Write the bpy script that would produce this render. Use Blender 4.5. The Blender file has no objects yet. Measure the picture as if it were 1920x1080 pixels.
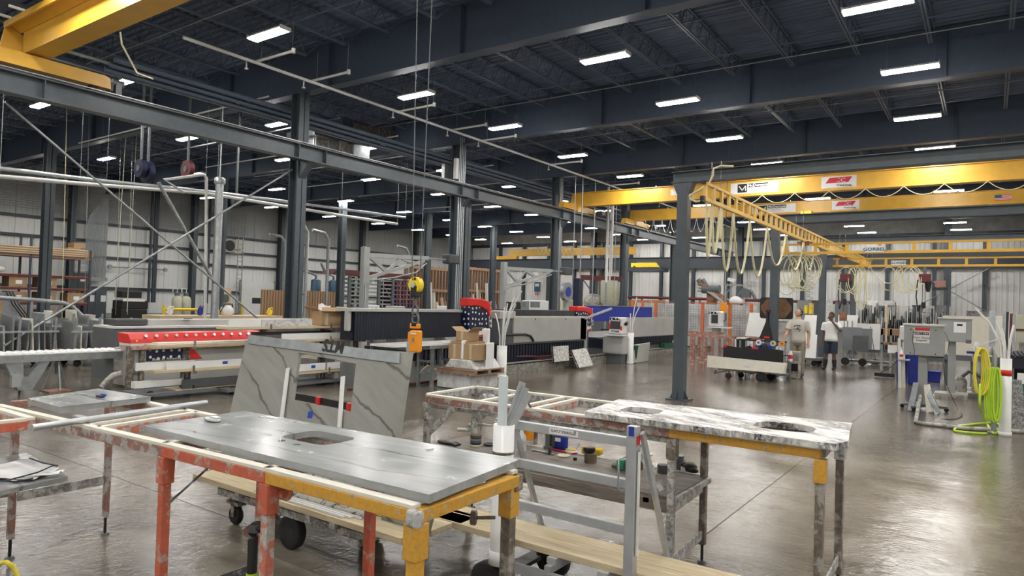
import bpy, math, random
from mathutils import Vector, Matrix
R_ = random.Random(7)
SC = bpy.context.scene
COL = SC.collection
PI = math.pi
# ---------------------------------------------------------------- camera (measured from the photograph's vanishing points)
FPX, PITCH, ROLL, YAW, EYE = 1276.6, .0207487, .0309716, .611681, 1.78
_F = Vector((-math.sin(YAW), math.cos(YAW), 0)); _Rt = Vector((math.cos(YAW), math.sin(YAW), 0)); _Z = Vector((0, 0, 1))
_F2 = _F*math.cos(PITCH)+_Z*math.sin(PITCH); _U2 = _Z*math.cos(PITCH)-_F*math.sin(PITCH)
_R2 = _Rt*math.cos(ROLL)+_U2*math.sin(ROLL); _U3 = _U2*math.cos(ROLL)-_Rt*math.sin(ROLL)
cam = bpy.data.cameras.new('camera'); cam.sensor_width = 36; cam.lens = FPX/1920*36; cam.clip_end = 300; cam.clip_start = .05
camo = bpy.data.objects.new('camera', cam); COL.objects.link(camo)
camo.matrix_world = Matrix.Translation((0, 0, EYE)) @ Matrix((( _R2.x, _U3.x, -_F2.x), (_R2.y, _U3.y, -_F2.y), (_R2.z, _U3.z, -_F2.z))).to_4x4()
SC.camera = camo
# ---------------------------------------------------------------- world, exposure
w = bpy.data.worlds.new('world'); SC.world = w; w.use_nodes = True
w.node_tree.nodes['Background'].inputs[0].default_value = (.5, .55, .65, 1); w.node_tree.nodes['Background'].inputs[1].default_value = .02
SC.view_settings.view_transform = 'Standard'; SC.view_settings.look = 'None'; SC.view_settings.gamma = 1
SC.view_settings.use_curve_mapping = False; SC.view_settings.exposure = 0.52
LAMP = 100.0      # emission of the LED fixtures
def ray(x, y): return FPX*_F2+(x-960)*_R2-(y-540)*_U3
def atZ(x, y, z=0.0): d = ray(x, y); return Vector((0, 0, EYE))+d*((z-EYE)/d.z)
def atX(x, y, X): d = ray(x, y); return Vector((0, 0, EYE))+d*(X/d.x)
def atY(x, y, Y): d = ray(x, y); return Vector((0, 0, EYE))+d*(Y/d.y)
# ---------------------------------------------------------------- mesh builder
class MB:
    def __init__(s): s.v = []; s.f = []; s.sm = []
    def _add(s, vs, fs, smooth=False):
        n = len(s.v); s.v += [Vector(v) for v in vs]; s.f += [tuple(i+n for i in f) for f in fs]; s.sm += [smooth]*len(fs); return s
    def bx(s, x0, x1, y0, y1, z0, z1):
        return s._add([(x0,y0,z0),(x1,y0,z0),(x1,y1,z0),(x0,y1,z0),(x0,y0,z1),(x1,y0,z1),(x1,y1,z1),(x0,y1,z1)],
                      [(0,3,2,1),(4,5,6,7),(0,1,5,4),(1,2,6,5),(2,3,7,6),(3,0,4,7)])
    def cb(s, c, d, rz=0, rx=0, ry=0):
        m = Matrix.Translation(c) @ Matrix.Rotation(rz,4,'Z') @ Matrix.Rotation(ry,4,'Y') @ Matrix.Rotation(rx,4,'X')
        a, b, h = d[0]/2, d[1]/2, d[2]/2
        vs = [m@Vector(v) for v in [(-a,-b,-h),(a,-b,-h),(a,b,-h),(-a,b,-h),(-a,-b,h),(a,-b,h),(a,b,h),(-a,b,h)]]
        return s._add(vs, [(0,3,2,1),(4,5,6,7),(0,1,5,4),(1,2,6,5),(2,3,7,6),(3,0,4,7)])
    def bar(s, p, q, w, h=None, up=(0,0,1)):
        p = Vector(p); q = Vector(q); h = w if h is None else h; d = (q-p)
        if d.length < 1e-6: return s
        d.normalize(); up = Vector(up)
        if abs(d.dot(up)) > .98: up = Vector((0,1,0))
        x = d.cross(up).normalized()*(w/2); y = x.cross(d).normalized()*(h/2)
        vs = [p-x-y,p+x-y,p+x+y,p-x+y,q-x-y,q+x-y,q+x+y,q-x+y]
        return s._add(vs, [(0,1,2,3),(7,6,5,4),(0,4,5,1),(1,5,6,2),(2,6,7,3),(3,7,4,0)])
    def cyl(s, p, q, r, n=12, r2=None, caps=True, smooth=True):
        p = Vector(p); q = Vector(q); r2 = r if r2 is None else r2; d = (q-p).normalized()
        a = d.orthogonal().normalized(); b = d.cross(a); vs = []
        for c, rr in ((p, r), (q, r2)):
            for i in range(n): t = 2*PI*i/n; vs.append(c+a*(rr*math.cos(t))+b*(rr*math.sin(t)))
        s._add(vs, [(i,(i+1)%n,(i+1)%n+n,i+n) for i in range(n)], smooth)
        if caps: s._add(vs, [tuple(range(n))[::-1], tuple(range(n,2*n))])
        return s
    def tube(s, pts, r, n=6, closed=False, caps=True):
        pts = [Vector(p) for p in pts]; N = len(pts); vs = []; a = None
        for i, p in enumerate(pts):
            if closed: d = pts[(i+1)%N]-pts[i-1]
            else: d = pts[min(i+1,N-1)]-pts[max(i-1,0)]
            d.normalize()
            a = d.orthogonal().normalized() if a is None else (a-d*a.dot(d)).normalized()
            b = d.cross(a); rr = r[i] if isinstance(r, (list, tuple)) else r
            for k in range(n): t = 2*PI*k/n; vs.append(p+a*(rr*math.cos(t))+b*(rr*math.sin(t)))
        fs = []
        for i in range(N if closed else N-1):
            j = (i+1)%N
            for k in range(n): fs.append((i*n+k,i*n+(k+1)%n,j*n+(k+1)%n,j*n+k))
        s._add(vs, fs, True)
        if caps and not closed: s._add(vs, [tuple(range(n))[::-1], tuple(range((N-1)*n,N*n))])
        return s
    def prism(s, poly, ax, lo, hi):
        """polygon extruded along axis ax ('x','y','z'); poly gives the two other coordinates in order"""
        mk = {'x': lambda a,b,c: (c,a,b), 'y': lambda a,b,c: (a,c,b), 'z': lambda a,b,c: (a,b,c)}[ax]
        n = len(poly); vs = [mk(a,b,lo) for a,b in poly]+[mk(a,b,hi) for a,b in poly]
        return s._add(vs, [tuple(range(n))[::-1], tuple(range(n,2*n))]+[(i,(i+1)%n,(i+1)%n+n,i+n) for i in range(n)])
    def lathe(s, c, prof, n=16, axis='z'):
        c = Vector(c); vs = []
        for r, h in prof:
            for i in range(n):
                t = 2*PI*i/n; a, b = r*math.cos(t), r*math.sin(t)
                vs.append(c+Vector({'z': (a,b,h), 'x': (h,a,b), 'y': (a,h,b)}[axis]))
        m = len(prof); s._add(vs, [(j*n+i,j*n+(i+1)%n,(j+1)*n+(i+1)%n,(j+1)*n+i) for j in range(m-1) for i in range(n)], True)
        return s._add(vs, [tuple(range(n))[::-1], tuple(range((m-1)*n,m*n))])
    def ell(s, c, r, nu=14, nv=8, m=None):
        c = Vector(c); vs = []; fs = []
        for j in range(nv+1):
            ph = PI*j/nv
            for i in range(nu):
                t = 2*PI*i/nu; v = Vector((r[0]*math.sin(ph)*math.cos(t), r[1]*math.sin(ph)*math.sin(t), r[2]*math.cos(ph)))
                vs.append(c+(m@v if m else v))
        for j in range(nv):
            for i in range(nu): fs.append((j*nu+i,(j+1)*nu+i,(j+1)*nu+(i+1)%nu,j*nu+(i+1)%nu))
        return s._add(vs, fs, True)
    def grid(s, fn, nu, nv, smooth=True):
        vs = [fn(i/nu, j/nv) for j in range(nv+1) for i in range(nu+1)]
        return s._add(vs, [(j*(nu+1)+i,j*(nu+1)+i+1,(j+1)*(nu+1)+i+1,(j+1)*(nu+1)+i) for j in range(nv) for i in range(nu)], smooth)
    def mesh(s, name, mat, inv=None):
        me = bpy.data.meshes.new(name); vs = s.v if inv is None else [inv@v for v in s.v]
        me.from_pydata([tuple(v) for v in vs], [], s.f); me.polygons.foreach_set('use_smooth', s.sm)
        if mat: me.materials.append(mat)
        me.update(); return me
    def build(s, name, mat, parent=None, bevel=0, local=False, center=None):
        """parent given: world coordinates are taken into the parent's space; none: the origin goes to the base of the mesh"""
        if parent is None:
            if center is None:
                xs = [v.x for v in s.v]; ys = [v.y for v in s.v]; center = Vector(((min(xs)+max(xs))/2, (min(ys)+max(ys))/2, min(v.z for v in s.v)))
            inv = Matrix.Translation(-center)
        else: inv = None if local else MW[parent.name].inverted()
        o = bpy.data.objects.new(name, s.mesh(name, mat, inv)); COL.objects.link(o)
        if parent is None: o.location = center; MW[o.name] = Matrix.Translation(center)
        else: o.parent = parent; MW[o.name] = MW[parent.name]
        if bevel: m = o.modifiers.new('bevel', 'BEVEL'); m.width = bevel; m.segments = 2; m.limit_method = 'ANGLE'
        return o
MW = {}
def tag(o, label=None, cat=None, group=None, kind=None):
    for k, v in (('label', label), ('category', cat), ('group', group), ('kind', kind)):
        if v: o[k] = v
    return o
def T(name, label, cat, loc, rz=0, group=None, kind=None):
    o = bpy.data.objects.new(name, None); COL.objects.link(o); o.location = loc; o.rotation_euler = (0,0,rz)
    o.empty_display_size = .1
    MW[o.name] = Matrix.Translation(loc) @ Matrix.Rotation(rz,4,'Z'); return tag(o, label, cat, group, kind)
def children(o): return [c for c in KIDS.get(o.name, [])]
def dup(o, loc=None, rz=None, label=None, group=None, parent=None):
    """a thing with copies of its parts and sub-parts"""
    c = o.copy(); COL.objects.link(c)
    if parent is not None: c.parent = parent; MW[c.name] = MW[parent.name]
    if loc is not None: c.location = loc
    if rz is not None: c.rotation_euler = (0,0,rz)
    if parent is None: MW[c.name] = Matrix.Translation(c.location) @ Matrix.Rotation(c.rotation_euler.z,4,'Z')
    if label: c['label'] = label
    if group: c['group'] = group
    for ch in list(o.children): dup(ch, parent=c)
    return c
def piece(src, parent, loc=(0,0,0), rot=None, sc=None):
    c = bpy.data.objects.new(src.name.split('.')[0], src.data); COL.objects.link(c); c.parent = parent; c.location = loc
    if rot: c.rotation_euler = rot
    if sc: c.scale = sc
    MW[c.name] = MW[parent.name]; return c
def text(body, size, origin, xdir, ydir, mat, parent, name='lettering', depth=.002, squash=1.0, bold=0, align='CENTER'):
    cu = bpy.data.curves.new(name, 'FONT'); cu.body = body; cu.size = size; cu.extrude = depth; cu.align_x = align; cu.align_y = 'CENTER'; cu.offset = bold
    cu.materials.append(mat); cu.resolution_u = 3
    fo = bpy.data.objects.new(name, cu); me = bpy.data.meshes.new_from_object(fo); bpy.data.objects.remove(fo)
    o = bpy.data.objects.new(name, me); COL.objects.link(o); x = Vector(xdir).normalized(); y = Vector(ydir).normalized(); z = x.cross(y)
    m = Matrix(((x.x,y.x,z.x,origin[0]),(x.y,y.y,z.y,origin[1]),(x.z,y.z,z.z,origin[2]),(0,0,0,1))) @ Matrix.Scale(squash,4,(1,0,0))
    if parent: o.parent = parent; o.matrix_parent_inverse = Matrix.Identity(4); m = MW[parent.name].inverted() @ m
    o.matrix_local = m; MW[o.name] = Matrix.Identity(4); return o
def sag(p, q, drop, n=10):
    p = Vector(p); q = Vector(q); return [p.lerp(q, i/n)-Vector((0,0,drop*4*(i/n)*(1-i/n))) for i in range(n+1)]
# ---------------------------------------------------------------- materials
M = {}
def _nt(name):
    m = bpy.data.materials.new(name); m.use_nodes = True; nt = m.node_tree; return m, nt, nt.nodes['Principled BSDF']
def N(nt, t, **kw):
    n = nt.nodes.new(t)
    for k, v in kw.items():
        if k.startswith('i_'): n.inputs[int(k[2:]) if k[2:].isdigit() else k[2:]].default_value = v
        else: setattr(n, k, v)
    return n
def L(nt, a, b): nt.links.new(a, b)
def coords(nt, scale=(1,1,1), world=True, rot=(0,0,0)):
    if world: src = N(nt, 'ShaderNodeNewGeometry').outputs['Position']
    else: src = N(nt, 'ShaderNodeTexCoord').outputs['Object']
    if any(rot): r0 = N(nt, 'ShaderNodeMapping'); r0.inputs['Rotation'].default_value = rot; L(nt, src, r0.inputs[0]); src = r0.outputs[0]
    mp = N(nt, 'ShaderNodeMapping'); mp.inputs['Scale'].default_value = scale; L(nt, src, mp.inputs[0]); return mp.outputs[0]
def noise(nt, co, scale=5, detail=4, rough=.55, dist=0):
    n = N(nt, 'ShaderNodeTexNoise'); n.inputs['Scale'].default_value = scale; n.inputs['Detail'].default_value = detail
    n.inputs['Roughness'].default_value = rough; n.inputs['Distortion'].default_value = dist; L(nt, co, n.inputs['Vector']); return n.outputs['Fac']
def ramp(nt, fac, stops, const=False):
    r = N(nt, 'ShaderNodeValToRGB'); e = r.color_ramp.elements
    if const: r.color_ramp.interpolation = 'CONSTANT'
    while len(e) < len(stops): e.new(.5)
    for el, (p, c) in zip(e, stops): el.position = p; el.color = (*c, 1) if len(c) == 3 else c
    L(nt, fac, r.inputs[0]); return r.outputs[0]
def bump(nt, h, bs, strength=.3, dist=.01):
    b = N(nt, 'ShaderNodeBump'); b.inputs['Strength'].default_value = strength; b.inputs['Distance'].default_value = dist
    L(nt, h, b.inputs['Height']); L(nt, b.outputs[0], bs.inputs['Normal']); return b
def mat(name, c, rough=.5, metal=0, var=.15, sc=6, b=0, c2=None, spec=.5, alpha=1, trans=0):
    """painted / plain surface with a little mottling"""
    m, nt, bs = _nt(name); bs.inputs['Roughness'].default_value = rough; bs.inputs['Metallic'].default_value = metal
    bs.inputs['Specular IOR Level'].default_value = spec
    if trans: bs.inputs['Transmission Weight'].default_value = trans
    if alpha < 1: bs.inputs['Alpha'].default_value = alpha
    if var or c2:
        co = coords(nt, world=False); f = noise(nt, co, sc, 4)
        d = c2 if c2 else tuple(x*(1-var*2) for x in c); u = c if c2 else tuple(min(1,x*(1+var)) for x in c)
        L(nt, ramp(nt, f, [(.3, d), (.7, u)]), bs.inputs['Base Color'])
        if b: bump(nt, noise(nt, co, sc*6, 3), bs, b, .004)
    else: bs.inputs['Base Color'].default_value = (*c, 1)
    M[name] = m; return m
def chip(name, paint, under, under2, amt=.5, sc=9, rough=.55, stretch=(1,1,1)):
    """paint worn through to bare or crusted metal in patches"""
    m, nt, bs = _nt(name); co = coords(nt, stretch, world=True)
    f = noise(nt, co, sc, 6, .62); g = noise(nt, co, sc*2.7, 5, .6, .5)
    base = ramp(nt, g, [(.35, under), (.62, under2)])
    mx = N(nt, 'ShaderNodeMix', data_type='RGBA'); L(nt, ramp(nt, f, [(amt-.03, (0,0,0)), (amt+.03, (1,1,1))]), mx.inputs[0])
    pv = ramp(nt, g, [(.3, tuple(x*.75 for x in paint)), (.7, paint)]); L(nt, base, mx.inputs[6]); L(nt, pv, mx.inputs[7])
    L(nt, mx.outputs[2], bs.inputs['Base Color']); bs.inputs['Roughness'].default_value = rough; bump(nt, f, bs, .25, .003)
    M[name] = m; return m
def emis(name, c, s):
    m, nt, bs = _nt(name); bs.inputs['Base Color'].default_value = (.8,.8,.8,1); bs.inputs['Emission Color'].default_value = (*c,1); bs.inputs['Emission Strength'].default_value = s
    M[name] = m; return m
def stone(name, base, base2, vein, sc=2, vw=.035, rough=.25, rot=(0,0,.5), stretch=(1,3,1), dirt=0, world=True, veins=(1.0,), det=9, dist=1.2, mask=0):
    m, nt, bs = _nt(name); co = coords(nt, stretch, world, rot); f = noise(nt, co, sc, 8, .6, .6)
    col = ramp(nt, f, [(.3, base2), (.7, base)])
    for k, vs in enumerate(veins):
        n = noise(nt, co, sc*vs*.8+.01*k, det, .58, dist)
        a = N(nt, 'ShaderNodeMath', operation='SUBTRACT'); a.inputs[1].default_value = .5+.03*k; L(nt, n, a.inputs[0])
        a2 = N(nt, 'ShaderNodeMath', operation='ABSOLUTE'); L(nt, a.outputs[0], a2.inputs[0])
        mk = ramp(nt, a2.outputs[0], [(0, (1,1,1)), (vw, (0,0,0))])
        if mask:
            mm = N(nt, 'ShaderNodeMath', operation='MULTIPLY'); L(nt, mk, mm.inputs[0]); L(nt, ramp(nt, noise(nt, co, sc*mask, 3), [(.42,(0,0,0)),(.62,(1,1,1))]), mm.inputs[1]); mk = mm.outputs[0]
        mx = N(nt, 'ShaderNodeMix', data_type='RGBA'); L(nt, mk, mx.inputs[0]); L(nt, col, mx.inputs[6]); mx.inputs[7].default_value = (*vein,1); col = mx.outputs[2]
    L(nt, col, bs.inputs['Base Color']); bs.inputs['Roughness'].default_value = rough
    if dirt: L(nt, ramp(nt, noise(nt, co, 9, 4), [(.35, (rough,)*3), (.7, (rough+dirt,)*3)]), bs.inputs['Roughness'])
    M[name] = m; return m
def lined(name, base, base2, vein, freq, width, ang, plane, rough, mask):
    """stone with a few long wandering veins running across the slab (plane: the coordinate they stack along)"""
    m, nt, bs = _nt(name); co = coords(nt, (1,1,1), True, (0,ang,0) if plane == 'z' else (0,0,ang)); sx = N(nt, 'ShaderNodeSeparateXYZ'); L(nt, co, sx.inputs[0])
    st = N(nt, 'ShaderNodeMapping'); st.inputs['Scale'].default_value = (.6,1,4) if plane == 'z' else (.6,4,1); L(nt, co, st.inputs[0])
    f = noise(nt, st.outputs[0], 2.2, 9, .65, .4); col = ramp(nt, f, [(.3, base2), (.7, base)])
    wob = noise(nt, co, 1.0, 9, .60, .2); k = N(nt, 'ShaderNodeMath', operation='MULTIPLY'); k.inputs[1].default_value = 1.0; L(nt, wob, k.inputs[0])
    a = N(nt, 'ShaderNodeMath', operation='MULTIPLY_ADD'); a.inputs[1].default_value = freq; L(nt, sx.outputs[2 if plane == 'z' else 1], a.inputs[0]); L(nt, k.outputs[0], a.inputs[2])
    p = N(nt, 'ShaderNodeMath', operation='PINGPONG'); p.inputs[1].default_value = .5; L(nt, a.outputs[0], p.inputs[0])
    mk = ramp(nt, p.outputs[0], [(0, (.9,)*3), (width*.25, (.75,)*3), (width, (0,0,0))]); mm = N(nt, 'ShaderNodeMath', operation='MULTIPLY'); L(nt, mk, mm.inputs[0])
    L(nt, ramp(nt, noise(nt, co, 1.9, 3), [(.36+mask*.1, (.15,)*3), (.50+mask*.1, (1,1,1))]), mm.inputs[1])
    mx = N(nt, 'ShaderNodeMix', data_type='RGBA'); L(nt, mm.outputs[0], mx.inputs[0]); L(nt, col, mx.inputs[6]); mx.inputs[7].default_value = (*vein,1)
    L(nt, mx.outputs[2], bs.inputs['Base Color']); L(nt, ramp(nt, noise(nt, co, 7, 4), [(.35, (rough,)*3), (.7, (rough+.15,)*3)]), bs.inputs['Roughness']); M[name] = m; return m
def wood(name, a, b, sc=3, rot=0, rough=.65):
    m, nt, bs = _nt(name); co = coords(nt, (1.2,14,14) if not rot else (14,1.2,14), True); f = noise(nt, co, sc, 6, .6, .8)
    L(nt, ramp(nt, f, [(.3, a), (.7, b)]), bs.inputs['Base Color']); bs.inputs['Roughness'].default_value = rough; bump(nt, f, bs, .15, .002); M[name] = m; return m
steel_blue = (.070,.086,.100)
mat('steel', steel_blue, .42, 0, .08); mat('girder', (.050,.068,.105), .5, 0, .06); mat('steel_dark', (.046,.056,.072), .5, 0, .08); mat('deck', (.10,.135,.21), .45, .0, .12, 1)
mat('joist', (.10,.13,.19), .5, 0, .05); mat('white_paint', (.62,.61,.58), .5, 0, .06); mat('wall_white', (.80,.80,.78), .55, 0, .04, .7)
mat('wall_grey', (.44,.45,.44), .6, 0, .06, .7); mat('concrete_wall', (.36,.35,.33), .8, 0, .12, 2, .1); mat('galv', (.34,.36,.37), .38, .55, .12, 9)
mat('galv_bright', (.5,.53,.55), .32, .6, .1, 9); mat('yellow', (.66,.37,.04), .38, 0, .05, 3); mat('yellow_pale', (.72,.45,.10), .4, 0, .05); mat('yellow_bright', (.85,.62,.02), .4, 0, .05)
mat('rail', (.06,.035,.03), .5, .3, .2); mat('pipe_white', (.66,.66,.64), .4, 0, .05); mat('pvc', (.72,.72,.70), .3, 0, .04); mat('black', (.012,.012,.013), .45, 0, .1)
mat('black_rubber', (.016,.015,.014), .75, 0, .3, 12, .2); mat('cable', (.68,.62,.38), .5, 0, .06, 20); mat('cable_black', (.015,.015,.018), .5, 0, 0)
mat('red', (.62,.025,.02), .3, 0, .06); mat('navy', (.008,.012,.04), .5, 0, .1); mat('cabinet', (.33,.34,.33), .4, 0, .05, 3); mat('machine', (.40,.40,.38), .42, 0, .06, 2)
mat('machine_dark', (.11,.12,.125), .45, 0, .1, 2); mat('cardboard', (.36,.235,.13), .8, 0, .06, 4, .08); mat('card_tape', (.5,.38,.24), .5, 0, .05); mat('foam_white', (.78,.78,.77), .6, 0, .03)
mat('paper', (.8,.8,.79), .6, 0, .02); mat('blue_bin', (.006,.02,.22), .4, 0, .12); mat('blue_tape', (.01,.05,.35), .5, 0, 0); mat('green_bin', (.005,.09,.045), .4, 0, .1)
mat('hose_green', (.42,.62,.03), .4, 0, .05); mat('hose_yellow', (.75,.65,.05), .4, 0, .05); mat('orange', (.85,.30,.01), .38, 0, .06); mat('orange_post', (.72,.16,.04), .5, 0, .15)
mat('purple', (.11,.085,.17), .6, 0, .1); mat('pink_crate', (.34,.16,.13), .6, 0, .1); mat('blue', (.012,.03,.30), .45, 0, .06); mat('blue_grey', (.04,.10,.16), .5, 0, .1)
mat('maroon', (.12,.015,.018), .5, 0, .15); mat('tan_tank', (.50,.50,.38), .45, 0, .05); mat('chrome', (.6,.6,.6), .2, 1, 0); mat('skin', (.52,.30,.20), .5, 0, .05); mat('skin_dark', (.14,.07,.045), .5, 0, .05)
mat('hair', (.012,.009,.008), .6, 0, 0); mat('tee', (.50,.47,.41), .8, 0, .04); mat('khaki', (.26,.23,.17), .8, 0, .08); mat('shorts_navy', (.018,.026,.045), .8, 0, .08); mat('boot', (.014,.015,.02), .4, 0, .1)
mat('cork', (.20,.11,.055), .75, 0, .12, 14); mat('rust_machine', (.27,.12,.06), .6, 0, .3, 6); mat('glass', (.8,.85,.85), .08, 0, 0, trans=.9); mat('wrap', (.62,.64,.63), .18, 0, .1, 14, .4)
mat('green_label', (.03,.35,.2), .6, 0, 0); mat('pink', (.7,.08,.25), .6, 0, 0); mat('pad_brown', (.15,.12,.08), .8, 0, .2, 30); mat('pad_cream', (.6,.55,.38), .7, 0, .1); mat('sponge', (.68,.70,.10), .8, 0, .1)
mat('grey_dark', (.055,.058,.062), .5, 0, .1); mat('grey_mid', (.20,.21,.215), .5, 0, .1, 2); mat('cream', (.62,.58,.49), .35, 0, .04); mat('quartz_white', (.72,.72,.70), .22, 0, .04, 3); mat('slab_black', (.010,.011,.013), .3, 0, .2, 20)
mat('slab_grey', (.14,.15,.16), .35, 0, .1, 2); mat('lens_dim', (.7,.7,.7), .4, 0, 0); mat('screen', (.05,.055,.06), .15, 0, 0); mat('ink', (.01,.01,.012), .6, 0, 0); mat('logo_red', (.62,.02,.05), .5, 0, 0)
mat('aluminium', (.42,.44,.45), .35, .35, .08, 6)
chip('paint_orange', (.54,.12,.065), (.20,.13,.10), (.55,.36,.30), .42, 14); chip('paint_orange_pale', (.55,.17,.11), (.30,.27,.25), (.5,.47,.43), .52, 18)
chip('paint_yellow', (.62,.33,.04), (.30,.20,.12), (.45,.38,.28), .40, 20); chip('crust', (.50,.50,.48), (.13,.12,.11), (.33,.32,.30), .52, 18)
chip('crust_red', (.44,.43,.41), (.40,.15,.10), (.16,.14,.13), .53, 17); chip('bare_rail', (.30,.31,.31), (.035,.035,.04), (.11,.11,.12), .56, 15); chip('grime_metal', (.34,.32,.29), (.09,.07,.055), (.17,.14,.11), .55, 12)
chip('red_table', (.40,.15,.11), (.3,.25,.22), (.42,.36,.33), .46, 12); chip('mud', (.46,.44,.40), (.16,.15,.13), (.26,.25,.22), .48, 7)
wood('plank', (.40,.31,.18), (.60,.52,.36)); wood('plank_y', (.40,.31,.18), (.62,.53,.37), rot=1); wood('wood_brown', (.24,.14,.075), (.37,.24,.14)); wood('wood_pale', (.55,.40,.24), (.68,.54,.36)); wood('shelf_wood', (.08,.065,.055), (.24,.21,.18), 4)
wood('strip_pale', (.58,.55,.47), (.74,.71,.63)); wood('wood_red', (.20,.12,.08), (.34,.22,.15))
lined('grey_stone', (.36,.37,.37), (.235,.245,.245), (.12,.115,.10), 3.4, .05, -.10, 'y', .15, .3)
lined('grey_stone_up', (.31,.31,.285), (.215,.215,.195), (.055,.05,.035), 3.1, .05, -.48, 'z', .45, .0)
stone('white_granite', (.74,.73,.70), (.62,.61,.59), (.012,.012,.016), 11, .11, .3, (0,0,.5), (1,2.6,1), .1, veins=(.8,1.3), det=6, mask=.30)
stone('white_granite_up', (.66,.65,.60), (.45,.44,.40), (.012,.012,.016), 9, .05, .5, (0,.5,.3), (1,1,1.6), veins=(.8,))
stone('marble', (.62,.62,.60), (.48,.48,.47), (.3,.3,.3), 3, .03, .3, (0,0,.4), (1,1,1))
stone('granite_speck', (.42,.41,.39), (.10,.10,.10), (.03,.03,.03), 22, .05, .4, (0,0,0), (1,1,1))
# ================================================================ floor
def floor_mat():
    m, nt, bs = _nt('wet_concrete'); co = coords(nt); big = noise(nt, co, .45, 5, .55, .3); mid = noise(nt, co, 1.7, 7, .62, .3); fine = noise(nt, co, 22, 5, .65)
    c1 = ramp(nt, mid, [(.30, (.118,.102,.080)), (.52, (.178,.157,.127)), (.75, (.240,.215,.178))])
    c2 = ramp(nt, big, [(.35, (.62,.59,.55)), (.62, (1,1,1))])
    mx = N(nt, 'ShaderNodeMix', data_type='RGBA', blend_type='MULTIPLY'); mx.inputs[0].default_value = 1; L(nt, c1, mx.inputs[6]); L(nt, c2, mx.inputs[7])
    L(nt, mx.outputs[2], bs.inputs['Base Color'])
    L(nt, ramp(nt, big, [(.38, (.07,)*3), (.55, (.11,)*3), (.68, (.19,)*3)]), bs.inputs['Roughness'])
    bs.inputs['Specular IOR Level'].default_value = .65
    h = N(nt, 'ShaderNodeMath', operation='MULTIPLY_ADD'); h.inputs[1].default_value = .34; L(nt, fine, h.inputs[0]); L(nt, noise(nt, co, 6.0, 5, .62), h.inputs[2])
    bump(nt, h.outputs[0], bs, .38, .020); M['floor'] = m; return m
floor_mat()
fl = tag(MB().bx(-48, 14, -7, 61, -.3, -.03).build('floor', M['grey_dark']), 'wet concrete workshop floor', kind='structure')
gx = [-48, -43.9]+[-39.2+4.675*k for k in range(9)]+[7.5, 14]; gx = sorted(set(round(x,3) for x in gx if x < 14))+[14]
gx = [-48]+[round(-1.8+4.675*k,3) for k in range(-9, 4)]+[14]
gy = [-7]+[round(-2.0+5.2*k,3) for k in range(0, 13)]
for i in range(len(gx)-1):
    for j in range(len(gy)-1):
        MB().bx(gx[i]+.004, gx[i+1]-.004, gy[j]+.004, gy[j+1]-.004, -.05, 0).build('floor_slab', M['floor'], fl)
# ================================================================ roof
ce = MB(); y = -7.0; prof = []
while y < 61: prof += [(y, 9.30), (y+.09, 9.30), (y+.12, 9.36), (y+.21, 9.36)]; y += .24
vs = []
for yy, z in prof: vs += [(-48, yy, z), (14, yy, z)]
ce._add(vs, [(2*i, 2*i+2, 2*i+3, 2*i+1) for i in range(len(prof)-1)])
ceil = tag(ce.build('ceiling', M['deck']), 'dark painted corrugated steel roof deck', kind='structure', )
MB().bx(-48.2, 14.2, -7.2, 61.2, 9.4, 9.6).build('roof_cover', M['deck'], ceil)
GY = [round(13.22+7.62*k,2) for k in range(-2, 6)]
def ibeam(mb, p, q, h, bw, tf=.025, tw=.015):
    """I section whose bottom centre runs from p to q"""
    p = Vector(p); q = Vector(q); z = Vector((0,0,1))
    mb.bar(p+z*tf/2, q+z*tf/2, bw, tf); mb.bar(p+z*(h-tf/2), q+z*(h-tf/2), bw, tf); mb.bar(p+z*h/2, q+z*h/2, tw, h-2*tf); return mb
for k, y in enumerate(GY):
    mb = ibeam(MB(), (-47, y, 7.95), (13, y, 7.95), 1.32, .34, .03, .02)
    for x in range(-46, 13, 5): mb.bx(x-.01, x+.01, y-.16, y+.16, 7.98, 9.25)
    mb.build('roof_girder', M['girder'], ceil)
def joist_mesh(l):
    mb = MB(); z0, z1 = -.60, 0
    for s in (-.035, .035): mb.bx(s-.02, s+.02, .1, l-.1, z1-.05, z1); mb.bx(s-.02, s+.02, .62, l-.62, z0, z0+.045)
    n = 10; st = (l-1.24)/n
    for i in range(n):
        a = .62+st*i; mb.bar((0, a, z0+.02), (0, a+st/2, z1-.03), .022); mb.bar((0, a+st/2, z1-.03), (0, a+st, z0+.02), .022)
        if i % 1 == 0 and i: mb.bar((0, a, z0+.02), (0, a, z1-.03), .018)
    mb.bar((0, .12, z1-.03), (0, .62, z0+.02), .03); mb.bar((0, l-.12, z1-.03), (0, l-.62, z0+.02), .03)
    return mb
jl = 7.62-.3; jm = None
for y in GY[:-1]+[]:
    for i in range(36):
        x = -46.1+1.66*i-.03
        if jm is None: jm = joist_mesh(jl).build('roof_joist', M['joist'], ceil, local=True); MWi = MW[ceil.name].inverted(); jm.location = MWi@Vector((x, y+.15, 9.29)); continue
        piece(jm, ceil, MWi@Vector((x, y+.15, 9.29)))
for y in GY[:-1]:
    for f in (.33, .67):
        mb = MB(); mb.bar((-47, y+7.62*f, 8.70), (13, y+7.62*f, 8.70), .03); mb.bar((-47, y+7.62*f, 9.2), (13, y+7.62*f, 9.2), .03); mb.build('joist_bridging', M['joist'], ceil)
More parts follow.
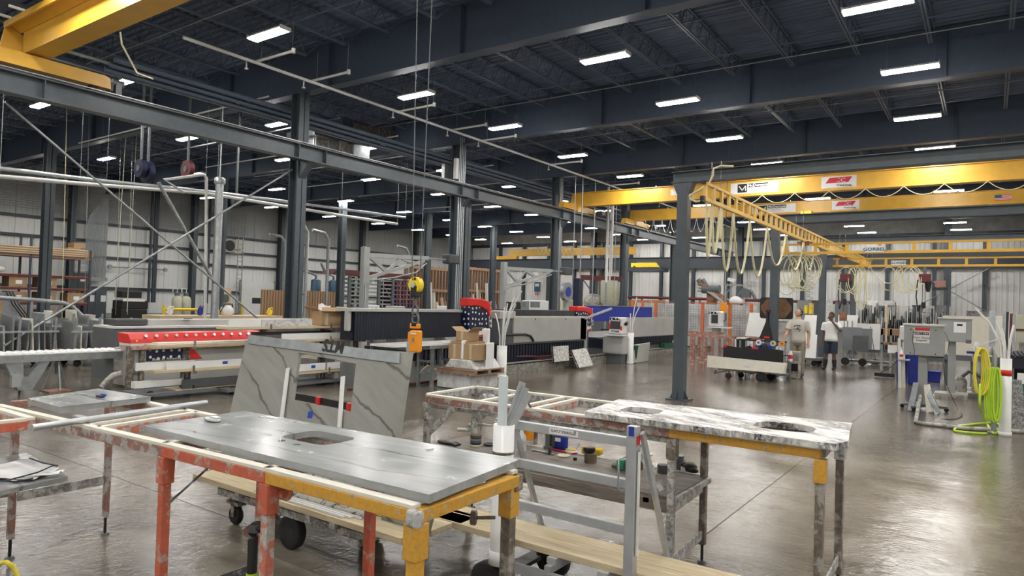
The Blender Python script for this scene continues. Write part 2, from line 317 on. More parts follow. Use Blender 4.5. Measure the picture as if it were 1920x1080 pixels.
# ================================================================ walls
def ribbed(mb, x0, x1, z0, z1, rd=.03):
    """one metal wall panel in local x,z facing -y, with ribs"""
    n = max(1, round((x1-x0)/.3)); w_ = (x1-x0)/n; pts = []
    for i in range(n): a = x0+i*w_; pts += [(a, 0), (a+.02, -rd), (a+.06, -rd), (a+.08, 0)]
    pts.append((x1, 0)); vs = []
    for a, d in pts: vs += [(a, d, z0), (a, d, z1)]
    return mb._add(vs, [(2*i, 2*i+2, 2*i+3, 2*i+1) for i in range(len(pts)-1)])
wb = tag(MB().bx(-48, 14, 59.35, 59.6, 0, 9.4).build('wall_back', M['concrete_wall']), 'far end wall of white ribbed metal panels', kind='structure')
wl = tag(MB().bx(-47.6, -47.35, -7, 59.6, 0, 9.4).build('wall_left', M['concrete_wall']), 'side wall of white metal panels with dark horizontal rails', kind='structure')
tag(MB().bx(13.8, 14, -7, 59.6, 0, 9.4).build('wall_right', M['wall_white']), 'plain side wall behind the machines', kind='structure')
tag(MB().bx(-48, 14, -7.2, -7, 0, 9.4).build('wall_front', M['wall_white']), 'plain end wall behind the viewer', kind='structure')
pm = ribbed(MB(), 0, .985, .9, 7.9).build('wall_panel', M['wall_white'], wb, local=True)
inv = MW[wb.name].inverted(); pm.location = inv@Vector((-47, 59.3, 0))
for i in range(1, 61): piece(pm, wb, inv@Vector((-47+i, 59.3, 0)))
pl = ribbed(MB(), 0, .985, .25, 6.0, .007).build('wall_panel', M['wall_white'], wl, local=True)
inv = MW[wl.name].inverted(); pl.location = inv@Vector((-47.3, -6, 0)); pl.rotation_euler = (0,0,PI/2)
for i in range(1, 65): piece(pl, wl, inv@Vector((-47.3, -6+i, 0)), (0,0,PI/2))
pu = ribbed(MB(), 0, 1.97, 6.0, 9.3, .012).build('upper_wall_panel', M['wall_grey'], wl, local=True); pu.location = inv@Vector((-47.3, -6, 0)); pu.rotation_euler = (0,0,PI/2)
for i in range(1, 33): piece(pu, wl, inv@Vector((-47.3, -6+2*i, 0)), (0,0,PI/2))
for z in (1.80, 3.78, 4.80, 5.95): MB().bx(-47.3, -47.05, -6, 59, z, z+.16).build('wall_girt', M['steel_dark'], wl)
for z, h in ((5.25, .2), (7.6, .3)): MB().bx(-47, 13, 58.95, 59.2, z, z+h).build('wall_girt', M['steel_dark'], wb)
# base of the side wall is block-like grey; columns of the building
def wcol(name, x, y, z1, d=.36, b=.30, par=None, rot=0, m='steel', base=True):
    mb = MB()
    if rot: mb.bx(x-d/2, x-d/2+.03, y-b/2, y+b/2, 0, z1).bx(x+d/2-.03, x+d/2, y-b/2, y+b/2, 0, z1).bx(x-d/2, x+d/2, y-.012, y+.012, 0, z1)
    else: mb.bx(x-b/2, x+b/2, y-d/2, y-d/2+.03, 0, z1).bx(x-b/2, x+b/2, y+d/2-.03, y+d/2, 0, z1).bx(x-.012, x+.012, y-d/2, y+d/2, 0, z1)
    o = tag(mb.build(name, M[m]), kind='structure')
    if base: MB().bx(x-.25, x+.25, y-.25, y+.25, 0, .03).build('base_plate', M['steel_dark'], o)
    return o
k = 0
for X in (-17.42, -33.0):
    for y in (GY[1:7] if X > -20 else [atX(px, py, -33.0).y for px, py in ((83,540),(410,550),(637,560),(799,562),(922,565))]):
        if X > -20 and y < 10: continue
        o = wcol('column', X, y, 7.95, .40, .36, rot=1); o['label'] = 'dark grey steel building column carrying the roof girders'
        mb = MB(); 
        if X > -20: mb.prism([(X+.2, 5.86), (X+.62, 5.86), (X+.62, 5.80), (X+.2, 5.35)], 'y', y-.12, y+.12).build('runway_bracket', M['steel'], o)
for y in [atX(px, 550, -46.8).y for px in (129,359,523,676,777)]: wcol('wall_column', -46.8, y, 9.2, .55, .3, rot=1)
for x in [-43+3.05*k for k in range(0, 19)]: wcol('wall_column', x, 59.0, 7.9, .3, .26)
for x in (-2.5, -17.4, -31.5): wcol('wall_column', x, 58.5, 9.0, .5, .42)
# runway beams in the far bay, along the end wall
o = tag(ibeam(MB(), (-46, 55, 5.05), (13, 55, 5.05), .95, .4).build('runway_beam', M['steel_dark']), 'dark far crane runway beam crossing in front of the end wall', 'beam')
# ================================================================ LED fixtures
emis('lens', (1.0,.98,.94), LAMP)
def fixture():
    t = T('ceiling_light', 'x', 'light', (0,0,0))
    mb = MB(); mb.prism([(-.12,.05),(.12,.05),(.145,-.0),(-.145,0)], 'x', -.61, .61); mb.bx(-.62,-.6,-.15,.15,-.03,.06); mb.bx(.6,.62,-.15,.15,-.03,.06)
    mb.build('housing', M['white_paint'], t, local=True)
    MB().prism([(-.13,0),(.13,0),(.11,-.035),(-.11,-.035)], 'x', -.595, .595).build('lens', M['lens'], t, local=True)
    for s in (-.5,.5): MB().cyl((s,0,.05),(s,0,1.3),.004,4).build('hanger', M['joist'], t, local=True)
    return t
fx = fixture(); n = 0
XS = {-1.8: 'row over the open right floor', -7.6: 'row above the open floor', -13.7: 'row just right of main columns', -20.2: 'row just left of main columns', -25.4: 'row above the slab benches', -32.8: 'row past the second column line', -40.1: 'row nearest the left wall'}
YS = [-4.5, .2, 4.6, 9.0, 14.35, 18.85, 23.9, 28.6, 33.6, 38.0, 42.6, 47.0, 51.8, 56.2]
OR = ['first','second','third','fourth','fifth','sixth','seventh','eighth','ninth','tenth','eleventh','twelfth','thirteenth','fourteenth','fifteenth','sixteenth','seventeenth','eighteenth','nineteenth','twentieth','twenty-first','twenty-second','twenty-third','twenty-fourth','twenty-fifth','twenty-sixth']
for x, lab in XS.items():
    for i, y in enumerate(YS):
        if i < 3 and x < -21: continue
        o = fx if n == 0 else dup(fx)
        o.location = (x+(.15 if i % 2 else -.05), y+.35*math.sin(x+i), 7.72); n += 1
        o['label'] = f'{OR[i]} lit LED strip fixture from the near end, {lab}'; o['group'] = 'LED strip fixtures under the roof'
for x in (4.3, 10.2):  # two unseen outer rows of fixtures, added for extra light from the right
    for i, y in enumerate(YS[:9]):
        o = dup(fx, (x, y, 7.72)); o['label'] = f'added unseen LED strip fixture beyond the right edge, {OR[i]} of the {"first" if x < 5 else "second"} outer row'
        o['group'] = 'LED strip fixtures under the roof'
# lighting conduit: thin rods along the fixture rows
for y in (9.3, 14.6, 19.1, 24.2, 28.9, 33.9):
    mb = MB().cyl((-46, y, 8.62), (12, y, 8.62), .018, 5)
    tag(mb.build('conduit', M['galv']), f'thin grey lighting conduit under the joists, {OR[[9.3,14.6,19.1,24.2,28.9,33.9].index(y)]} one back from the viewer', 'conduit', 'lighting conduits under the joists')
# ================================================================ overhead travelling cranes
XR = -16.88
t = T('crane_runway_beam', 'long dark grey steel runway beam running beside the main row of columns', 'beam', (XR, 13, 5.8))
mb = ibeam(MB(), (XR, -6.5, 5.82), (XR, 54.8, 5.82), .47, .32, .03, .02)
for y in GY:
    for s in (-.5, .5): mb.bx(XR+.01, XR+.15, y+s-.01, y+s+.01, 5.85, 6.26)
mb.build('web_and_flanges', M['steel'], t)
MB().bx(XR-.035, XR+.035, -6.5, 54.8, 6.29, 6.36).build('rail', M['rail'], t)
MB().bx(XR+.15, XR+.18, -6.5, 54.8, 6.315, 6.335).build('conductor_bar', M['galv'], t)
for i in range(60): 
    y = -5+i; MB().prism([(XR+.03,6.30),(XR+.15,6.30),(XR+.15,6.325),(XR+.06,6.35)], 'y', y-.04, y+.04).build('rail_clip', M['rail'], t)
def bridge(y, z0, z1, lab, w=.42, cable=True, endlab='', ey0=-1.8, ey1=1.5, taper=.0):
    t = T('bridge_crane', lab, 'crane', (-8, y, z0))
    mb = MB(); xl, xr = -17.35, 12.5
    mb.prism([(xl+.05, z0), (xr, z0), (xr, z1), (xl+.12, z1)], 'y', y-.13, y+.13)
    mb.bx(xl+.05, xr, y-w/2, y+w/2, z0-.03, z0+.0).bx(xl+.1, xr, y-w/2, y+w/2, z1, z1+.03)
    mb.build('girder', M['yellow'], t)
    MB().prism([(XR-.2, z0-.02), (XR+.22, z0-.02), (XR+.22, z0-.32), (XR-.2, z0-.32)], 'y', y-.5, y+.5).build('end_plate', M['yellow'], t)
    mb = MB().prism([(y+ey0, 6.40), (y+ey1, 6.40), (y+ey1-.06, 6.66), (y+ey0+.12, 6.70)], 'x', XR-.13, XR+.15); mb.build('end_truck', M['yellow'], t)
    for yy in (y+ey0+.2, y+ey1-.2): MB().cyl((XR-.04, yy, 6.46), (XR+.05, yy, 6.46), .10, 14).build('wheel', M['rail'], t)
    mb = MB().bx(XR+.16, XR+.5, y+ey1+.0, y+ey1+.4, 6.42, 6.62).cyl((XR+.2, y+ey1+.1, 6.5), (XR+.2, y+ey1+.6, 6.5), .07, 10); mb.build('drive_motor', M['machine_dark'], t)
    for i, x in enumerate([-15+2.2*k for k in range(12)]): MB().bx(x-.02, x+.02, y-.02, y+.02, z1+.03, z1+.12).build('stud', M['galv'], t)
    if cable:
        x = -16.2 if cable == 2 else -9.2
        for i in range(20):
            st = .5 if i < 9 and cable == 2 else 1.3
            if x+st > 6: break
            MB().tube(sag((x, y-.28, z0-.04), (x+st, y-.28, z0-.04), .75 if st < 1 else .36), .016, 5).build('festoon_cable', M['galv_bright'] if cable == 2 else M['cable'], t); x += st
    return t
b1 = bridge(29.7, 6.66, 7.30, 'nearer of two parallel yellow bridge cranes spanning the open floor', cable=1)
b2 = bridge(36.5, 6.74, 7.30, 'farther of two parallel yellow bridge cranes, its flag sticker to the right', cable=2)
def label_board(t, x, y, z, w, h): return MB().bx(x-w/2, x+w/2, y-.004, y, z-h/2, z+h/2).build('sign_plate', M['quartz_white'], t)
def on_px(px, py, Y): v = atY(px, py, Y); return v
for t, Y, pts in ((b1, 29.7-.135, ((1370,346),(1460,363),(1540,331),(1606,355))), (b2, 36.5-.135, ((1410,383),(1492,400),(1560,376),(1611,395)))):
    a = atY(pts[0][0], pts[0][1]+8, Y); b = atY(pts[1][0], pts[1][1]-8, Y); x0, x1 = a.x, b.x; zc = (Y > 33)*.0+(6.98 if t is b1 else 7.02); h = .46 if t is b1 else .44
    s = label_board(t, (x0+x1)/2, Y, zc, x1-x0, h); W_ = x1-x0
    MB().bx(x0+W_*.15, x0+W_*.35, Y-.008, Y-.004, zc-h*.38, zc+h*.42).build('emblem', M['ink'], t)
    q = MB(); cx, cz = x0+W_*.25, zc+.01; q.bar((cx-W_*.07, Y-.012, cz+.1), (cx, Y-.012, cz-.09), .004, .04, up=(0,0,1)).bar((cx, Y-.012, cz-.09), (cx+W_*.07, Y-.012, cz+.1), .004, .04).bar((cx+W_*.07, Y-.012, cz+.1), (cx+W_*.07, Y-.012, cz-.12), .004, .035, up=(1,0,0)); q.build('emblem_mark', M['quartz_white'], t)
    MB().bx(x0+W_*.37, x0+W_*.79, Y-.008, Y-.004, zc+.03, zc+h*.42).build('name_band', M['ink'], t)
    text('McDermott', .155, (x0+W_*.58, Y-.012, zc+.105), (1,0,0), (0,0,1), M['quartz_white'], t, squash=1.15, bold=.004)
    text('Top-Shop', .12, (x0+W_*.56, Y-.008, zc-.045), (1,0,0), (0,0,1), M['grey_mid'], t, squash=1.1)
    text('• Stone Solid Surface Tile •', .055, (x0+W_*.6, Y-.008, zc-.15), (1,0,0), (0,0,1), M['grey_mid'], t, squash=1.1)
    a = atY(pts[2][0], pts[2][1]+8, Y); b = atY(pts[3][0], pts[3][1]-8, Y); x0, x1 = a.x, b.x; W_ = x1-x0; s = label_board(t, (x0+x1)/2, Y, zc, W_, h)
    MB().prism([(x0+W_*.12, zc-.03), (x0+W_*.77, zc-.03), (x0+W_*.88, zc+h*.4), (x0+W_*.24, zc+h*.4)], 'y', Y-.008, Y-.004).build('emblem', M['logo_red'], t)
    text('SCC', .21, (x0+W_*.5, Y-.012, zc+.075), (1,0,.0), (.25,0,1), M['quartz_white'], t, squash=1.35, bold=.0)
    text('Superior Crane Corp.', .085, (x0+W_*.5, Y-.008, zc-.13), (1,0,0), (.12,0,1), M['ink'], t, squash=1.3, bold=.003)
a = atY(1256, 358, 29.55); s = label_board(b1, a.x+.35, 29.562, 7.02, .62, .26); text('CAPACITY', .08, (a.x+.35, 29.552, 7.09), (1,0,0), (0,0,1), M['logo_red'], b1, bold=.002); text('5 TON', .08, (a.x+.35, 29.552, 6.97), (1,0,0), (0,0,1), M['ink'], b1, bold=.002)
# stars and stripes sticker on the far bridge
a = atY(1865, 364, 36.36); b = atY(1897, 378, 36.36); w_ = b.x-a.x; z0, z1 = 6.87, 7.12; h = (z1-z0)/9
for i in range(9): MB().bx(a.x, b.x, 36.360, 36.364, z0+i*h, z0+(i+1)*h).build('flag_stripe', M['logo_red'] if i % 2 == 0 else M['quartz_white'], b2)
MB().bx(a.x, a.x+w_*.42, 36.354, 36.358, z0+4*h, z1).build('flag_canton', M['blue_grey'], b2)
# hoist on bridge 2
t = T('hoist_trolley', 'small yellow hoist trolley riding under the farther bridge crane', 'hoist', (-3.0, 36.1, 6.4)); c = atY(1513, 392, 36.1)
MB().bx(c.x-.25, c.x+.25, 35.9, 36.3, 6.3, 6.75).build('body', M['yellow_bright'], t); MB().cyl((c.x+.25, 36.1, 6.5), (c.x+.6, 36.1, 6.5), .13, 12).build('motor', M['black'], t)
# near crane crossing the top left corner
t = T('bridge_crane', 'large yellow bridge crane girder across the top left, over the runway end', 'crane', (-14, 6, 6.8))
mb = MB(); mb.bx(-17.1, 12, 5.78, 5.84, 6.80, 7.28).bx(-17.1, 12, 6.06, 6.12, 6.80, 7.28); mb.bx(-17.12, 12, 5.74, 6.2, 6.76, 6.80).bx(-17.25, 12, 5.50, 6.2, 7.36, 7.39)
mb.prism([(5.50,7.39),(5.54,7.39),(5.80,7.27),(5.76,7.25)], 'x', -17.2, 12)
mb.bx(-17.25, 12, 5.46, 5.50, 7.28, 7.41).build('girder', M['yellow'], t)
MB().prism([(5.38,6.72),(6.2,6.74),(5.86,7.2),(5.5,7.40)], 'x', -17.28, -17.24).build('end_plate', M['yellow'], t)
MB().prism([(4.2,6.42),(7.42,6.42),(7.40,6.66),(7.3,6.70),(4.2,6.72)], 'x', XR-.18, XR+.16).build('end_truck', M['yellow'], t)
MB().bx(XR-.1, XR+.1, 7.42, 7.5, 6.4, 6.6).build('bumper', M['rail'], t)
for y in (4.6, 7.1): MB().cyl((XR-.06, y, 6.47), (XR+.06, y, 6.47), .11, 14).build('wheel', M['rail'], t)
mb = MB().cyl((XR+.02, 7.5, 6.62), (XR+.02, 7.75, 6.62), .09, 12).bx(XR-.05, XR+.12, 7.55, 7.68, 6.30, 6.6); mb.build('drive_motor', M['machine_dark'], t)
for x in (-17.0, -16.3, -15.2): MB().bx(x, x+.05, 5.22, 5.50, 7.42, 7.47).build('bracket', M['white_paint'], t)
MB().tube([(-13.7, 6.2, 6.72), (-13.72, 6.25, 6.5), (-13.6, 6.5, 6.0), (-13.2, 6.6, 5.85)], .018, 6).build('cable', M['cable'], t)
# far cranes
t = T('bridge_crane', 'distant yellow bridge crane with looped cable behind the jib arm', 'crane', (-30, 52, 6))
MB().bx(-39, -25.5, 54.9, 55.15, 6.30, 6.98).build('girder', M['yellow'], t); MB().bx(-40.5, -38, 54.8, 55.25, 6.0, 6.32).build('end_truck', M['yellow'], t)
for i in range(9): MB().tube(sag((-35.5+.45*i, 54.7, 6.95), (-35.05+.45*i, 54.7, 6.95), .6, 6), .03, 4).build('festoon_cable', M['cable'], t)
t = T('crane_end_truck', 'small bright yellow crane end truck on the far runway beam', 'crane', (-24.5, 55, 6.0)); a = atY(1185, 498, 53.6); b = atY(1236, 498, 53.6)
MB().prism([(a.x, a.z-.15), (b.x, a.z-.15), (b.x-.3, a.z+.22), (a.x, a.z+.2)], 'y', 53.4, 53.8).build('body', M['yellow_bright'], t); MB().bx(a.x+.5, b.x-.3, 53.5, 53.7, a.z+.2, a.z+.32).build('top_rail', M['machine_dark'], t)
MB().cyl((a.x+.3,53.39,a.z-.14),(a.x+.3,53.45,a.z-.14),.12,10).build('wheel', M['rail'], t); MB().bx(a.x-.3,b.x+.3,53.2,54.85,a.z-.5,a.z-.27).build('support_ledge', M['steel_dark'], t)
# ================================================================ workstation crane on grey frames
GFY = [12.66, 19.6, 26.2, 32.9]
lab = ['nearest', 'second', 'third', 'farthest']
for i, y in enumerate(GFY):
    t = tag(ibeam(MB(), (-5.1, y, 4.19), (7.6, y, 4.19), .22, .2, .014, .012).build('frame_beam', M['steel']), f'{lab[i]} grey steel cross beam of the workstation crane frame', 'beam', 'cross beams of the workstation crane frame')
    for x, s in ((-4.87, 0), (7.4, 1)):
        if s and i > 1: continue
        t = T('frame_post', f'{lab[i]} square grey steel post of the workstation crane, ' + ('on the column side' if not s else 'beyond the right edge'), 'post', (x, y, 0), 0, 'posts of the workstation crane frame')
        MB().bx(x-.105, x+.105, y-.105, y+.105, .02, 4.17).build('shaft', M['steel'], t, bevel=.006); MB().bx(x-.2, x+.2, y-.2, y+.2, 0, .025).build('base_plate', M['steel_dark'], t)
        for dx, dy in ((1,0),(-1,0),(0,1),(0,-1)):
            p = [(.10,.025),(.19,.025),(.10,.20)]
            mb = MB()
            if dx: mb.prism([(x+dx*a, z) for a, z in p], 'y', y-.006, y+.006)
            else: mb.prism([(y+dy*a, z) for a, z in p], 'x', x-.006, x+.006)
            mb.build('gusset', M['steel_dark'], t)
        mb = MB().prism([(x-.105,3.95),(x+.105,3.95),(x+.2,4.18),(x-.2,4.18)], 'y', y-.1, y+.1); mb.build('cap', M['steel'], t)
def truss_rail(name, label, p, q, h, n, mat_, side=.055, bw=.06, group=None):
    """ladder shaped enclosed track: box top chord, box bottom chord and flat uprights; p,q at the underside"""
    p = Vector(p); q = Vector(q); z = Vector((0,0,1)); t = T(name, label, 'crane rail', p, 0, group)
    MB().bar(p+z*.035, q+z*.035, side+.02, .075).build('bottom_chord', mat_, t, bevel=.004); d = (q-p).normalized()
    MB().bar(p+z*(h-.03)+d*(.0), q+z*(h-.03), side, .055).build('top_chord', mat_, t, bevel=.004)
    for i in range(n+1):
        a = p.lerp(q, (i+.18)/(n+.36)); MB().bar(a+z*.07, a+z*(h-.055), .045, bw, up=d).build('upright', mat_, t)
    return t
rw = truss_rail('crane_track', 'yellow ladder shaped track running away from the near grey post', (-4.25, 12.0, 3.72), (-4.25, 33.2, 3.72), .36, 46, M['yellow_pale'], bw=.10)
MB().bx(-4.285,-4.215,11.90,12.02,3.725,3.795).build('end_stop', M['black'], rw); MB().bx(-4.285,-4.215,11.95,12.02,4.02,4.08).build('end_stop', M['black'], rw)
for y in GFY: 
    for s in (-.09,.09): MB().cyl((-4.25+s, y, 4.05),(-4.25+s, y, 4.55),.01,6).build('hanger_rod', M['galv'], rw)
truss_rail('crane_track', 'matching yellow ladder track beyond the right edge of the floor', (6.9, 12.0, 3.72), (6.9, 33.2, 3.72), .36, 20, M['yellow_pale'])
t = truss_rail('crane_bridge', 'nearer yellow ladder shaped bridge hanging across the workstation crane tracks', (-4.9, 20.3, 3.37), (7.2, 20.3, 3.37), .31, 15, M['yellow'], bw=.08)
g1 = t
t = truss_rail('crane_bridge', 'farther yellow ladder shaped bridge hanging across the workstation crane tracks', (-4.6, 26.5, 3.39), (7.2, 26.5, 3.39), .32, 15, M['yellow'], bw=.08)
g2 = t
# fit of the two small bridges to their measured heights
for t, Y, px in ((g1, 20.3, ((1622,462),(1657,473))), (g2, 26.5, ((1671,488),(1699,498)))):
    a = atY(*px[0], Y-.05); b = atY(*px[1], Y-.05)
    zm = (a.z+b.z)/2; MB().bx(a.x, b.x, Y-.055, Y-.05, zm-.08, zm+.08).build('maker_plate', M['quartz_white'], t)
    text('GORBEL', .115, ((a.x+b.x)/2, Y-.058, (a.z+b.z)/2), (1,0,0), (0,0,1), M['blue_grey'], t, squash=1.25, bold=.003)
    for x in (-4.25,): MB().bx(x-.12, x+.12, Y-.04, Y+.04, 3.62, 3.74).bx(x-.2,x+.2,Y-.02,Y+.02,3.66,3.72).build('trolley', M['rust_machine'], t)
# hose and cable loops
def loops(name, label, pts, drops, r, m, grp=None):
    t = T(name, label, 'cable', pts[0]); 
    for (p, q), d in zip(zip(pts[:-1], pts[1:]), drops): MB().tube(sag(p, q, d, 14), r, 8).build('loop', M[m], t)
    return t
ys = [12.15, 12.45, 12.9, 13.0, 13.75, 14.9, 16.3, 18.1, 20.1, 21.6]
loops('festoon_hose', 'cream air hose hung in deep loops under the near end of the yellow track', [(-4.25, y, 3.72) for y in ys], [1.0, .9, .6, 1.2, 1.2, 1.2, .85, .85, .75], .024, 'cable')
t = T('supply_hose', 'cream supply hose curving off the grey beam to the track end', 'hose', (-4.4, 12.3, 4.3))
pp = [atY(*p, 12.35) for p in ((1375,312),(1352,311),(1338,316),(1337,328),(1330,343),(1312,356),(1293,366),(1294,373),(1305,378),(1312,377))]
MB().tube(pp, .02, 8).build('hose', M['cable'], t)
def ring(c, rx, rz, n=20, tilt=0, y=.05): return [Vector(c)+Vector((rx*math.sin(2*PI*i/n), y*math.cos(2*PI*i/n+tilt), rz*math.cos(2*PI*i/n)-rz)) for i in range(n)]
t = T('hose_coil', 'bundle of cream hose loops under the left end of the nearer ladder bridge', 'hose', (-4.4, 20.3, 3.1))
for i, (dx, rx, rz) in enumerate([(-.38,.22,.42),(-.28,.26,.42),(-.15,.26,.46),(-.03,.26,.52),(.05,.26,.46),(.14,.28,.50),(.22,.30,.48),(.3,.26,.42),(.36,.22,.3),(-.34,.3,.56)]): MB().tube(ring((-4.25+dx-.15, 20.25+.02*i, 3.35), rx, rz), .014, 6, closed=True).build('loop', M['cable'], t)
t = T('hose_coil', 'row of thin cream hose rings under the farther ladder bridge', 'hose', (-1.8, 26.5, 3.1))
for px, rx, rz in ((1600,.30,.46),(1612,.12,.40),(1618,.28,.48),(1622,.10,.62),(1628,.16,.72),(1632,.13,.75),(1645,.10,.55),(1680,.26,.40),(1700,.12,.42),(1712,.28,.44),(1722,.26,.44),(1729,.2,.4)):
    c = atY(px-14, 503, 26.4); MB().tube(ring((c.x, 26.4+.05*R_.random(), 3.38), rx, rz), .014, 6, closed=True).build('loop', M['cable'], t)
MB().tube(sag(atY(1640,512,26.4), atY(1694,512,26.4), .35, 10), .014, 6).build('loop', M['cable'], t); MB().tube(sag(atY(1565,520,26.4), atY(1620,515,26.4), .6, 10), .014, 6).build('loop', M['cable'], t)
def chain_hoist(label, px, Y, x_, hookz, m='maroon', body=(.34,.2,.3), hookm='black'):
    c = atY(px, 512, Y); t = T('chain_hoist', label, 'hoist', (c.x, Y, 3.1))
    MB().cb((c.x, Y, 3.0), body).build('motor_housing', M[m], t, bevel=.03); MB().cyl((c.x+.1,Y,2.9),(c.x+.1,Y,2.55),.11,12,.05).build('chain_bag', M['black'], t)
    MB().bx(c.x-.05,c.x+.05,Y-.03,Y+.03,3.1,3.39).build('hanger', M['machine_dark'], t)
    for dx in (-.06, .02): MB().cyl((c.x+dx,Y,2.8),(c.x+dx,Y,hookz+.3),.012,5).build('chain', M['machine_dark'], t)
    MB().tube([(c.x-.2,Y,2.95),(c.x-.24,Y+.02,2.4),(c.x-.18,Y,1.9),(c.x-.12,Y,hookz+.2)], .02, 6).build('control_cable', M['cable_black'], t)
    MB().bx(c.x-.08,c.x+.04,Y-.05,Y+.05,hookz+.1,hookz+.3).build('hook_block', M[hookm], t); MB().tube([(c.x-.02,Y,hookz+.1),(c.x-.06,Y,hookz+.02),(c.x-.02,Y,hookz-.06),(c.x+.05,Y,hookz-.02)], .015, 6).build('hook', M['machine_dark'], t)
    return t, c
chain_hoist('dark electric chain hoist hanging at the left end of the farther ladder bridge', 1586, 26.5, 0, 1.95)
chain_hoist('dark electric chain hoist hanging well along the farther ladder bridge', 1734, 26.5, 0, 1.9)
t = T('vacuum_pad', 'rusty square lifting pad hung on the hoist above the man in shorts', 'lifting pad', (-3.6, 27.9, 1.6)); a = atY(1574, 585, 26.5); b = atY(1588, 602, 26.5)
MB().bx(a.x, b.x, 26.46, 26.54, b.z, a.z).build('plate', M['rust_machine'], t, bevel=.01); MB().cyl(((a.x+b.x)/2,26.5,a.z),((a.x+b.x)/2,26.5,a.z+.35),.02,6).build('shackle', M['machine_dark'], t)
t = T('coiled_air_hose', 'thin springy coiled air hose hanging left of the man with raised hand', 'hose', atY(1522, 560, 20.3)); c0 = atY(1520, 484, 20.3); c1 = atY(1521, 578, 20.3)
MB().tube([Vector((c0.x+.08*math.cos(i*.9), 20.3+.08*math.sin(i*.9), c0.z+(c1.z-c0.z)*i/70)) for i in range(71)], .008, 5).build('coil', M['galv'], t)
# ================================================================ foreground work tables
from mathutils.geometry import tessellate_polygon
def plate(mb, outer, holes, w0, w1, fr=None):
    """flat plate with holes; outlines in (u,v), thickness w0..w1, frame (origin, u, v, w)"""
    fr = fr or (Vector((0,0,0)), Vector((1,0,0)), Vector((0,1,0)), Vector((0,0,1))); o, u, v, w_ = fr
    loops = [outer]+holes; P2 = [p for l in loops for p in l]
    tris = tessellate_polygon([[Vector((p[0],p[1],0)) for p in l] for l in loops]); n = len(P2)
    vs = [o+u*p[0]+v*p[1]+w_*w0 for p in P2]+[o+u*p[0]+v*p[1]+w_*w1 for p in P2]
    fs = [t for t in tris]+[tuple(i+n for i in t[::-1]) for t in tris]; k = 0
    for l in loops:
        m = len(l)
        for i in range(m): fs.append((k+i, k+(i+1)%m, k+(i+1)%m+n, k+i+n))
        k += m
    return mb._add(vs, fs)
def rrect(cx, cy, a, b, r, n=5, ang=0):
    pts = []
    for sx, sy, t0 in ((1,1,0),(-1,1,PI/2),(-1,-1,PI),(1,-1,1.5*PI)):
        for i in range(n+1): t = t0+PI/2*i/n; pts.append((sx*(a-r)+r*math.cos(t), sy*(b-r)+r*math.sin(t)))
    return [(cx+x*math.cos(ang)-y*math.sin(ang), cy+x*math.sin(ang)+y*math.cos(ang)) for x, y in pts]
def rail(t, p, q, m, strip=True, w_=.05, h=.05, name='rail', sm='strip_pale'):
    MB().bar(Vector(p)-Vector((0,0,h/2)), Vector(q)-Vector((0,0,h/2)), w_, h).build(name, M[m], t, bevel=.004)
    if strip: MB().bar(Vector(p)+Vector((0,0,.008)), Vector(q)+Vector((0,0,.008)), w_*.9, .016).build('wood_strip', M[sm], t, bevel=.002)
def leg(t, x, y, z, m, low=None, w_=.05, foot=True, sock=.13):
    MB().bx(x-w_/2-.006,x+w_/2+.006,y-w_/2-.006,y+w_/2+.006,z-.05-sock,z-.05).build('leg_socket', M[m], t, bevel=.004)
    l = MB().bx(x-w_/2+.003,x+w_/2-.003,y-w_/2+.003,y+w_/2-.003,.13,z-.05-sock).build('leg', M[low or m], t, bevel=.004)
    if foot:
        MB().cyl((x,y,.012),(x,y,.14),.010,8).build('screw_foot', M['black'], l); MB().cyl((x,y,0),(x,y,.018),.032,12,.022).build('foot_pad', M['machine_dark'], l)
ZT = 1.03
t1 = T('work_table', 'long narrow metal frame table, flaking orange paint turning yellow at its right end', 'table', (-3.3, 2.1, 0)); t = t1
A=(-5.05,1.66,ZT); B=(-3.27,1.775,ZT); C=(-2.5,1.81,ZT); D=(-1.67,1.83,ZT); E_=(-1.685,2.47,ZT); A2=(-5.0,2.33,ZT); B2=(-3.3,2.37,ZT); C2=(-2.5,2.42,ZT)
rail(t, A, B, 'crust_red'); rail(t, B, C, 'paint_orange'); rail(t, C, D, 'paint_yellow'); rail(t, D, E_, 'paint_yellow', strip=False)
rail(t, A2, B2, 'paint_orange_pale'); rail(t, B2, C2, 'paint_orange_pale'); rail(t, C2, E_, 'paint_yellow')
for x in (-4.02, -3.9, -3.27, -2.5): rail(t, (x, 1.70+.035*(x+5), ZT), (x-.1, 2.36, ZT), 'paint_orange_pale' if x > -4 else 'crust_red', w_=.04)
MB().bar((-5.1,1.86,.93),(-3.3,1.93,.93),.035,.03).build('lower_rail', M['paint_orange_pale'], t)
leg(t, -3.27,1.775,ZT,'paint_orange'); leg(t,-2.5,1.81,ZT,'paint_orange','paint_orange_pale'); leg(t,-1.67,1.83,ZT,'paint_yellow','paint_yellow',w_=.055); leg(t,-1.70,2.45,ZT,'paint_yellow','grime_metal',w_=.055)
leg(t,-3.30,2.34,ZT,'paint_orange_pale'); leg(t,-2.5,2.40,ZT,'paint_orange'); leg(t,-5.22,1.82,ZT,'crust_red','crust_red',w_=.045); leg(t,-5.23,2.41,ZT,'crust_red','crust_red',w_=.045)
rail(t,(-5.24,1.80,ZT),(-5.24,2.43,ZT),'crust_red',strip=False)
for a, b, m in (((-5.22,1.85,.40),(-5.23,2.39,.40),'crust'),((-3.27,1.8,.27),(-3.3,2.33,.27),'bare_rail'),((-2.5,1.83,.22),(-2.5,2.39,.22),'bare_rail')): MB().bar(a,b,.012,.06).build('cross_brace', M[m], t)
MB().bar((-3.27,1.79,.74),(-3.15,1.99,.96),.03,.006).build('knee_brace', M['bare_rail'], t)
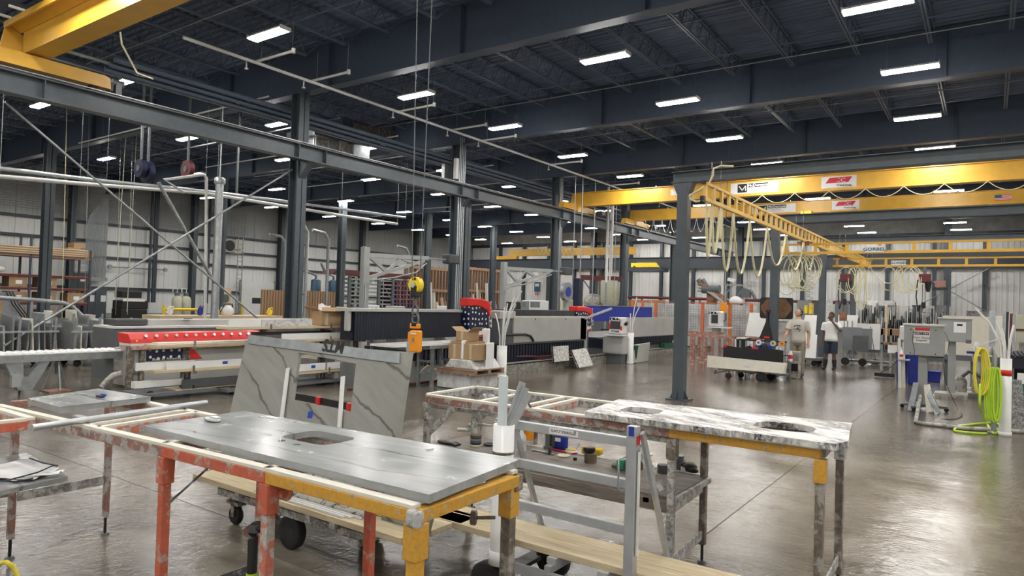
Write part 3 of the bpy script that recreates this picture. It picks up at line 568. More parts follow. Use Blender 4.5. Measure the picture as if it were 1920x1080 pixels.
MB().cyl((-2.53,1.86,.93),(-2.44,1.86,.93),.028,12).build('clamp_knob', M['paint_orange'], t)
for dx in (0,): MB().cyl((-1.75,2.42,.84),(-1.83,2.39,.83),.008,8).cyl((-1.83,2.39,.83),(-1.85,2.38,.83),.032,12).build('wing_screw', M['grime_metal'], t)
MB().bx(-1.69,-1.63,1.79,1.83,ZT-.06,ZT+.002).build('corner_weld', M['crust'], t, bevel=.01); MB().bx(-1.73,-1.66,2.44,2.5,ZT-.07,ZT-.0).build('corner_bracket', M['grime_metal'], t, bevel=.006)
# front-left table corner
t = T('work_table', 'corner of an orange metal frame table cut off by the left edge', 'table', (-5, 1.1, 0))
rail(t, (-6.2,1.60,ZT), (-4.42,1.615,ZT), 'paint_orange_pale'); rail(t, (-4.42,1.59,ZT), (-4.42,.5,ZT), 'paint_orange'); rail(t, (-6.2,.5,ZT), (-4.42,.5,ZT), 'paint_orange')
for x, y in ((-6.15,1.58),(-6.15,.52),(-4.44,.52)): leg(t, x, y, ZT, 'paint_orange_pale')
t_left = t
# low shelf board with drawings
t = T('shelf_board', 'grey stone offcut under crumpled drawings at the left edge', 'board', (-4.9,1.6,.72))
zz = .74; P = [atZ(*p, zz) for p in ((-60,868),(50,849),(127,893),(-20,925))]
mb = MB(); mb._add([v-Vector((0,0,.0)) for v in P]+[v-Vector((0,0,.025)) for v in P], [(0,1,2,3),(7,6,5,4),(0,4,5,1),(1,5,6,2),(2,6,7,3),(3,7,4,0)]); mb.build('board', M['grey_stone'], t)
MB().bx(-6.0,-5.33,1.40,1.48,.66,.713).bx(-6.0,-5.92,1.40,1.48,0,.66).build('support_arm', M['crust'], t); MB().bar((-5.4,1.44,.69),(-4.7,1.62,.69),.05,.045).build('support_bar', M['crust'], t)
for k, (q, m) in enumerate(((((-30,880),(48,862),(100,875),(25,905)),'paper'),(((-40,900),(20,868),(112,880),(62,900)),'paper'),(((5,903),(60,893),(122,884),(110,889)),'paper'))):
    Q = [atZ(*p, zz+.006+.006*k) for p in q]
    o = MB().grid(lambda u, v, Q=Q, k=k: (Q[0].lerp(Q[1],u)).lerp(Q[3].lerp(Q[2],u), v)+Vector((0,0,.006*math.sin(9*u+k)*math.sin(5*v)+.007)), 10, 6).build('drawing_sheet', M['paper'], None)
    tag(o, ['top crumpled white drawing sheet lying on the grey offcut','middle white drawing sheet showing past the top one','thin white sheet at the tip of the drawing pile'][k], 'drawing', 'white drawings on the grey offcut')
for q in (((20,899),(70,886),(100,873)),((55,859),(80,868),(108,873)),((-10,900),(30,903),(62,897))): MB().tube([atZ(*p, zz+.034) for p in q], .004, 5).build('dark_border', M['navy'], t)
t = T('spring_clamp', 'dirty red jawed clamp gripping at the left edge below the drawings', 'clamp', atZ(18,922,.42)); c = atX(16,918,-5.19)
MB().cb((c.x+.03,c.y,c.z+.02),(.05,.08,.045)).build('jaw', M['red'], t, bevel=.01); MB().cb((c.x,c.y-.05,c.z+.01),(.04,.09,.03), rz=.3).build('handle', M['mud'], t, bevel=.01); MB().cb((c.x,c.y-.03,c.z-.03),(.04,.06,.025)).build('handle', M['mud'], t, bevel=.01)
t = T('air_hose', 'bright yellow hose looping at the lower left corner', 'hose', (-4.9,1.6,.0)); MB().tube([atZ(-20,1060,.1),atZ(0,1056,.12),atZ(12,1054,.14),atZ(24,1062,.12),atZ(32,1078,.06),atZ(34,1100,.02)], .014, 8).build('hose', M['hose_yellow'], t)
# ---- grey slab with sink cut-out
ZS = ZT+.016
def seg(a, b, n, jit=0): return [(a[0]+(b[0]-a[0])*i/n+(R_.random()-.5)*jit, a[1]+(b[1]-a[1])*i/n+(R_.random()-.5)*jit) for i in range(n)]
cor = [(-3.60,1.83),(-1.64,1.86),(-1.71,2.54),(-3.66,2.45)]
out = seg(cor[0],cor[1],40,.006)+seg(cor[1],cor[2],3)+seg(cor[2],cor[3],4)+seg(cor[3],cor[0],2)
hole = rrect(-2.72,2.245,.165,.115,.06,5,.02)
t = T('grey_countertop', 'polished grey veined stone top with sink cut-out lying on the orange table', 'countertop', (-2.65,2.2,ZS))
sl1 = plate(MB(), out, [hole, rrect(-2.78,2.075,.018,.018,.017,3), rrect(-2.66,2.07,.018,.018,.017,3)], ZS, ZS+.032).build('slab', M['grey_stone'], t, bevel=.002)
for px, py, dx, dz in ((712,860,0,0),): pass
MB().cb((atZ(806,842,ZS+.036).x, atZ(806,842,ZS+.036).y, ZS+.036),(.035,.012,.008), rz=1.2).build('white_chip', M['quartz_white'], t)
v = [atZ(*p, ZS+.034) for p in ((487,781),(494,783),(499,782),(513,785))]; MB().bar(v[0],v[1],.012,.008).bar(v[2],v[3],.012,.008).build('chalk_mark', M['quartz_white'], t)
v = [atZ(525,828,ZS+.033), atZ(527,815,ZS+.05), atZ(537,808,ZS+.06)]; MB().tube(v, .0025, 5).build('bristle', M['quartz_white'], t)
t = T('grinder_wipe', 'small clear plastic bag lying on the far corner of the grey stone top', 'bag', atZ(400,793,ZS+.033)); c = atZ(398,790,ZS+.033); MB().ell((c.x,c.y,ZS+.045),(.07,.03,.014),12,6).build('film', M['wrap'], t); MB().cb((c.x+.03,c.y,ZS+.06),(.05,.03,.004)).build('label', M['paper'], t)
# ---- small slab on the left
P = [atZ(*p, ZS+.034) for p in ((52,747),(113,763),(283,744),(185,729))]
t = T('small_slab', 'small rough grey stone slab at the left end of the orange table', 'slab', (P[0]+P[2])/2-Vector((0,0,.034)))
plate(MB(), [(p.x,p.y) for p in P], [], ZS, ZS+.034).build('slab', M['grey_stone'], t, bevel=.003)
MB().bx(P[1].x+.04,P[1].x+.5,P[1].y+.05,P[1].y+.09,ZT-.10,ZT-.0).build('side_apron', M['concrete_wall'], t)
c = atZ(188,744,ZS+.036); t = T('folded_glove', 'folded dark and blue glove lying on the small grey slab', 'glove', (c.x,c.y,ZS+.034)); MB().ell((c.x,c.y,ZS+.041),(.05,.022,.008),10,6).build('palm', M['navy'], t); MB().ell((c.x+.01,c.y+.015,ZS+.05),(.035,.014,.008),10,6).build('cuff', M['blue_tape'], t)
# ---- aluminium tube across
a = atZ(60,796,ZT+.05); b = atZ(387,750,ZT+.05); a.z = b.z = ZT+.034
t = tag(MB().cyl(a, b, .017, 12).build('aluminium_tube', M['galv_bright']), 'long silver tube laid across the orange table rails', 'tube')
# ---- grinder hanging by leg
t = T('angle_grinder', 'air grinder with black cup and green body hanging beside an orange leg', 'grinder', atX(483,985,-2.62)); c = atX(483,985,-2.62)
MB().cyl((c.x,c.y,c.z-.02),(c.x,c.y,c.z+.01),.045,16,.03).build('cup_guard', M['black'], t); MB().cyl((c.x-.02,c.y-.03,c.z-.035),(c.x+.0,c.y-.035,c.z-.02),.03,14).build('gear_head', M['chrome'], t)
MB().cyl((c.x,c.y-.02,c.z-.20),(c.x,c.y-.02,c.z-.04),.022,12).build('grip', M['black'], t); MB().cyl((c.x,c.y-.02,c.z-.42),(c.x,c.y-.02,c.z-.2),.024,12).build('body', M['hose_green'], t); MB().cyl((c.x,c.y-.02,c.z-.26),(c.x,c.y-.02,c.z-.22),.026,12).build('collar', M['hose_yellow'], t); MB().bar((c.x,c.y-.02,c.z-.01),(c.x+.1,c.y-.03,c.z+.02),.01).build('hanging_hook', M['black'], t)
# ================================================================ slab cart behind the table
def wheel(mb_t, c, r, th, ax='y', parent=None, tyre='black_rubber', hub='mud'):
    c = Vector(c); d = Vector((0,1,0)) if ax == 'y' else Vector((1,0,0))
    w_ = T  # noqa
    prof = [(r*.62,-th/2),(r*.9,-th/2),(r,-th*.32),(r,th*.32),(r*.9,th/2),(r*.62,th/2)]
    o = MB().lathe(c, prof, 28, ax).build('wheel', M[tyre], parent)
    MB().lathe(c, [(r*.18,-th*.42),(r*.2,-th*.30),(r*.63,-th*.36),(r*.64,th*.36),(r*.2,th*.3),(r*.18,th*.42)], 24, ax).build('hub', M[hub], o)
    return o
t = T('slab_cart', 'wheeled wooden slab cart standing behind the orange table', 'cart', (-4,3.2,0))
zc = .35
for i, y in enumerate((3.00, 3.22, 3.44)):
    MB().bx(-5.12+.03*i,-2.86+.05*i,y,y+.20,zc-.04,zc).build('plank', M['plank'], t, bevel=.003)
for y in (3.05,3.5): MB().bx(-4.85,-3.2,y,y+.05,.23,.28).build('frame_rail', M['crust'], t)
for x in (-4.55,-3.75,-3.5): MB().bx(x,x+.05,3.0,3.6,.27,.31).build('cross_member', M['crust'], t)
for x,y in ((-4.0,3.10),(-3.7,3.58)): wheel(t,(x,y,.118),.118,.075,'y',t)
for x,y in ((-4.75,3.15),(-4.75,3.5)): 
    wheel(t,(x,y,.07),.07,.045,'y',t,hub='machine_dark'); MB().bx(x-.03,x+.07,y-.035,y+.035,.15,.165).bx(x-.02,x+.02,y-.035,y-.027,.06,.16).bx(x-.02,x+.02,y+.027,y+.035,.06,.16).bx(x-.06,x+.09,y-.05,y+.05,.165,.185).bx(x-.03,x+.05,y-.04,y+.04,.18,.235).build('caster_fork', M['grime_metal'], t)
MB().bx(-3.4,-3.25,3.02,3.3,.20,.24).build('step', M['crust'], t)
# A-frame that holds the upright slab
for x in (-5.45,-3.92): MB().bar((x,3.62,.35),(x,3.76,1.2),.04).build('back_post', M['galv'], t)
MB().bar((-5.5,3.68,.33),(-3.4,3.68,.33),.3,.03).build('deck', M['plank'], t)
def onplane(px, py, P0, n): d = ray(px,py); o = Vector((0,0,EYE)); return o+d*((P0-o).dot(n)/d.dot(n))
P0 = Vector((-4.1,3.30,zc)); vdir = Vector((0,.30,1.02)).normalized(); udir = Vector((1,0,0)); nrm = udir.cross(vdir)  # towards -y
def pl(px, py): v = onplane(px,py,P0,nrm)-P0; return (v.dot(udir), v.dot(vdir))
TL = pl(467,640); TR = pl(775,662); BR_ = pl(762,826); BL_ = pl(447,778)
bx0 = BL_[0]+(TL[0]-BL_[0])*0; 
outl = [(BL_[0]-.02,.005),(BR_[0]+.0,.005),(TR[0],TR[1]),(TL[0],TL[1])]
hol = [pl(553,751),pl(663,773),pl(673,684),pl(566,663)]
t = T('grey_countertop', 'dull grey veined slab with a square window, standing upright on the cart', 'countertop', P0)
plate(MB(), outl, [hol], 0, .032, (P0,udir,vdir,nrm)).build('slab', M['grey_stone_up'], t, bevel=.002)
s = [pl(473,628+2),pl(757,664),pl(756,684),pl(472,646)]
o = plate(MB(), s, [], -.012, -.002, (P0,udir,vdir,nrm)) if False else plate(MB(), s, [], .034, .044, (P0,udir,vdir,nrm)); o = tag(o.build('steel_strip', M['galv']), 'brushed steel bar fixed along the top edge of the upright grey slab', 'strip')
c = pl(634,651); mk = P0+udir*c[0]+vdir*c[1]+nrm*.046
text('MTS', .135, mk, -udir+vdir*.05, -vdir, M['ink'], o, 'marker_writing', .0005, 1.0, .004)
for a, b, lab in (((540,690),(527,792),'left one of two white sticks leaning on the upright grey slab'),((643,706),(636,806),'right one of two white sticks, across the window of the slab')):
    pa = onplane(*a,P0+nrm*.05,nrm); pb = onplane(*b,P0+nrm*.05,nrm); pb = pa+(pb-pa)*((pa.z-zc-.01)/(pa.z-pb.z)); o = tag(MB().bar(pa,pb,.035,.012,up=nrm).build('white_stick', M['quartz_white']), lab, 'stick', 'white sticks against the upright slab')
c = pl(588,779); plate(MB(), rrect(c[0],c[1],.028,.026,.003,1,.1), [], .0325, .034, (P0,udir,vdir,nrm)).build('tape_square', M['blue_tape'], t)
# pieces on the cart's front plank
t = T('granite_offcut', 'black and white granite offcut propped on the cart plank under the table', 'offcut', (-3.9,3.2,zc))
f2 = (Vector((-4.25,3.14,zc)), Vector((1,0,0)), Vector((0,.12,1)).normalized(), Vector((0,-1,.12)).normalized())
plate(MB(), [(0,.03),(.12,0),(.98,0),(1.02,.05),(1.0,.30),(.9,.32),(.05,.30)], [], 0, .03, f2).build('piece', M['white_granite_up'], t, bevel=.003)
f3 = (Vector((-3.2,3.20,zc)), Vector((1,0,0)), Vector((0,.12,1)).normalized(), Vector((0,-1,.12)).normalized())
tag(plate(MB(), [(0,0),(.40,0),(.46,.30),(0,.30)], [], 0, .03, f3).build('stone_offcut', M['grey_stone_up']), 'plain grey stone offcut propped beside the speckled one under the table', 'offcut')
for k in range(3): tag(MB().bx(-4.35+.06*k,-3.4+.05*k,3.02+.028*k,3.04+.028*k,zc+.002,zc+.014).build('white_trim_strip', M['quartz_white']), f'{["front","middle","rear"][k]} one of three thin white strips lying on the cart plank', 'strip', 'thin white strips on the cart plank')
# ================================================================ aluminium trolley with pipe
t = T('slab_trolley', 'aluminium A-frame trolley with wooden plank bed in front of the long table', 'trolley', (-2,3.5,0)); TRO = t
yr = 3.40; xl, xr = -2.36, -1.56
for z in (1.07,.845,.60): MB().bx(xl,xr,yr-.02,yr+.02,z-.05,z).build('cross_rail', M['aluminium'], t, bevel=.003)
for x, z1 in ((xl,1.10),(xr,1.135)): MB().bx(x-.025,x+.03,yr-.03,yr+.03,.22,z1).build('upright', M['aluminium'], t, bevel=.003)
MB().bar((xr+.045,3.42,1.10),(xr+.06,3.80,.30),.02,.035).build('rear_strut', M['galv_bright'], t); MB().bar((xr+.04,yr,.45),(xr+.04,yr,1.0),.008,.02).build('slide_channel', M['quartz_white'], t)
MB().bar((xl,3.42,1.06),(xl,3.80,.30),.02,.035).build('rear_strut', M['galv_bright'], t)
for x in (xl-.045,xr-.045): MB().tube([(x+.02,yr-.03,.97),(x-.005,yr-.06,.96),(x-.005,yr-.06,.80),(x+.02,yr-.03,.79)],.006,6).build('grab_handle', M['galv'], t)
MB().cb((xr+.005,yr-.032,1.11),(.03,.004,.05)).build('blue_sticker', M['blue'], t); MB().cb((xr+.034,yr,1.06),(.004,.03,.045)).build('red_sticker', M['red'], t)
for i in range(2): MB().bx(-3.13,-.85,3.43+.165*i,3.59+.165*i,.31,.35).build('plank', M['plank'], t, bevel=.003)
for y in (3.36,3.76): MB().bx(xl+.05,-.95,y-.02,y+.02,.19,.24).build('frame_rail', M['aluminium'], t)
for x in (-2.05,-1.72,-1.4): MB().bx(x-.02,x+.02,3.36,3.78,.235,.275).bx(x-.03,x+.03,3.40,3.50,.275,.31).build('cross_member', M['aluminium'], t)
for x,y in ((-2.42,3.30),(-2.30,3.84),(-1.1,3.32),(-1.1,3.86)): wheel(t,(x,y,.118),.118,.07,'y',t,hub='rust_machine')
MB().bx(-2.44,-2.40,3.36,3.40,.12,.24).build('axle_post', M['machine_dark'], t); MB().bx(-1.15,-1.05,3.33,3.85,.105,.13).build('axle', M['machine_dark'], t); MB().bx(-2.47,-2.37,3.33,3.85,.105,.13).build('axle', M['machine_dark'], t)
MB().cb((-1.98,yr-.0215,1.045),(.19,.003,.034)).build('sticker', M['quartz_white'], t); text('groves.com', .034, (-1.98,yr-.0235,1.045), (-1,0,0), (0,0,-1), M['ink'], t, squash=1.05, depth=.0005)
# pipe holder
c = Vector((-2.33,3.285,0)); r = .063
t = T('pipe_holder', 'upright white plastic pipe strapped to the aluminium trolley', 'pipe', (c.x,c.y,.27))
mb = MB(); mb.lathe((c.x,c.y,0), [(r-.006,1.06),(r,1.06),(r,.32),(r+.006,.32),(r+.006,.26),(r-.006,.26)], 28); mb.sm = [s for s in mb.sm]
mb2 = MB(); n=28; vs=[]; 
for rr, z in ((r,.32),(r,1.06),(r-.006,1.06),(r-.006,.5)):
    for i in range(n): a=2*PI*i/n; vs.append((c.x+rr*math.cos(a),c.y+rr*math.sin(a),z))
mb2._add(vs,[(j*n+i,j*n+(i+1)%n,(j+1)*n+(i+1)%n,(j+1)*n+i) for j in range(3) for i in range(n)],True); mb2.build('tube', M['pvc'], t)
MB().lathe((c.x,c.y,0), [(r+.001,.33),(r+.006,.33),(r+.006,.25),(r+.001,.25)], 28).build('end_cap', M['pvc'], t)
MB().lathe((c.x,c.y,0), [(r+.001,.905),(r+.003,.905),(r+.003,.89),(r+.001,.89)], 28).build('strap', M['grime_metal'], t)
MB().bx(c.x-.02,c.x+.02,c.y+r,yr-.03,.86,.92).bx(c.x-.02,c.x+.02,c.y+r,yr-.03,.5,.54).build('bracket', M['galv'], t)
tag(MB().bx(c.x-.028,c.x+.028,c.y-.03,c.y-.012,.52,1.345).build('clear_strip', mat('pale_strip',(.60,.66,.68),.2,0,.05)), 'tall flat pale bluish strip standing in the white pipe', 'strip')
for k, (p, q, w_) in enumerate((((c.x-.01,c.y+.035,.55),(c.x+.01,c.y+.46,1.33),.028),((c.x+.02,c.y+.03,.55),(c.x+.05,c.y+.44,1.28),.03),((c.x+.035,c.y+.02,.55),(c.x+.085,c.y+.40,1.22),.03))):
    pp = Vector(p); qq = Vector(q); 
    pp = Vector((c.x-.03+.03*k, c.y+.03, .86)); qq = pp+Vector((.02+.015*k,.36,.36-.02*k)); pp = Vector((c.x-.005+.012*k,c.y+.015,1.0)); qq = Vector((c.x+.055+.024*k,c.y+.10,1.305-.03*k))
    tag(MB().bar(pp, qq, .014, .04).build('aluminium_bar', M['aluminium']), ['left','middle','right'][k]+' one of three grey bars sticking out of the white pipe at a slant', 'bar', 'grey bars in the white pipe')
# ================================================================ long galvanised table with tool shelf
t = T('work_table', 'long crusted metal table with lower tool shelf, behind the aluminium trolley', 'table', (-2.3,4.3,0)); t2 = t
yn = lambda x: 4.0+.012*(x+3.5); yf = lambda x: 4.68+.03*(x+3.6)
rail(t,(-3.58,yn(-3.58),ZT),(-1.6,yn(-1.6),ZT),'crust_red'); rail(t,(-1.6,yn(-1.6),ZT),(-.74,yn(-.74),ZT),'paint_yellow')
rail(t,(-3.63,yf(-3.63),ZT),(-.74,yf(-.74),ZT),'crust')
for x in (-3.60,-3.08,-2.72,-2.6,-1.6,-.74): rail(t,(x,yn(x)+.03,ZT),(x-.03,yf(x)-.03,ZT),'paint_orange_pale' if x in (-2.72,-2.6) else 'crust',w_=.04)
MB().bar((-3.55,yn(-3.5)+.02,.955),(-1.62,yn(-1.6)+.02,.955),.03,.03).build('lower_rail', M['crust'], t)
for x,y,m,l in ((-3.57,4.0,'crust','crust'),(-3.62,4.66,'crust','crust'),(-1.58,4.02,'grime_metal','crust'),(-1.62,4.72,'grime_metal','grime_metal'),(-.74,4.03,'paint_yellow','grime_metal'),(-.76,4.76,'crust','grime_metal')): leg(t,x,y,ZT,m,l,w_=.05)
for x in (-3.57,-1.59): MB().bar((x,4.0,.20),(x-.03,4.7,.20),.012,.06).bar((x,4.0,.53),(x-.03,4.7,.53),.012,.06).build('cross_brace', M['crust'], t)
MB().bar((-.74,4.03,.22),(-.76,4.76,.22),.012,.06).build('cross_brace', M['crust'], t)
MB().bar((-3.57,3.985,.72),(-3.30,3.985,.97),.05,.008,up=(0,1,0)).build('knee_brace', M['crust'], t); MB().bar((-3.62,4.66,.72),(-3.35,4.66,.97),.05,.008,up=(0,1,0)).build('knee_brace', M['crust'], t)
MB().bar((-1.85,3.985,.97),(-1.62,3.985,.66),.05,.008,up=(0,1,0)).build('knee_brace', M['crust'], t); MB().bar((-1.62,4.70,.85),(-1.78,4.70,.97),.05,.008,up=(0,1,0)).build('knee_brace', M['crust'], t)
zs = .60
MB().bx(-3.72,-1.60,4.06,4.74,zs-.02,zs).build('shelf_board', M['shelf_wood'], t); MB().bx(-3.72,-1.60,4.03,4.06,zs-.09,zs-.015).build('shelf_apron', M['wood_brown'] if False else M['shelf_wood'], t); MB().bx(-1.60,-1.575,4.06,4.74,zs-.04,zs-.005).build('shelf_edge', M['crust'], t)
for x in (-3.4,-1.75): MB().bx(x-.02,x+.02,4.03,4.74,zs-.05,zs-.02).build('shelf_bearer', M['crust'], t)
def sh(px, py): return atZ(px, py, zs)
# marble tops on it
cor = [(-2.16,3.94),(-1.5,3.945),(-.68,4.12) if False else (-.66,3.97),(-.62,4.10),(-.70,4.80),(-2.25,4.64)]
out = seg(cor[0],cor[1],16,.012)+seg(cor[1],cor[2],20,.012)+seg(cor[2],cor[3],2)+seg(cor[3],cor[4],4,.006)+seg(cor[4],cor[5],6)+seg(cor[5],cor[0],6,.014)
h1 = rrect(-1.90,4.27,.13,.13,.08,5,.1); h2 = rrect(-1.0,4.33,.17,.15,.12,6,.1)
t = T('granite_countertop', 'white granite top with black veins and two sink cut-outs on the long table', 'countertop', (-1.4,4.3,ZS))
plate(MB(), out, [h1,h2], ZS, ZS+.035).build('slab', M['white_granite'], t, bevel=.003)
MB().cb((-1.33,3.955,ZS+.0355),(.05,.01,.002)).build('tape_mark', M['blue_tape'], t)
tag(MB().bx(-2.3,-.74,4.70,4.735,ZS+.001,ZS+.012).build('backsplash_strip', M['quartz_white']), 'narrow white strip lying along the far edge of the long table', 'strip')
t = T('clamp_bracket', 'small black angle clamp on the near rail of the long table', 'clamp', (-2.93,4.0,ZT+.016)); c = atY(988,752,4.0)
MB().bar((c.x-.03,4.0,ZT+.10),(c.x+.035,4.0,ZT+.018),.006,.02,up=(0,1,0)).build('blade', M['black'], t); MB().bar((c.x,4.0,ZT+.055),(c.x-.03,4.02,ZT+.018),.02,.006).build('arm', M['mud'], t)
t = T('plastic_film', 'scrap of clear film caught in the left bay of the long table', 'film', (-3.4,4.35,.9)); 
for k in range(3): MB().grid(lambda u,v,k=k: Vector((-3.5+.1*k+.12*u+.03*math.sin(7*v+k),4.6+.03*math.sin(9*u+k),1.0-.14*v-.05*k)), 5, 5).build('fold', M['wrap'], t)
# ---- tools on the shelf
def cylthing(name, label, cat, px, py, r, h, m, grp=None, dz=0, top=None):
    c = sh(px,py); t = T(name,label,cat,(c.x,c.y,zs+dz),0,grp); MB().lathe((c.x,c.y,zs+dz),[(r*.97,0),(r,.004),(r,h-.004),(r*.97,h)],22).build('disc' if h < .04 else 'body', M[m], t)
    if top: MB().cyl((c.x,c.y,zs+dz+h),(c.x,c.y,zs+dz+h+.002),r*.45,16).build('centre', M[top], t)
    return t, c
for k in range(6): cylthing('polishing_pad', ['lowest grey','second dark','third blue striped','fourth black','fifth teal edged','topmost brown felt'][k]+' pad of the stack at the left end of the tool shelf', 'pad', 892, 836, .046+.003*(k==0), .015, ['pad_cream','black','blue_grey','grey_mid','grey_dark','pad_brown'][k], 'pads stacked at the left of the tool shelf', .0155*k)
c = sh(835,832); t = T('work_gloves', 'crumpled black glove at the left end of the tool shelf', 'glove', (c.x,c.y,zs)); MB().ell((c.x,c.y,zs+.014),(.09,.035,.014),14,8).build('palm', M['black'], t)
for k in range(4): MB().tube([(c.x+.05,c.y-.02+.014*k,zs+.015),(c.x+.10,c.y-.025+.018*k,zs+.018),(c.x+.135,c.y-.03+.02*k,zs+.008)],.009,8).build('finger', M['black'], t)
t = T('bar_clamp', 'plaster crusted bar clamp lying at the back of the tool shelf', 'clamp', sh(930,812)); a = sh(895,812); b = sh(975,822)
MB().bar((a.x,a.y,zs+.08),(b.x,b.y,zs+.075),.022,.022).build('bar', M['mud'], t, bevel=.004)
for f in (.1,.45,.75): q = a.lerp(b,f); MB().cyl((q.x,q.y-.01,zs+.002),(q.x,q.y-.01,zs+.115),.006,8).cyl((q.x,q.y-.01,zs+.115),(q.x,q.y-.01,zs+.125),.02,10).build('spindle', M['mud'], t)
MB().cb((a.x-.05,a.y-.03,zs+.05),(.07,.05,.06)).cb((a.x-.12,a.y-.05,zs+.02),(.12,.05,.03), rz=.4).build('jaw', M['mud'], t, bevel=.012)
c = sh(918,835); t = T('dark_dish', 'shallow black dish just left of the white pipe on the shelf', 'dish', (c.x,c.y,zs)); MB().lathe((c.x,c.y,zs),[(.04,0),(.055,.014),(.05,.014),(.038,.004)],20).build('dish', M['black'], t)
c = sh(977,846); t = T('spray_bottle', 'half full white plastic bottle right of the white pipe', 'bottle', (c.x,c.y,zs)); MB().lathe((c.x,c.y,zs),[(.036,0),(.040,.006),(.040,.10),(.034,.125),(.016,.15),(.014,.17)],22).build('bottle', M['wrap'], t); MB().lathe((c.x,c.y,zs),[(.0405,.004),(.0405,.06)],22).build('liquid', M['foam_white'], t)
c = sh(991,832); t = T('paste_jar', 'clear jar with bright orange label and splashed white lid on shelf', 'jar', (c.x,c.y,zs)); MB().lathe((c.x,c.y,zs),[(.044,0),(.047,.005),(.047,.14),(.042,.15)],22).build('jar', M['wrap'], t); MB().lathe((c.x,c.y,zs),[(.0478,.035),(.0478,.135)],22).build('label', M['orange'], t)
mb = MB().lathe((c.x,c.y,zs),[(.045,.15),(.045,.165),(.02,.17)],18); mb.build('lid', M['quartz_white'], t); MB().cb((c.x,c.y-.02,zs+.18),(.06,.03,.03)).cb((c.x-.04,c.y,zs+.18),(.03,.03,.03)).build('trigger', M['blue'], t, bevel=.008)
cylthing('adhesive_can', 'tall grey can behind the orange labelled jar', 'can', 1001, 832, .03, .16, 'grime_metal')
c = sh(1052,842); t = T('plastic_tub', 'blue and white lidded tub in the middle of the tool shelf', 'tub', (c.x,c.y,zs)); MB().lathe((c.x,c.y,zs),[(.05,0),(.056,.005),(.058,.16),(.054,.165)],24).build('tub', M['blue'], t); MB().lathe((c.x,c.y,zs),[(.0588,.13),(.0592,.165)],24).build('white_band', M['quartz_white'], t); MB().lathe((c.x,c.y,zs),[(.06,.162),(.06,.178),(.05,.18)],24).build('lid', M['grey_mid'], t)
text('ACETONE',.022,(c.x-.01,c.y-.0595,zs+.10),(1,0,0),(0,0,1),M['quartz_white'],t,'label_print',.0006) if False else None
MB().cb((c.x,c.y-.056,zs+.085),(.05,.006,.03)).build('label_patch', M['quartz_white'], t)
for k,(px,h,r) in enumerate(((1027,.17,.022),(1037,.17,.022),(1031,.06,.014))): cylthing('core_bit', ['left tall dark core bit beside the blue tub','right tall dark core bit beside the blue tub','short dark core bit in front of the tall ones'][k], 'core bit', px, 842 if k<2 else 852, r, h, 'grey_dark' if k else 'machine_dark', 'core bits on the tool shelf')
for p,q,n_,lb,m in (((1000,846),(1036,853),'wrench','flat steel wrench lying on the tool shelf','galv'),((1022,840),(1062,850),'hammer','hammer with red handle on the tool shelf','red'),((1060,844),(1080,846),'scraper','yellow handled scraper behind the red hammer','yellow_bright'),((1072,852),(1082,851),'marker_pen','short red marker near the brown wheels','red'),((1078,845),(1086,834),'chisel','dark thin chisel leaning near the yellow scraper','machine_dark')):
    a = sh(*p); b = sh(*q); t = T(n_, lb, n_.replace('_',' '), ((a.x+b.x)/2,(a.y+b.y)/2,zs)); MB().bar((a.x,a.y,zs+.008),(b.x,b.y,zs+.008),.014,.012).build('handle', M[m], t, bevel=.003)
    if n_ == 'hammer': MB().cb((a.x,a.y,zs+.012),(.022,.07,.022), rz=.5).build('head', M['machine_dark'], t)
    if n_ == 'wrench': MB().cyl((a.x,a.y,zs+.002),(a.x,a.y,zs+.012),.016,10).cyl((b.x,b.y,zs+.002),(b.x,b.y,zs+.012),.016,10).build('jaw', M['galv'], t)
cylthing('polishing_pad','pale round polishing pad lying alone on the shelf','pad',1057,856,.05,.012,'pad_cream',top='quartz_white')
cylthing('knob','small black block by the pale pad','block',1078,863,.014,.022,'black')
for k in range(5): cylthing('grinding_wheel', ['bottom','second','third','fourth','fifth'][k]+' brown wheel of the middle stack on the tool shelf','wheel',1107,867,.047,.013,'pad_brown','brown wheels stacked on the shelf',.0135*k)
cylthing('grinding_wheel','orange brown topped black wheel resting on the brown wheel stack','wheel',1104,866,.045,.032,'black','brown wheels stacked on the shelf',.078,top='wood_brown')
c = sh(1110,852); t = T('yellow_sponge', 'large yellow sponge behind the brown wheel stack', 'sponge', (c.x,c.y,zs)); MB().cb((c.x,c.y,zs+.03),(.17,.07,.055),rz=.05).build('sponge', mat('yellow_foam',(.62,.42,.03),.9,0,.1,30), t, bevel=.015)
cylthing('grinding_wheel','low brown wheel pair left of the green box','wheel',1157,876,.04,.02,'pad_brown')
c = sh(1165,880)
for k,(m,dx,w_,lb) in enumerate((('green_label',0,.055,'green edged sponge block in front of the trolley post'),('pink',.06,.03,'pink sponge block beside the green one'))): t = T('sponge_block', lb, 'sponge', (c.x+dx,c.y,zs),0); MB().cb((c.x+dx,c.y,zs+.035),(w_,.06,.07),rz=.1).build('block', M[m], t, bevel=.005)
c = sh(1199,880); t = T('sponge_block', 'grey and brown sponge block right of the trolley post', 'sponge', (c.x,c.y,zs)); MB().cb((c.x-.03,c.y,zs+.04),(.018,.06,.08),rz=.25).build('yellow_layer', M['sponge'], t); MB().cb((c.x,c.y,zs+.04),(.045,.06,.08),rz=.25).build('brown_layer', M['pad_brown'], t, bevel=.004)
cylthing('polishing_pad','orange rimmed pad near the far edge of the shelf','pad',1212,853,.05,.012,'pad_cream',top='orange'); cylthing('polishing_pad','white pad left of the orange rimmed one','pad',1190,853,.04,.01,'quartz_white')
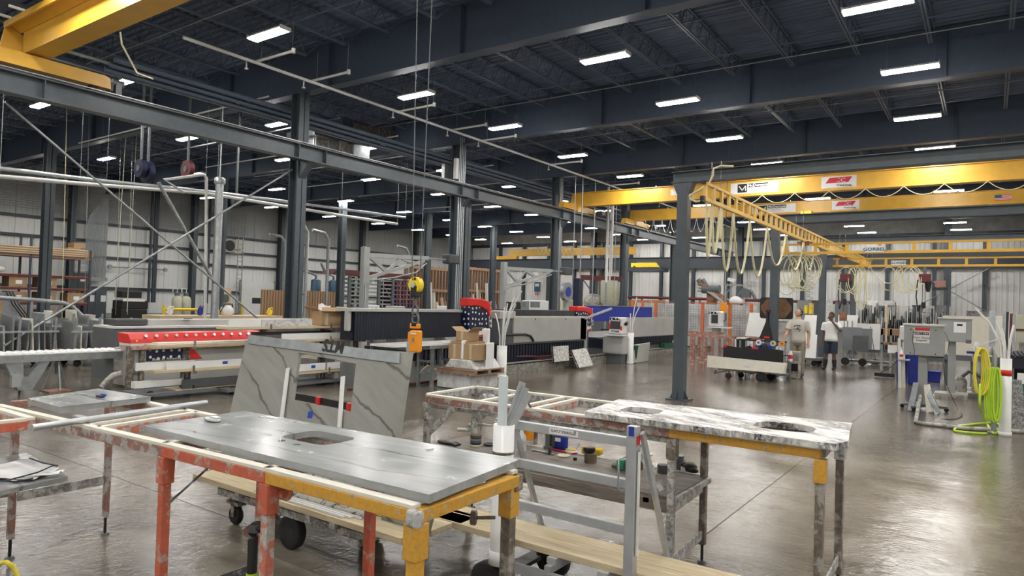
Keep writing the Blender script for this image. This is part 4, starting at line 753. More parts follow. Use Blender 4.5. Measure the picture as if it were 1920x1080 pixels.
for k in range(4): cylthing('grinding_wheel',['bottom','second','third','top'][k]+' dark wheel of the stack behind the slanting brace','wheel',1243,886,.04,.014,'grey_dark','dark wheels at the right end of the shelf',.0145*k)
for k in range(5): cylthing('polishing_pad',['bottom','second','third','fourth','top'][k]+' dark pad of the stack beside the near right leg','pad',1272,880,.04,.02,'machine_dark','dark pads at the right end of the shelf',.0205*k)
c = sh(1292,884); t = T('rubber_glove','black crumpled rubber glove at the right end of the shelf','glove',(c.x,c.y,zs)); MB().ell((c.x,c.y,zs+.035),(.06,.05,.035),14,8).build('bundle', M['black'], t); MB().ell((c.x+.03,c.y-.03,zs+.02),(.05,.03,.02),12,8).build('cuff', M['black_rubber'], t)
cylthing('cap_jar','white screw cap jar at the right end of the shelf','jar',1283,884,.026,.035,'quartz_white',top='galv')
# ================================================================ middle ground: machines beside the open floor
def slabx(p0, p1, X, h, d, mb=None):
    """box running along y in plane x=X whose top edge passes through two pixels; h high, d deep (towards -x)"""
    a = atX(*p0, X); b = atX(*p1, X); z = (a.z+b.z)/2; y0, y1 = min(a.y,b.y), max(a.y,b.y); mb = mb or MB(); return mb.bx(X-d, X, y0, y1, z-h, z)
# ---- stone saw 1 : head with flag print
def flagmat(name, sc=6.0):
    m, nt, bs = _nt(name); co = coords(nt, (1,1,1)); sx = N(nt,'ShaderNodeSeparateXYZ'); L(nt, co, sx.inputs[0])
    ad = N(nt,'ShaderNodeMath', operation='ADD'); L(nt, sx.outputs[0], ad.inputs[0]); L(nt, sx.outputs[1], ad.inputs[1]); cb = N(nt,'ShaderNodeCombineXYZ'); L(nt, ad.outputs[0], cb.inputs[0]); L(nt, sx.outputs[2], cb.inputs[1])
    v = N(nt,'ShaderNodeTexVoronoi', voronoi_dimensions='2D'); v.inputs['Scale'].default_value = sc; v.inputs['Randomness'].default_value = .35; L(nt, cb.outputs[0], v.inputs['Vector'])
    star = ramp(nt, v.outputs['Distance'], [(.17,(.75,.75,.75)),(.22,(.012,.016,.045))]); L(nt, star, bs.inputs['Base Color']); bs.inputs['Roughness'].default_value = .3; M[name] = m; return m
flagmat('star_print', 7.5)
def saw_head(label, y0, y1, X, zt, zb):
    t = T('saw_head', label, 'saw', (X-.3, (y0+y1)/2, zb)); h = zt-zb; L_ = y1-y0
    f = lambda pts: [(y0+u*L_, zb+v*h) for u, v in pts]
    MB().prism(f([(0,.76),(0,1),(.55,.99),(.85,.93),(.96,.84),(1,.70),(1,.22),(.93,.22),(.90,.50),(.78,.66),(.55,.74),(.3,.79)]), 'x', X-.32, X).build('red_hood', M['red'], t, bevel=.03)
    MB().prism(f([(.02,.10),(.02,.75),(.3,.78),(.55,.73),(.78,.65),(.89,.50),(.90,.12),(.5,.06)]), 'x', X-.30, X-.02).build('star_panel', M['star_print'], t, bevel=.01)
    MB().prism(f([(.02,.0),(.02,.12),(.5,.065),(.9,.12),(.92,.02),(.5,-.05)]), 'x', X-.29, X-.015).build('white_stripe', M['quartz_white'], t)
    MB().prism(f([(.02,-.12),(.02,0),(.5,-.05),(.9,.02),(.8,-.1)]), 'x', X-.28, X-.02).build('red_stripe', M['red'], t)
    MB().prism(f([(.90,.24),(.90,.50),(1.0,.40),(1.0,.16)]), 'x', X-.5, X+.004).build('side_patch', M['quartz_white'], t)
    for i, ch in enumerate('TITAN'): text(ch, h*.15, (X+.008, y0+.93*L_, zt-h*(.14+.145*i)), (0,1,0), (0,0,1), M['quartz_white'] if i < 3 else M['ink'], t, squash=.9, bold=.004)
    MB().bx(X-.45,X-.1,y0+.1,y1-.1,.30,zb-.1*h).build('pedestal', M['machine_dark'], t); return t
def bellows(mb, X, y0, y1, z0, z1, d=.4, pitch=.075):
    n = int((y1-y0)/pitch); 
    vs = []
    for i in range(2*n+1):
        y = y0+(y1-y0)*i/(2*n); x = X-(0 if i % 2 == 0 else .03); vs += [(x,y,z0),(x,y,z1)]
    mb._add(vs, [(2*i,2*i+2,2*i+3,2*i+1) for i in range(2*n)]); mb.bx(X-d,X-.035,y0,y1,z0,z1); return mb
mat('bellows', (.006,.009,.022), .55, 0, .25, 8); mat('tank', (.22,.225,.225), .5, 0, .12, 3); chip('tank_rim', (.30,.29,.26), (.12,.11,.10), (.22,.20,.17), .5, 9, .7)
def corr(mb, X, y0, y1, z0, z1, d=1.6, pitch=.13):
    n = int((y1-y0)/pitch)
    for i in range(n): y = y0+(y1-y0)*(i+.5)/n; mb.bx(X-.03,X,y-pitch*.32,y+pitch*.32,z0,z1-.02)
    mb.bx(X-d,X-.03,y0,y1,z0,z1); return mb
# machine 1
t = T('stone_saw', 'bridge saw with tall black bellows beside the cardboard boxes', 'machine', (-11, 11, 0)); 
a = atX(665,587,-10.3); b = atX(875,586,-10.3)
bellows(MB(), -10.3, a.y, b.y, .92, 1.50).build('bellows', M['bellows'], t); MB().bx(-10.75,-10.28,a.y-.1,b.y+.05,1.50,1.56).build('gantry_beam', M['machine'], t); MB().bx(-10.5,-10.35,a.y-.10,a.y-.02,1.1,1.52).build('end_cabinet', M['machine'], t, bevel=.03)
MB().bx(-12.6,-10.15,a.y+.2,12.9,.0,.44).build('tank', M['tank'], t); corr(MB(), -10.13, 10.9, 13.3, .32, .68).build('table_side', M['bellows'], t); MB().bx(-10.9,-10.1,10.6,13.3,.68,.74).build('table_edge', M['machine_dark'], t)
for y in (a.y+.3, b.y-.2): MB().bx(-11.5,-10.95,y-.2,y+.2,0,1.5).build('gantry_leg', M['machine'], t)
MB().tube([(-10.2,11.0,.12+.0),(-10.0,11.15,.35),(-9.95,11.35,.25),(-10.0,11.5,.1),(-9.9,11.3,.02),(-9.95,11.1,.18),(-9.95,11.3,.42)],.012,6).build('coiled_wire', M['cable'], t)
for k in range(4): MB().tube([(-10.0,8.9+.05*k,.02),(-9.8+.05*k,9.9,.03),(-9.7,11.0,.02+.01*k),(-9.75,12.0,.03)],.018,6).build('pink_hose', M['maroon'], t)
saw_head('red hooded saw head with white stars, right of the black bellows', 12.62, 13.5, -10.05, 1.85, 1.0)
# machine 2
t = T('stone_saw', 'bridge saw with pale grey guard panel between the two star printed heads', 'machine', (-11.3, 16, 0))
X=-10.0; MB().bx(X-.06,X,14.4,18.25,.72,1.40).build('guard_panel', M['machine'], t, bevel=.006); MB().bx(X-.07,X+.002,14.4,18.25,1.385,1.42).build('panel_cap', M['white_paint'], t)
for y in (15.4,17.0): MB().cyl((X,y,1.34),(X+.01,y,1.34),.02,8).build('bolt', M['black'], t)
bellows(MB(), X-.25, 14.6, 18.0, 1.38, 1.58, .5, .06).build('bellows', M['bellows'] if False else M['grey_dark'], t); MB().bx(X-.6,X-.02,13.8,14.5,1.35,1.55).build('gantry_end', M['machine'], t, bevel=.02)
MB().bx(X-.5,X-.05,13.85,14.4,.4,1.36).build('gantry_leg', M['machine_dark'], t); MB().bx(X-.45,X-.0,17.9,18.3,.27,1.36).build('gantry_leg', M['machine'], t)
c = [(X+.03,13.9,.95),(X+.03,14.9,.95),(X+.03,15.15,.90),(X+.03,15.28,.78),(X+.03,15.3,.6)]; MB().tube(c,.03,8).build('energy_chain', M['black'], t); MB().bx(X-.08,X-.01,14.0,15.2,.5,.92).build('chain_tray', M['machine_dark'], t)
corr(MB(), X+.10, 13.75, 18.0, .36, .70, 2.2).build('table_side', M['bellows'], t); MB().bx(X-2.6,X+.12,13.75,18.0,.70,.74).build('table_top', M['grey_dark'], t); MB().bx(X-2.4,X+.05,13.7,18.3,.05,.36).build('base', M['navy'], t)
for k in range(5): MB().tube([(X+.15,14.3+.15*k,.40),(X+.2,15.4,.36-.02*k),(X+.18,16.6,.34-.01*k),(X+.16,17.6,.36)],.014,5).build('hose', M['maroon'], t)
MB().bx(-9.78,-9.62,13.55,19.2,0,.26).bx(-9.90,-9.62,13.55,19.2,.235,.262).build('tank_wall', M['tank_rim'], t)
saw_head('red hooded saw head with white stars, beside the blue panel', 17.95, 18.95, -10.15, 1.72, 1.02)
t = T('control_console', 'white and red printed console with a grey screen between the saws', 'console', (-9.3,18.9,0))
yy=18.75; MB().bx(-9.5,-9.05,yy,yy+.35,.92,1.42).build('case', M['quartz_white'], t, bevel=.03); MB().bx(-9.44,-9.11,yy-.012,yy,1.06,1.3).build('screen', M['screen'], t)
MB().prism([(-9.49,1.2),(-9.4,1.38),(-9.2,1.40),(-9.06,1.3),(-9.1,1.33),(-9.22,1.36),(-9.4,1.33),(-9.46,1.2)], 'y', yy-.008, yy).build('red_swoosh', M['red'], t); MB().bx(-9.5,-9.44,yy-.006,yy,1.05,1.2).bx(-9.11,-9.05,yy-.006,yy,1.03,1.16).build('red_corner', M['red'], t); MB().bx(-9.47,-9.2,yy-.01,yy-.004,1.33,1.41).build('star_band', M['star_print'], t)
text('TITAN', .085, (-9.28,yy-.01,.985), (1,0,0), (0,0,1), M['ink'], t, squash=1.1, bold=.003)
MB().bx(-9.6,-8.98,yy-.15,yy+.2,.86,.90).build('tray', M['quartz_white'], t); MB().cyl((-9.0,yy+.1,1.2),(-8.93,yy+.08,1.27),.05,10).build('knob', M['black'], t); MB().bx(-9.7,-9.0,yy,yy+.4,.30,.84).build('pedestal', M['machine'], t, bevel=.04); MB().bx(-9.6,-9.1,yy+.1,yy+.4,0,.3).build('foot', M['machine_dark'], t)
MB().bar((-10.0,18.1,1.35),(-9.5,18.9,1.68),.06,.06).build('swing_arm', M['machine'], t)
# machine 3
X=-10.1; t = T('stone_saw', 'third bridge saw with dark blue panel and pale grey guard, behind the near post', 'machine', (-11.3, 23, 0))
a = atX(1148,593,X); b = atX(1268,597,X)
MB().bx(X-.06,X,a.y,b.y,.62,1.38).build('guard_panel', M['machine'], t, bevel=.006); c = atX(1197,575,X-.3)
MB().bx(X-.4,X-.1,19.0,23.6,1.25,1.74).build('blue_panel', M['blue'], t); MB().bx(X-.42,X-.08,19.0,23.6,1.74,1.77).build('panel_cap', M['galv'], t)
MB().tube([(X+.03,19.4,1.0),(X+.03,20.4,1.0),(X+.03,20.7,.9),(X+.03,20.8,.7)],.03,8).build('energy_chain', M['black'], t); MB().prism([(20.0,.62),(20.0,1.0),(20.5,1.0),(20.8,.85),(20.9,.62)], 'x', X, X+.02).build('chain_tray', M['machine_dark'], t)
corr(MB(), X+.10, 19.3, 26.6, .40, .70, 2.2).build('table_side', M['bellows'], t); MB().bx(X-2.4,X+.05,19.3,27,.05,.40).build('base', M['machine_dark'], t); MB().bx(X-2.5,X-.02,19.3,27,.70,.74).build('table_top', M['grey_dark'], t)
MB().prism([(25.0,.26),(25.4,.72),(27.2,.72),(27.4,.26)], 'x', X+.05, X+.35).build('end_shroud', M['machine'], t)
MB().bx(-9.95,-9.8,19.6,27.6,0,.24).bx(-10.1,-9.8,19.6,27.6,.22,.245).build('tank_wall', M['tank_rim'], t)
for y in (24.0,): MB().bx(-10.0,-9.84,y,y+.9,.25,.42).build('green_crate', M['green_bin'], t)
t = T('control_console', 'small white console partly hidden behind the near grey post', 'console', (-8.3,23.6,0)); a = atY(1328,583,23.5); b = atY(1350,612,23.5)
MB().bx(a.x,b.x,23.5,23.9,b.z,a.z).build('case', M['quartz_white'], t, bevel=.04); MB().bx(a.x+.12,b.x-.08,23.48,23.5,b.z+.1,a.z-.12).build('screen', M['screen'], t); MB().bx(a.x+.02,b.x-.1,23.49,23.5,a.z-.1,a.z-.02).build('star_band', M['star_print'], t); MB().bx(a.x,b.x+.3,23.45,23.95,b.z-.06,b.z-.02).build('tray', M['quartz_white'], t); MB().bx(a.x+.1,b.x-.1,23.6,23.9,0,b.z-.06).build('pedestal', M['machine'], t)
# splash mats and bins along the tanks
mat('mat_face', (.50,.49,.45), .8, 0, .3, 14)
for (p, lab) in (([(1037,650),(1066,648),(1067,676),(1039,679)],'left one of two pale scuffed splash mats leaning on the tank wall'),([(1072,657),(1100,652),(1113,686),(1086,690)],'right one of two pale scuffed splash mats, tipped over on the floor')):
    A_ = [atX(q[0],q[1],-9.55+.12*(i>1)) for i, q in enumerate(p)]
    if 'right' in lab: A_ = [atX(p[0][0],p[0][1],-9.5),atX(p[1][0],p[1][1],-9.5),atX(p[2][0],p[2][1],-9.05),atX(p[3][0],p[3][1],-9.05)]
    o = MB()._add(A_+[v-Vector((.05,0,0)) for v in A_], [(3,2,1,0),(4,5,6,7),(0,1,5,4),(1,2,6,5),(2,3,7,6),(3,0,4,7)]); t = T('splash_mat', lab, 'mat', (A_[2].x,A_[2].y,0),0,'splash mats at the second saw'); o.build('face', M['mat_face'], t)
    MB().tube([v+Vector((-.02,0,-.0)) for v in A_], .018, 6, closed=True).build('rim', M['black_rubber'], t)
t = T('plastic_bin', 'dark green bin standing beside the white guard board', 'bin', (-9.2,18.9,0)); P = atZ(1160,691)
MB().lathe((-9.15,19.55,0.0),[(.20,0),(.26,.55),(.27,.56),(.25,.56)],20).build('bin', M['green_bin'], t)
t = T('guard_board', 'white guard board leaning beside the green bin', 'board', (-9.05,19.2,0)); MB().prism([(19.32,0.02),(19.45,.58),(20.6,.62),(20.5,.02)], 'x', -8.98, -8.94).build('board', M['machine'], t, bevel=.01); MB().bar((-9.3,20.1,0),(-8.97,20.1,.5),.03).build('prop', M['galv'], t)
# white plastic posts with rods
def rodpost(name, label, x, y, r, h, rods, band=False, rodm='pvc'):
    t = T(name, label, 'pipe', (x,y,0)); n=24; vs=[]
    for rr, z in ((r,0),(r,h),(r-.01,h),(r-.01,h-.4)):
        for i in range(n): a=2*PI*i/n; vs.append((x+rr*math.cos(a),y+rr*math.sin(a),z))
    MB()._add(vs,[(j*n+i,j*n+(i+1)%n,(j+1)*n+(i+1)%n,(j+1)*n+i) for j in range(3) for i in range(n)],True).build('pipe', M['pvc'], t); MB().lathe((x,y,0),[(r+.001,.0),(r+.01,.0),(r+.01,.06),(r+.001,.06)],20).build('collar', M['pvc'], t)
    if band: MB().lathe((x,y,0),[(r+.001,band),(r+.003,band),(r+.003,band+.09),(r+.001,band+.09)],24).build('red_band', M['red'], t)
    for k,(dx,dy,bx_,by_,l) in enumerate(rods):
        tag(MB().tube([(x+dx,y+dy,h-.35),(x+dx+bx_*.15,y+dy+by_*.15,h+l*.3),(x+dx+bx_*.5,y+dy+by_*.5,h+l*.7),(x+dx+bx_,y+dy+by_,h+l)],.016,6).build('plastic_rod', M[rodm]), f'{OR[k]} thin white rod in the pipe {label.split("standing ")[1]}', 'rod', 'rods standing in white pipes')
    return t
rodpost('pipe_post', 'white plastic pipe standing before the third saw', -9.02, 19.29, .10, .95, [(-.02,0,.0,0,.6),(.02,.02,.1,.1,1.1),(.03,-.02,.2,.1,.8)])
rodpost('pipe_post', 'white plastic pipe standing behind the pallet boxes', -9.35, 13.0, .12, .75, [(-.05,0,-.25,.1,.75),(-.03,.03,-.1,.2,.9),(0,0,.05,.1,1.0),(.03,.02,.12,.2,1.15),(.05,-.02,.25,.1,1.0),(.0,-.04,.3,.35,1.3)])
# ---- pallet with boxes
t = T('wrapped_crate', 'block of stone crates in clear shrink wrap under the wooden pallet', 'crate', (-8.7,11,0)); MB().bx(-9.20,-8.35,10.6,11.5,0,.30).build('crate', M['wrap'] if False else M['marble'], t, bevel=.03); MB().grid(lambda u,v: Vector((-9.22+.88*u,10.585+.01*math.sin(30*u),.02+.29*v)),14,4).build('wrap', M['wrap'], t)
t = T('pallet', 'dark wooden pallet carrying the cardboard boxes', 'pallet', (-8.7,11,.31))
for y in (10.55,11.0,11.45): MB().bx(-9.15,-8.2,y-.05,y+.05,.33,.40).build('runner', M['wood_red'], t)
for k in range(6): MB().bx(-9.15+.165*k,-9.03+.165*k,10.48,11.52,.40,.42).bx(-9.15+.165*k,-9.03+.165*k,10.48,11.52,.31,.33).build('slat', M['wood_red'], t)
MB().prism([(-9.05,.42),(-8.25,.42),(-8.40,.60),(-8.92,.60)], 'y', 10.6, 11.45).build('wrapped_load', M['marble'], t, bevel=.02)
def box(label, x0,x1,y0,y1,z0,z1, flaps=False, grp='cardboard boxes on the pallet'):
    t = T('cardboard_box', label, 'box', ((x0+x1)/2,(y0+y1)/2,z0),0,grp); MB().bx(x0,x1,y0,y1,z0,z1).build('carton', M['cardboard'], t, bevel=.004); MB().bx((x0+x1)/2-.03,(x0+x1)/2+.03,y0-.002,y1+.002,z0+.02,z1+.002).build('tape', M['card_tape'], t)
    if flaps:
        for s in (-1,1): MB().cb((((x0+x1)/2)+s*((x1-x0)/2+.06),(y0+y1)/2,z1+.04),(.15,y1-y0,.006),ry=s*-.6).build('flap', M['cardboard'], t)
    return t
box('lower left cardboard box on the pallet', -8.98,-8.66,10.62,10.98,.60,.90); box('lower right cardboard box on the pallet, wrapped beside white foam', -8.60,-8.28,10.66,11.1,.60,.91); box('upper cardboard box with open flaps on the pallet', -8.90,-8.58,10.75,11.1,.96,1.16, True)
tag(MB().bx(-9.0,-8.5,10.7,11.2,.91,.955).build('carton_sheet', M['cardboard']), 'flattened carton sheet between the upper and lower boxes', 'sheet')
for x0,x1,y0,y1,z0,z1,lab in ((-8.655,-8.61,10.62,11.1,.60,.98,'thin white foam board between the two lower boxes'),(-8.24,-8.21,10.9,11.15,.42,.95,'white foam board standing right of the boxes'),(-9.12,-9.03,10.9,11.5,.43,.92,'white foam board standing left of the boxes'),(-8.60,-8.45,11.25,11.32,.6,1.22,'white foam board standing behind the boxes')): tag(MB().bx(x0,x1,y0,y1,z0,z1).build('foam_board', M['foam_white'], None, .02), lab, 'foam board', 'foam boards on the pallet')
# ---- grey trestle beside it
t = T('trestle', 'narrow grey steel trestle with white top between slab and boxes', 'trestle', (-9.3,10.5,0))
for y in (10.45,11.15):
    for x in (-9.62,-9.25): MB().bx(x-.03,x+.03,y-.03,y+.03,0,.80).build('leg', M['galv'], t)
    for z in (.25,.5): MB().bx(-9.62,-9.25,y-.015,y+.015,z,z+.04).build('rung', M['galv'], t)
MB().bx(-9.75,-9.1,10.2,11.6,.80,.86).build('top', M['galv'], t); MB().bx(-9.75,-9.1,9.2,11.6,.86,.90).build('white_board', M['quartz_white'], t)
# ---- lifting clamp on ropes
t = T('crane_hook_block', 'yellow round hook block with dark hook hanging on two wire ropes', 'hook', (-5.61,6,1.7))
c = Vector((-5.61,6.0,1.95)); fw = Vector((c.x,c.y,0)).normalized()
MB().cyl(c-Vector((0,.035,0)),c+Vector((0,.035,0)),.095,24).build('sheave_cover', M['yellow_bright'], t, bevel=.008); MB().cyl(c-Vector((0,.06,-.0)),c+Vector((0,.06,0)),.035,14).build('pin', M['chrome'], t); MB().cb(c-Vector((0,0,.08)),(.09,.10,.14)).build('block', M['black'], t, bevel=.012)
text('Lift', .05, (c.x,c.y-.037,c.z+.07), (1,0,0), (0,0,1), M['ink'], t, bold=.001); MB().cyl(c-Vector((0,0,.15)),c-Vector((0,0,.24)),.02,10).build('swivel', M['machine_dark'], t)
for dx in (-.07,.06): MB().cyl((c.x+dx,6,c.z),(c.x+dx*(2.4 if dx<0 else 2.0),6,6.85),.006,6).build('wire_rope', M['machine_dark'], t)
MB().tube([c+Vector((.045*math.sin(a),0,-.31+.07*math.cos(a))) for a in [2*PI*i/16 for i in range(16)]],.012,8,closed=True).build('ring', M['machine_dark'], t)
t = T('slab_clamp', 'orange slab lifting clamp hanging from the yellow hook block', 'clamp', (-5.6,6,1.15)); c = Vector((-5.6,6.0,1.3))
MB().cb(c+Vector((.035,-.02,-.02)),(.13,.10,.26)).build('jaw', M['orange'], t, bevel=.02); MB().cb(c+Vector((-.07,.02,.0)),(.07,.08,.18)).build('jaw', M['orange'], t, bevel=.015); MB().cb(c+Vector((-.07,.01,-.1)),(.06,.09,.14)).build('grip_pad', M['galv_bright'], t); MB().cb(c+Vector((0,0,.16)),(.14,.05,.06)).build('lever', M['orange'], t, bevel=.01)
MB().tube([c+Vector((.05*math.sin(a),0,.24+.075*math.cos(a))) for a in [2*PI*i/16 for i in range(16)]],.014,8,closed=True).build('shackle', M['machine_dark'], t); MB().cb(c+Vector((0,0,.18)),(.08,.06,.05)).build('shackle_pin', M['black'], t, bevel=.01); MB().cb(c+Vector((.04,-.072,-.0)),(.03,.004,.05)).build('label', M['grey_mid'], t); MB().cb(c+Vector((.04,-.072,.07)),(.09,.004,.015)).build('label', M['quartz_white'], t)
# ================================================================ roller conveyor, edge machine and strip racks
t = T('roller_conveyor', 'long grey conveyor with white roller pads at the left, running to the red machine', 'conveyor', (-13.3,5,0))
MB().bx(-13.02,-12.97,3.2,6.3,.56,.66).bx(-13.62,-13.57,3.2,6.3,.56,.66).build('side_beam', M['galv'], t) if False else None
MB().bx(-13.02,-12.97,3.2,6.3,.54,.66).build('side_beam', M['galv'], t); MB().bx(-13.62,-13.57,3.2,6.3,.54,.66).build('side_beam', M['galv'], t); MB().bx(-13.04,-12.96,3.2,6.3,.66,.675).build('edge_cap', M['quartz_white'], t)
for i in range(26): y=3.3+.115*i; MB().cyl((-13.57,y,.66),(-13.04,y,.66),.035,10).build('roller', M['foam_white'], t)
MB().prism([(4.35,.54),(4.55,0.08),(4.75,.08),(5.0,.54),(4.85,.54),(4.68,.3),(4.62,.3),(4.6,.54)], 'x', -13.15, -13.0).build('bracket_leg', M['galv'], t); MB().bx(-13.0,-12.9,4.42,4.55,.15,.35).build('junction_box', M['cabinet'], t)
MB().cyl((-13.1,4.6,0),(-13.1,4.6,.1),.02,8).build('foot', M['black'], t)
t = T('roller_stand', 'grey tripod roller stand under the conveyor', 'stand', (-13.2,5.18,0))
for a in (0,2.1,4.2): MB().bar((-13.2+.05*math.cos(a),5.18+.05*math.sin(a),.5),(-13.2+.16*math.cos(a),5.18+.22*math.sin(a),.02),.025).build('leg', M['galv'], t)
MB().cyl((-13.2,5.18,.3),(-13.2,5.18,.56),.03,10).build('post', M['machine_dark'], t); MB().bx(-13.4,-13.0,5.0,5.36,0,.015).build('base', M['rust_machine'], t)
t = T('suction_hose', 'fat grey hose curving down from the red machine to the floor', 'hose', (-12.6,5.8,0)); MB().tube([atX(190,727,-12.7),atX(200,715,-12.7),atX(212,704,-12.65),atX(228,700,-12.6)],.055,10).build('hose', M['mud'], t)
t = T('edge_polisher', 'long red topped edge polishing machine with silver knobs and star panel', 'machine', (-12.6,7.5,0)); X=-12.5
a = atX(245,627,X).y; b = a+2.75
MB().prism([(X-.45,.83),(X+.02,.83),(X-.0,.90),(X-.10,1.0),(X-.45,1.01)], 'y', a, b).build('red_hood', M['red'], t, bevel=.006)
for k in range(14): y=a+.28+.19*k; MB().cyl((X-.06,y,.94),(X-.01,y,.965),.03,12).build('knob', M['galv_bright'], t) if y < b-.1 else None
MB().cyl((X-.0,a+.10,.875),(X+.025,a+.10,.88),.018,10).build('eye_bolt', M['yellow_bright'], t); MB().bx(X-.4,X+.03,a,b,.79,.83).build('belt_rail', M['white_paint'], t); MB().bx(X-.4,X+.05,a,b,.72,.79).build('red_rail', M['paint_orange_pale'], t)
MB().bx(X-.8,X-.05,a+.1,b+1.2,.04,.72).build('body', M['machine'], t, bevel=.01); s0 = atX(277,660,X).y; s1 = atX(352,660,X).y
MB().bx(X-.05,X-.04,s0,s1,.50,.70).build('star_panel', M['star_print'], t); MB().prism([(s1,.50),(s1,.70),(s1+.12,.70),(s1+.32,.50)], 'x', X-.05, X-.038).build('red_stripe', M['red'], t)
text('Built in America', .07, (X-.035,(s0+s1)/2,.525), (0,1,0), (0,0,1), M['quartz_white'], t, squash=1.2)
for y in (a+.02,a+.22): MB().bx(X-.1,X+.02,y-.04,y+.04,0,.78).build('end_post', M['grime_metal'], t)
MB().bx(X-.08,X,a+.05,a+.25,.3,.38).build('cross_piece', M['grime_metal'], t); MB().bar((X-.03,a+1.0,.3),(X-.03,a+1.15,0.02),.02).build('strap', M['blue'], t)
t = T('gantry_bed', 'long grey machine bed with pale top running behind the red machine', 'machine', (-14.3,9,0)); X=-14
a = atX(215,615,X).y; MB().bx(X-.9,X,a,a+5.5,.0,1.02).build('bed', M['machine_dark'], t); MB().bx(X-.9,X+.03,a,a+5.5,1.02,1.06).build('ledge', M['white_paint'], t); MB().bx(X-.9,X-.25,a+.7,a+5.5,1.06,1.18).build('top_box', M['machine'], t, bevel=.01)
MB().bx(X-.6,X-.2,a+.1,a+.75,1.07,1.2).build('motor', M['grey_dark'], t, bevel=.03); MB().bx(X-.3,X+.01,a-.2,a+.6,.45,.62).build('bellows', M['bellows'], t); MB().cyl((X-.2,a+1.6,1.2),(X-.2,a+1.6,1.215),.09,14).build('plate', M['grey_dark'], t)
def strip_rack(label, X, y0, y1, levels, posts, base=.06):
    t = T('strip_rack', label, 'rack', (X,(y0+y1)/2,0))
    for y in posts:
        for dy in (-.09,0,.09): MB().bar((X-.25+.0,y+dy,0.02),(X-.25,y+dy*.3,max(l[0] for l in levels)-.05),.035,.035).build('post', M['grime_metal'], t)
        for z, *_ in levels: MB().bx(X-.42,X+.02,y-.05,y+.05,z-.09,z-.05).bx(X-.0,X+.02,y-.015,y+.015,z-.05,z+.05).build('arm', M['grime_metal'], t)
    for z, a, b in levels: MB().bx(X-.40,X,a,b,z-.05,z).build('plank', M['plank_y'], t, bevel=.004)
    MB().bx(X-.6,X+.1,y0,y1,base,base+.05).build('base_frame', M['machine_dark'], t)
    for y in (y0+.2,y1-.2): wheel(t,(X-.05,y,.07),.07,.04,'x',t,hub='machine_dark')
    return t
def strip(label, X, y0, y1, z, h, m, th=.03, tape=None, txt=None, grp='cut stone strips on the racks'):
    o = MB().bx(X-th,X,y0,y1,z+.001,z+h).build('stone_strip', M[m], None); tag(o, label, 'stone strip', grp)
    if tape: MB().bx(X+.0005,X+.002,tape-.05,tape+.05,z+h*.35,z+h*.75).build('tape_square', M['blue_tape'], o)
    if txt: text(txt, h*.5, (X+.003,y1-.25,z+h*.5), (0,1,0), (0,0,1), M['grey_mid'], o)
    return o
strip_rack('low wooden strip rack right in front of the red machine', -11.2, 5.6, 8.3, [(.89,5.85,8.1),(.47,5.85,8.3),(.13,6.2,8.3)], (6.5,7.7))
strip('white strip marked with letters on the middle shelf of the near rack', -11.22, 6.05, 8.2, .47, .12, 'quartz_white', tape=7.1, txt='ESTO'); strip('short white strip behind on the middle shelf of the near rack', -11.34, 5.6, 6.6, .47, .13, 'quartz_white')
strip('pale strip on the top shelf of the near rack', -11.26, 5.9, 7.9, .89, .03, 'strip_pale', th=.2); strip('dark grey strip on the bottom shelf of the near rack', -11.18, 6.3, 8.2, .14, .15, 'grey_dark'); strip('block of white strips at the left end of the bottom shelf', -11.36, 5.6, 6.4, .18, .11, 'quartz_white', th=.12); strip('white strip standing at the right end of the top shelf of the near rack', -11.3, 7.75, 8.2, .90, .14, 'quartz_white')
strip_rack('taller wooden strip rack behind, carrying the open cardboard box', -10.9, 6.9, 10.6, [(1.19,6.95,10.25),(.93,8.0,10.4),(.62,8.3,10.5),(.30,8.3,10.2)], (7.8,9.2,10.1))
strip('left white strip on the top shelf of the taller rack', -10.92, 6.95, 7.6, 1.19, .13, 'quartz_white'); strip('long pale strip in the middle of the top shelf of the taller rack', -10.92, 7.62, 8.75, 1.19, .13, 'marble'); strip('cream strip behind the open box on the top shelf', -11.25, 8.77, 9.5, 1.19, .135, 'quartz_white'); strip('short white strip at the right end of the top shelf', -10.92, 9.6, 9.95, 1.19, .09, 'quartz_white')
strip('long white strip on the second shelf of the taller rack', -10.9, 8.05, 10.2, .93, .12, 'quartz_white'); strip('dark grey strip lying behind on the second shelf', -11.1, 7.6, 9.9, 1.02, .06, 'grey_dark', th=.12); strip('speckled granite strip seen through the slab window', -10.92, 8.4, 9.2, .63, .14, 'granite_speck'); strip('left white strip with blue tape seen low through the slab window', -10.9, 8.2, 9.1, .31, .14, 'quartz_white', tape=8.8); strip('right white strip with blue tape seen low through the slab window', -10.9, 9.15, 10.1, .31, .14, 'quartz_white', tape=9.6)
t = T('long_level', 'black straight bar with red clamps seen low through the slab window', 'bar', (-7,6.1,0)); a = atY(556,742,5.4); b = atY(668,765,5.4); MB().bar(a-Vector((.3,0,0)),b+Vector((.3,0,0)),.05,.08).build('bar', M['black'], t); 
for px in (597,655): c = atY(px,752+(px-597)*.2,5.37); MB().cb(c,(.06,.05,.10)).build('clamp', M['red'], t, bevel=.01)
for x in (a.x-.2,b.x+.2): MB().bx(x-.03,x+.03,5.37,5.43,0,a.z-.03).build('leg', M['galv'], t)
z=1.33; t = T('cardboard_box', 'open cardboard box with foam sheet on the strip rack', 'box', (-11.2,9.35,z)); a = atX(601,575,-10.95).y; b = atX(645,575,-10.95).y; z = 1.22
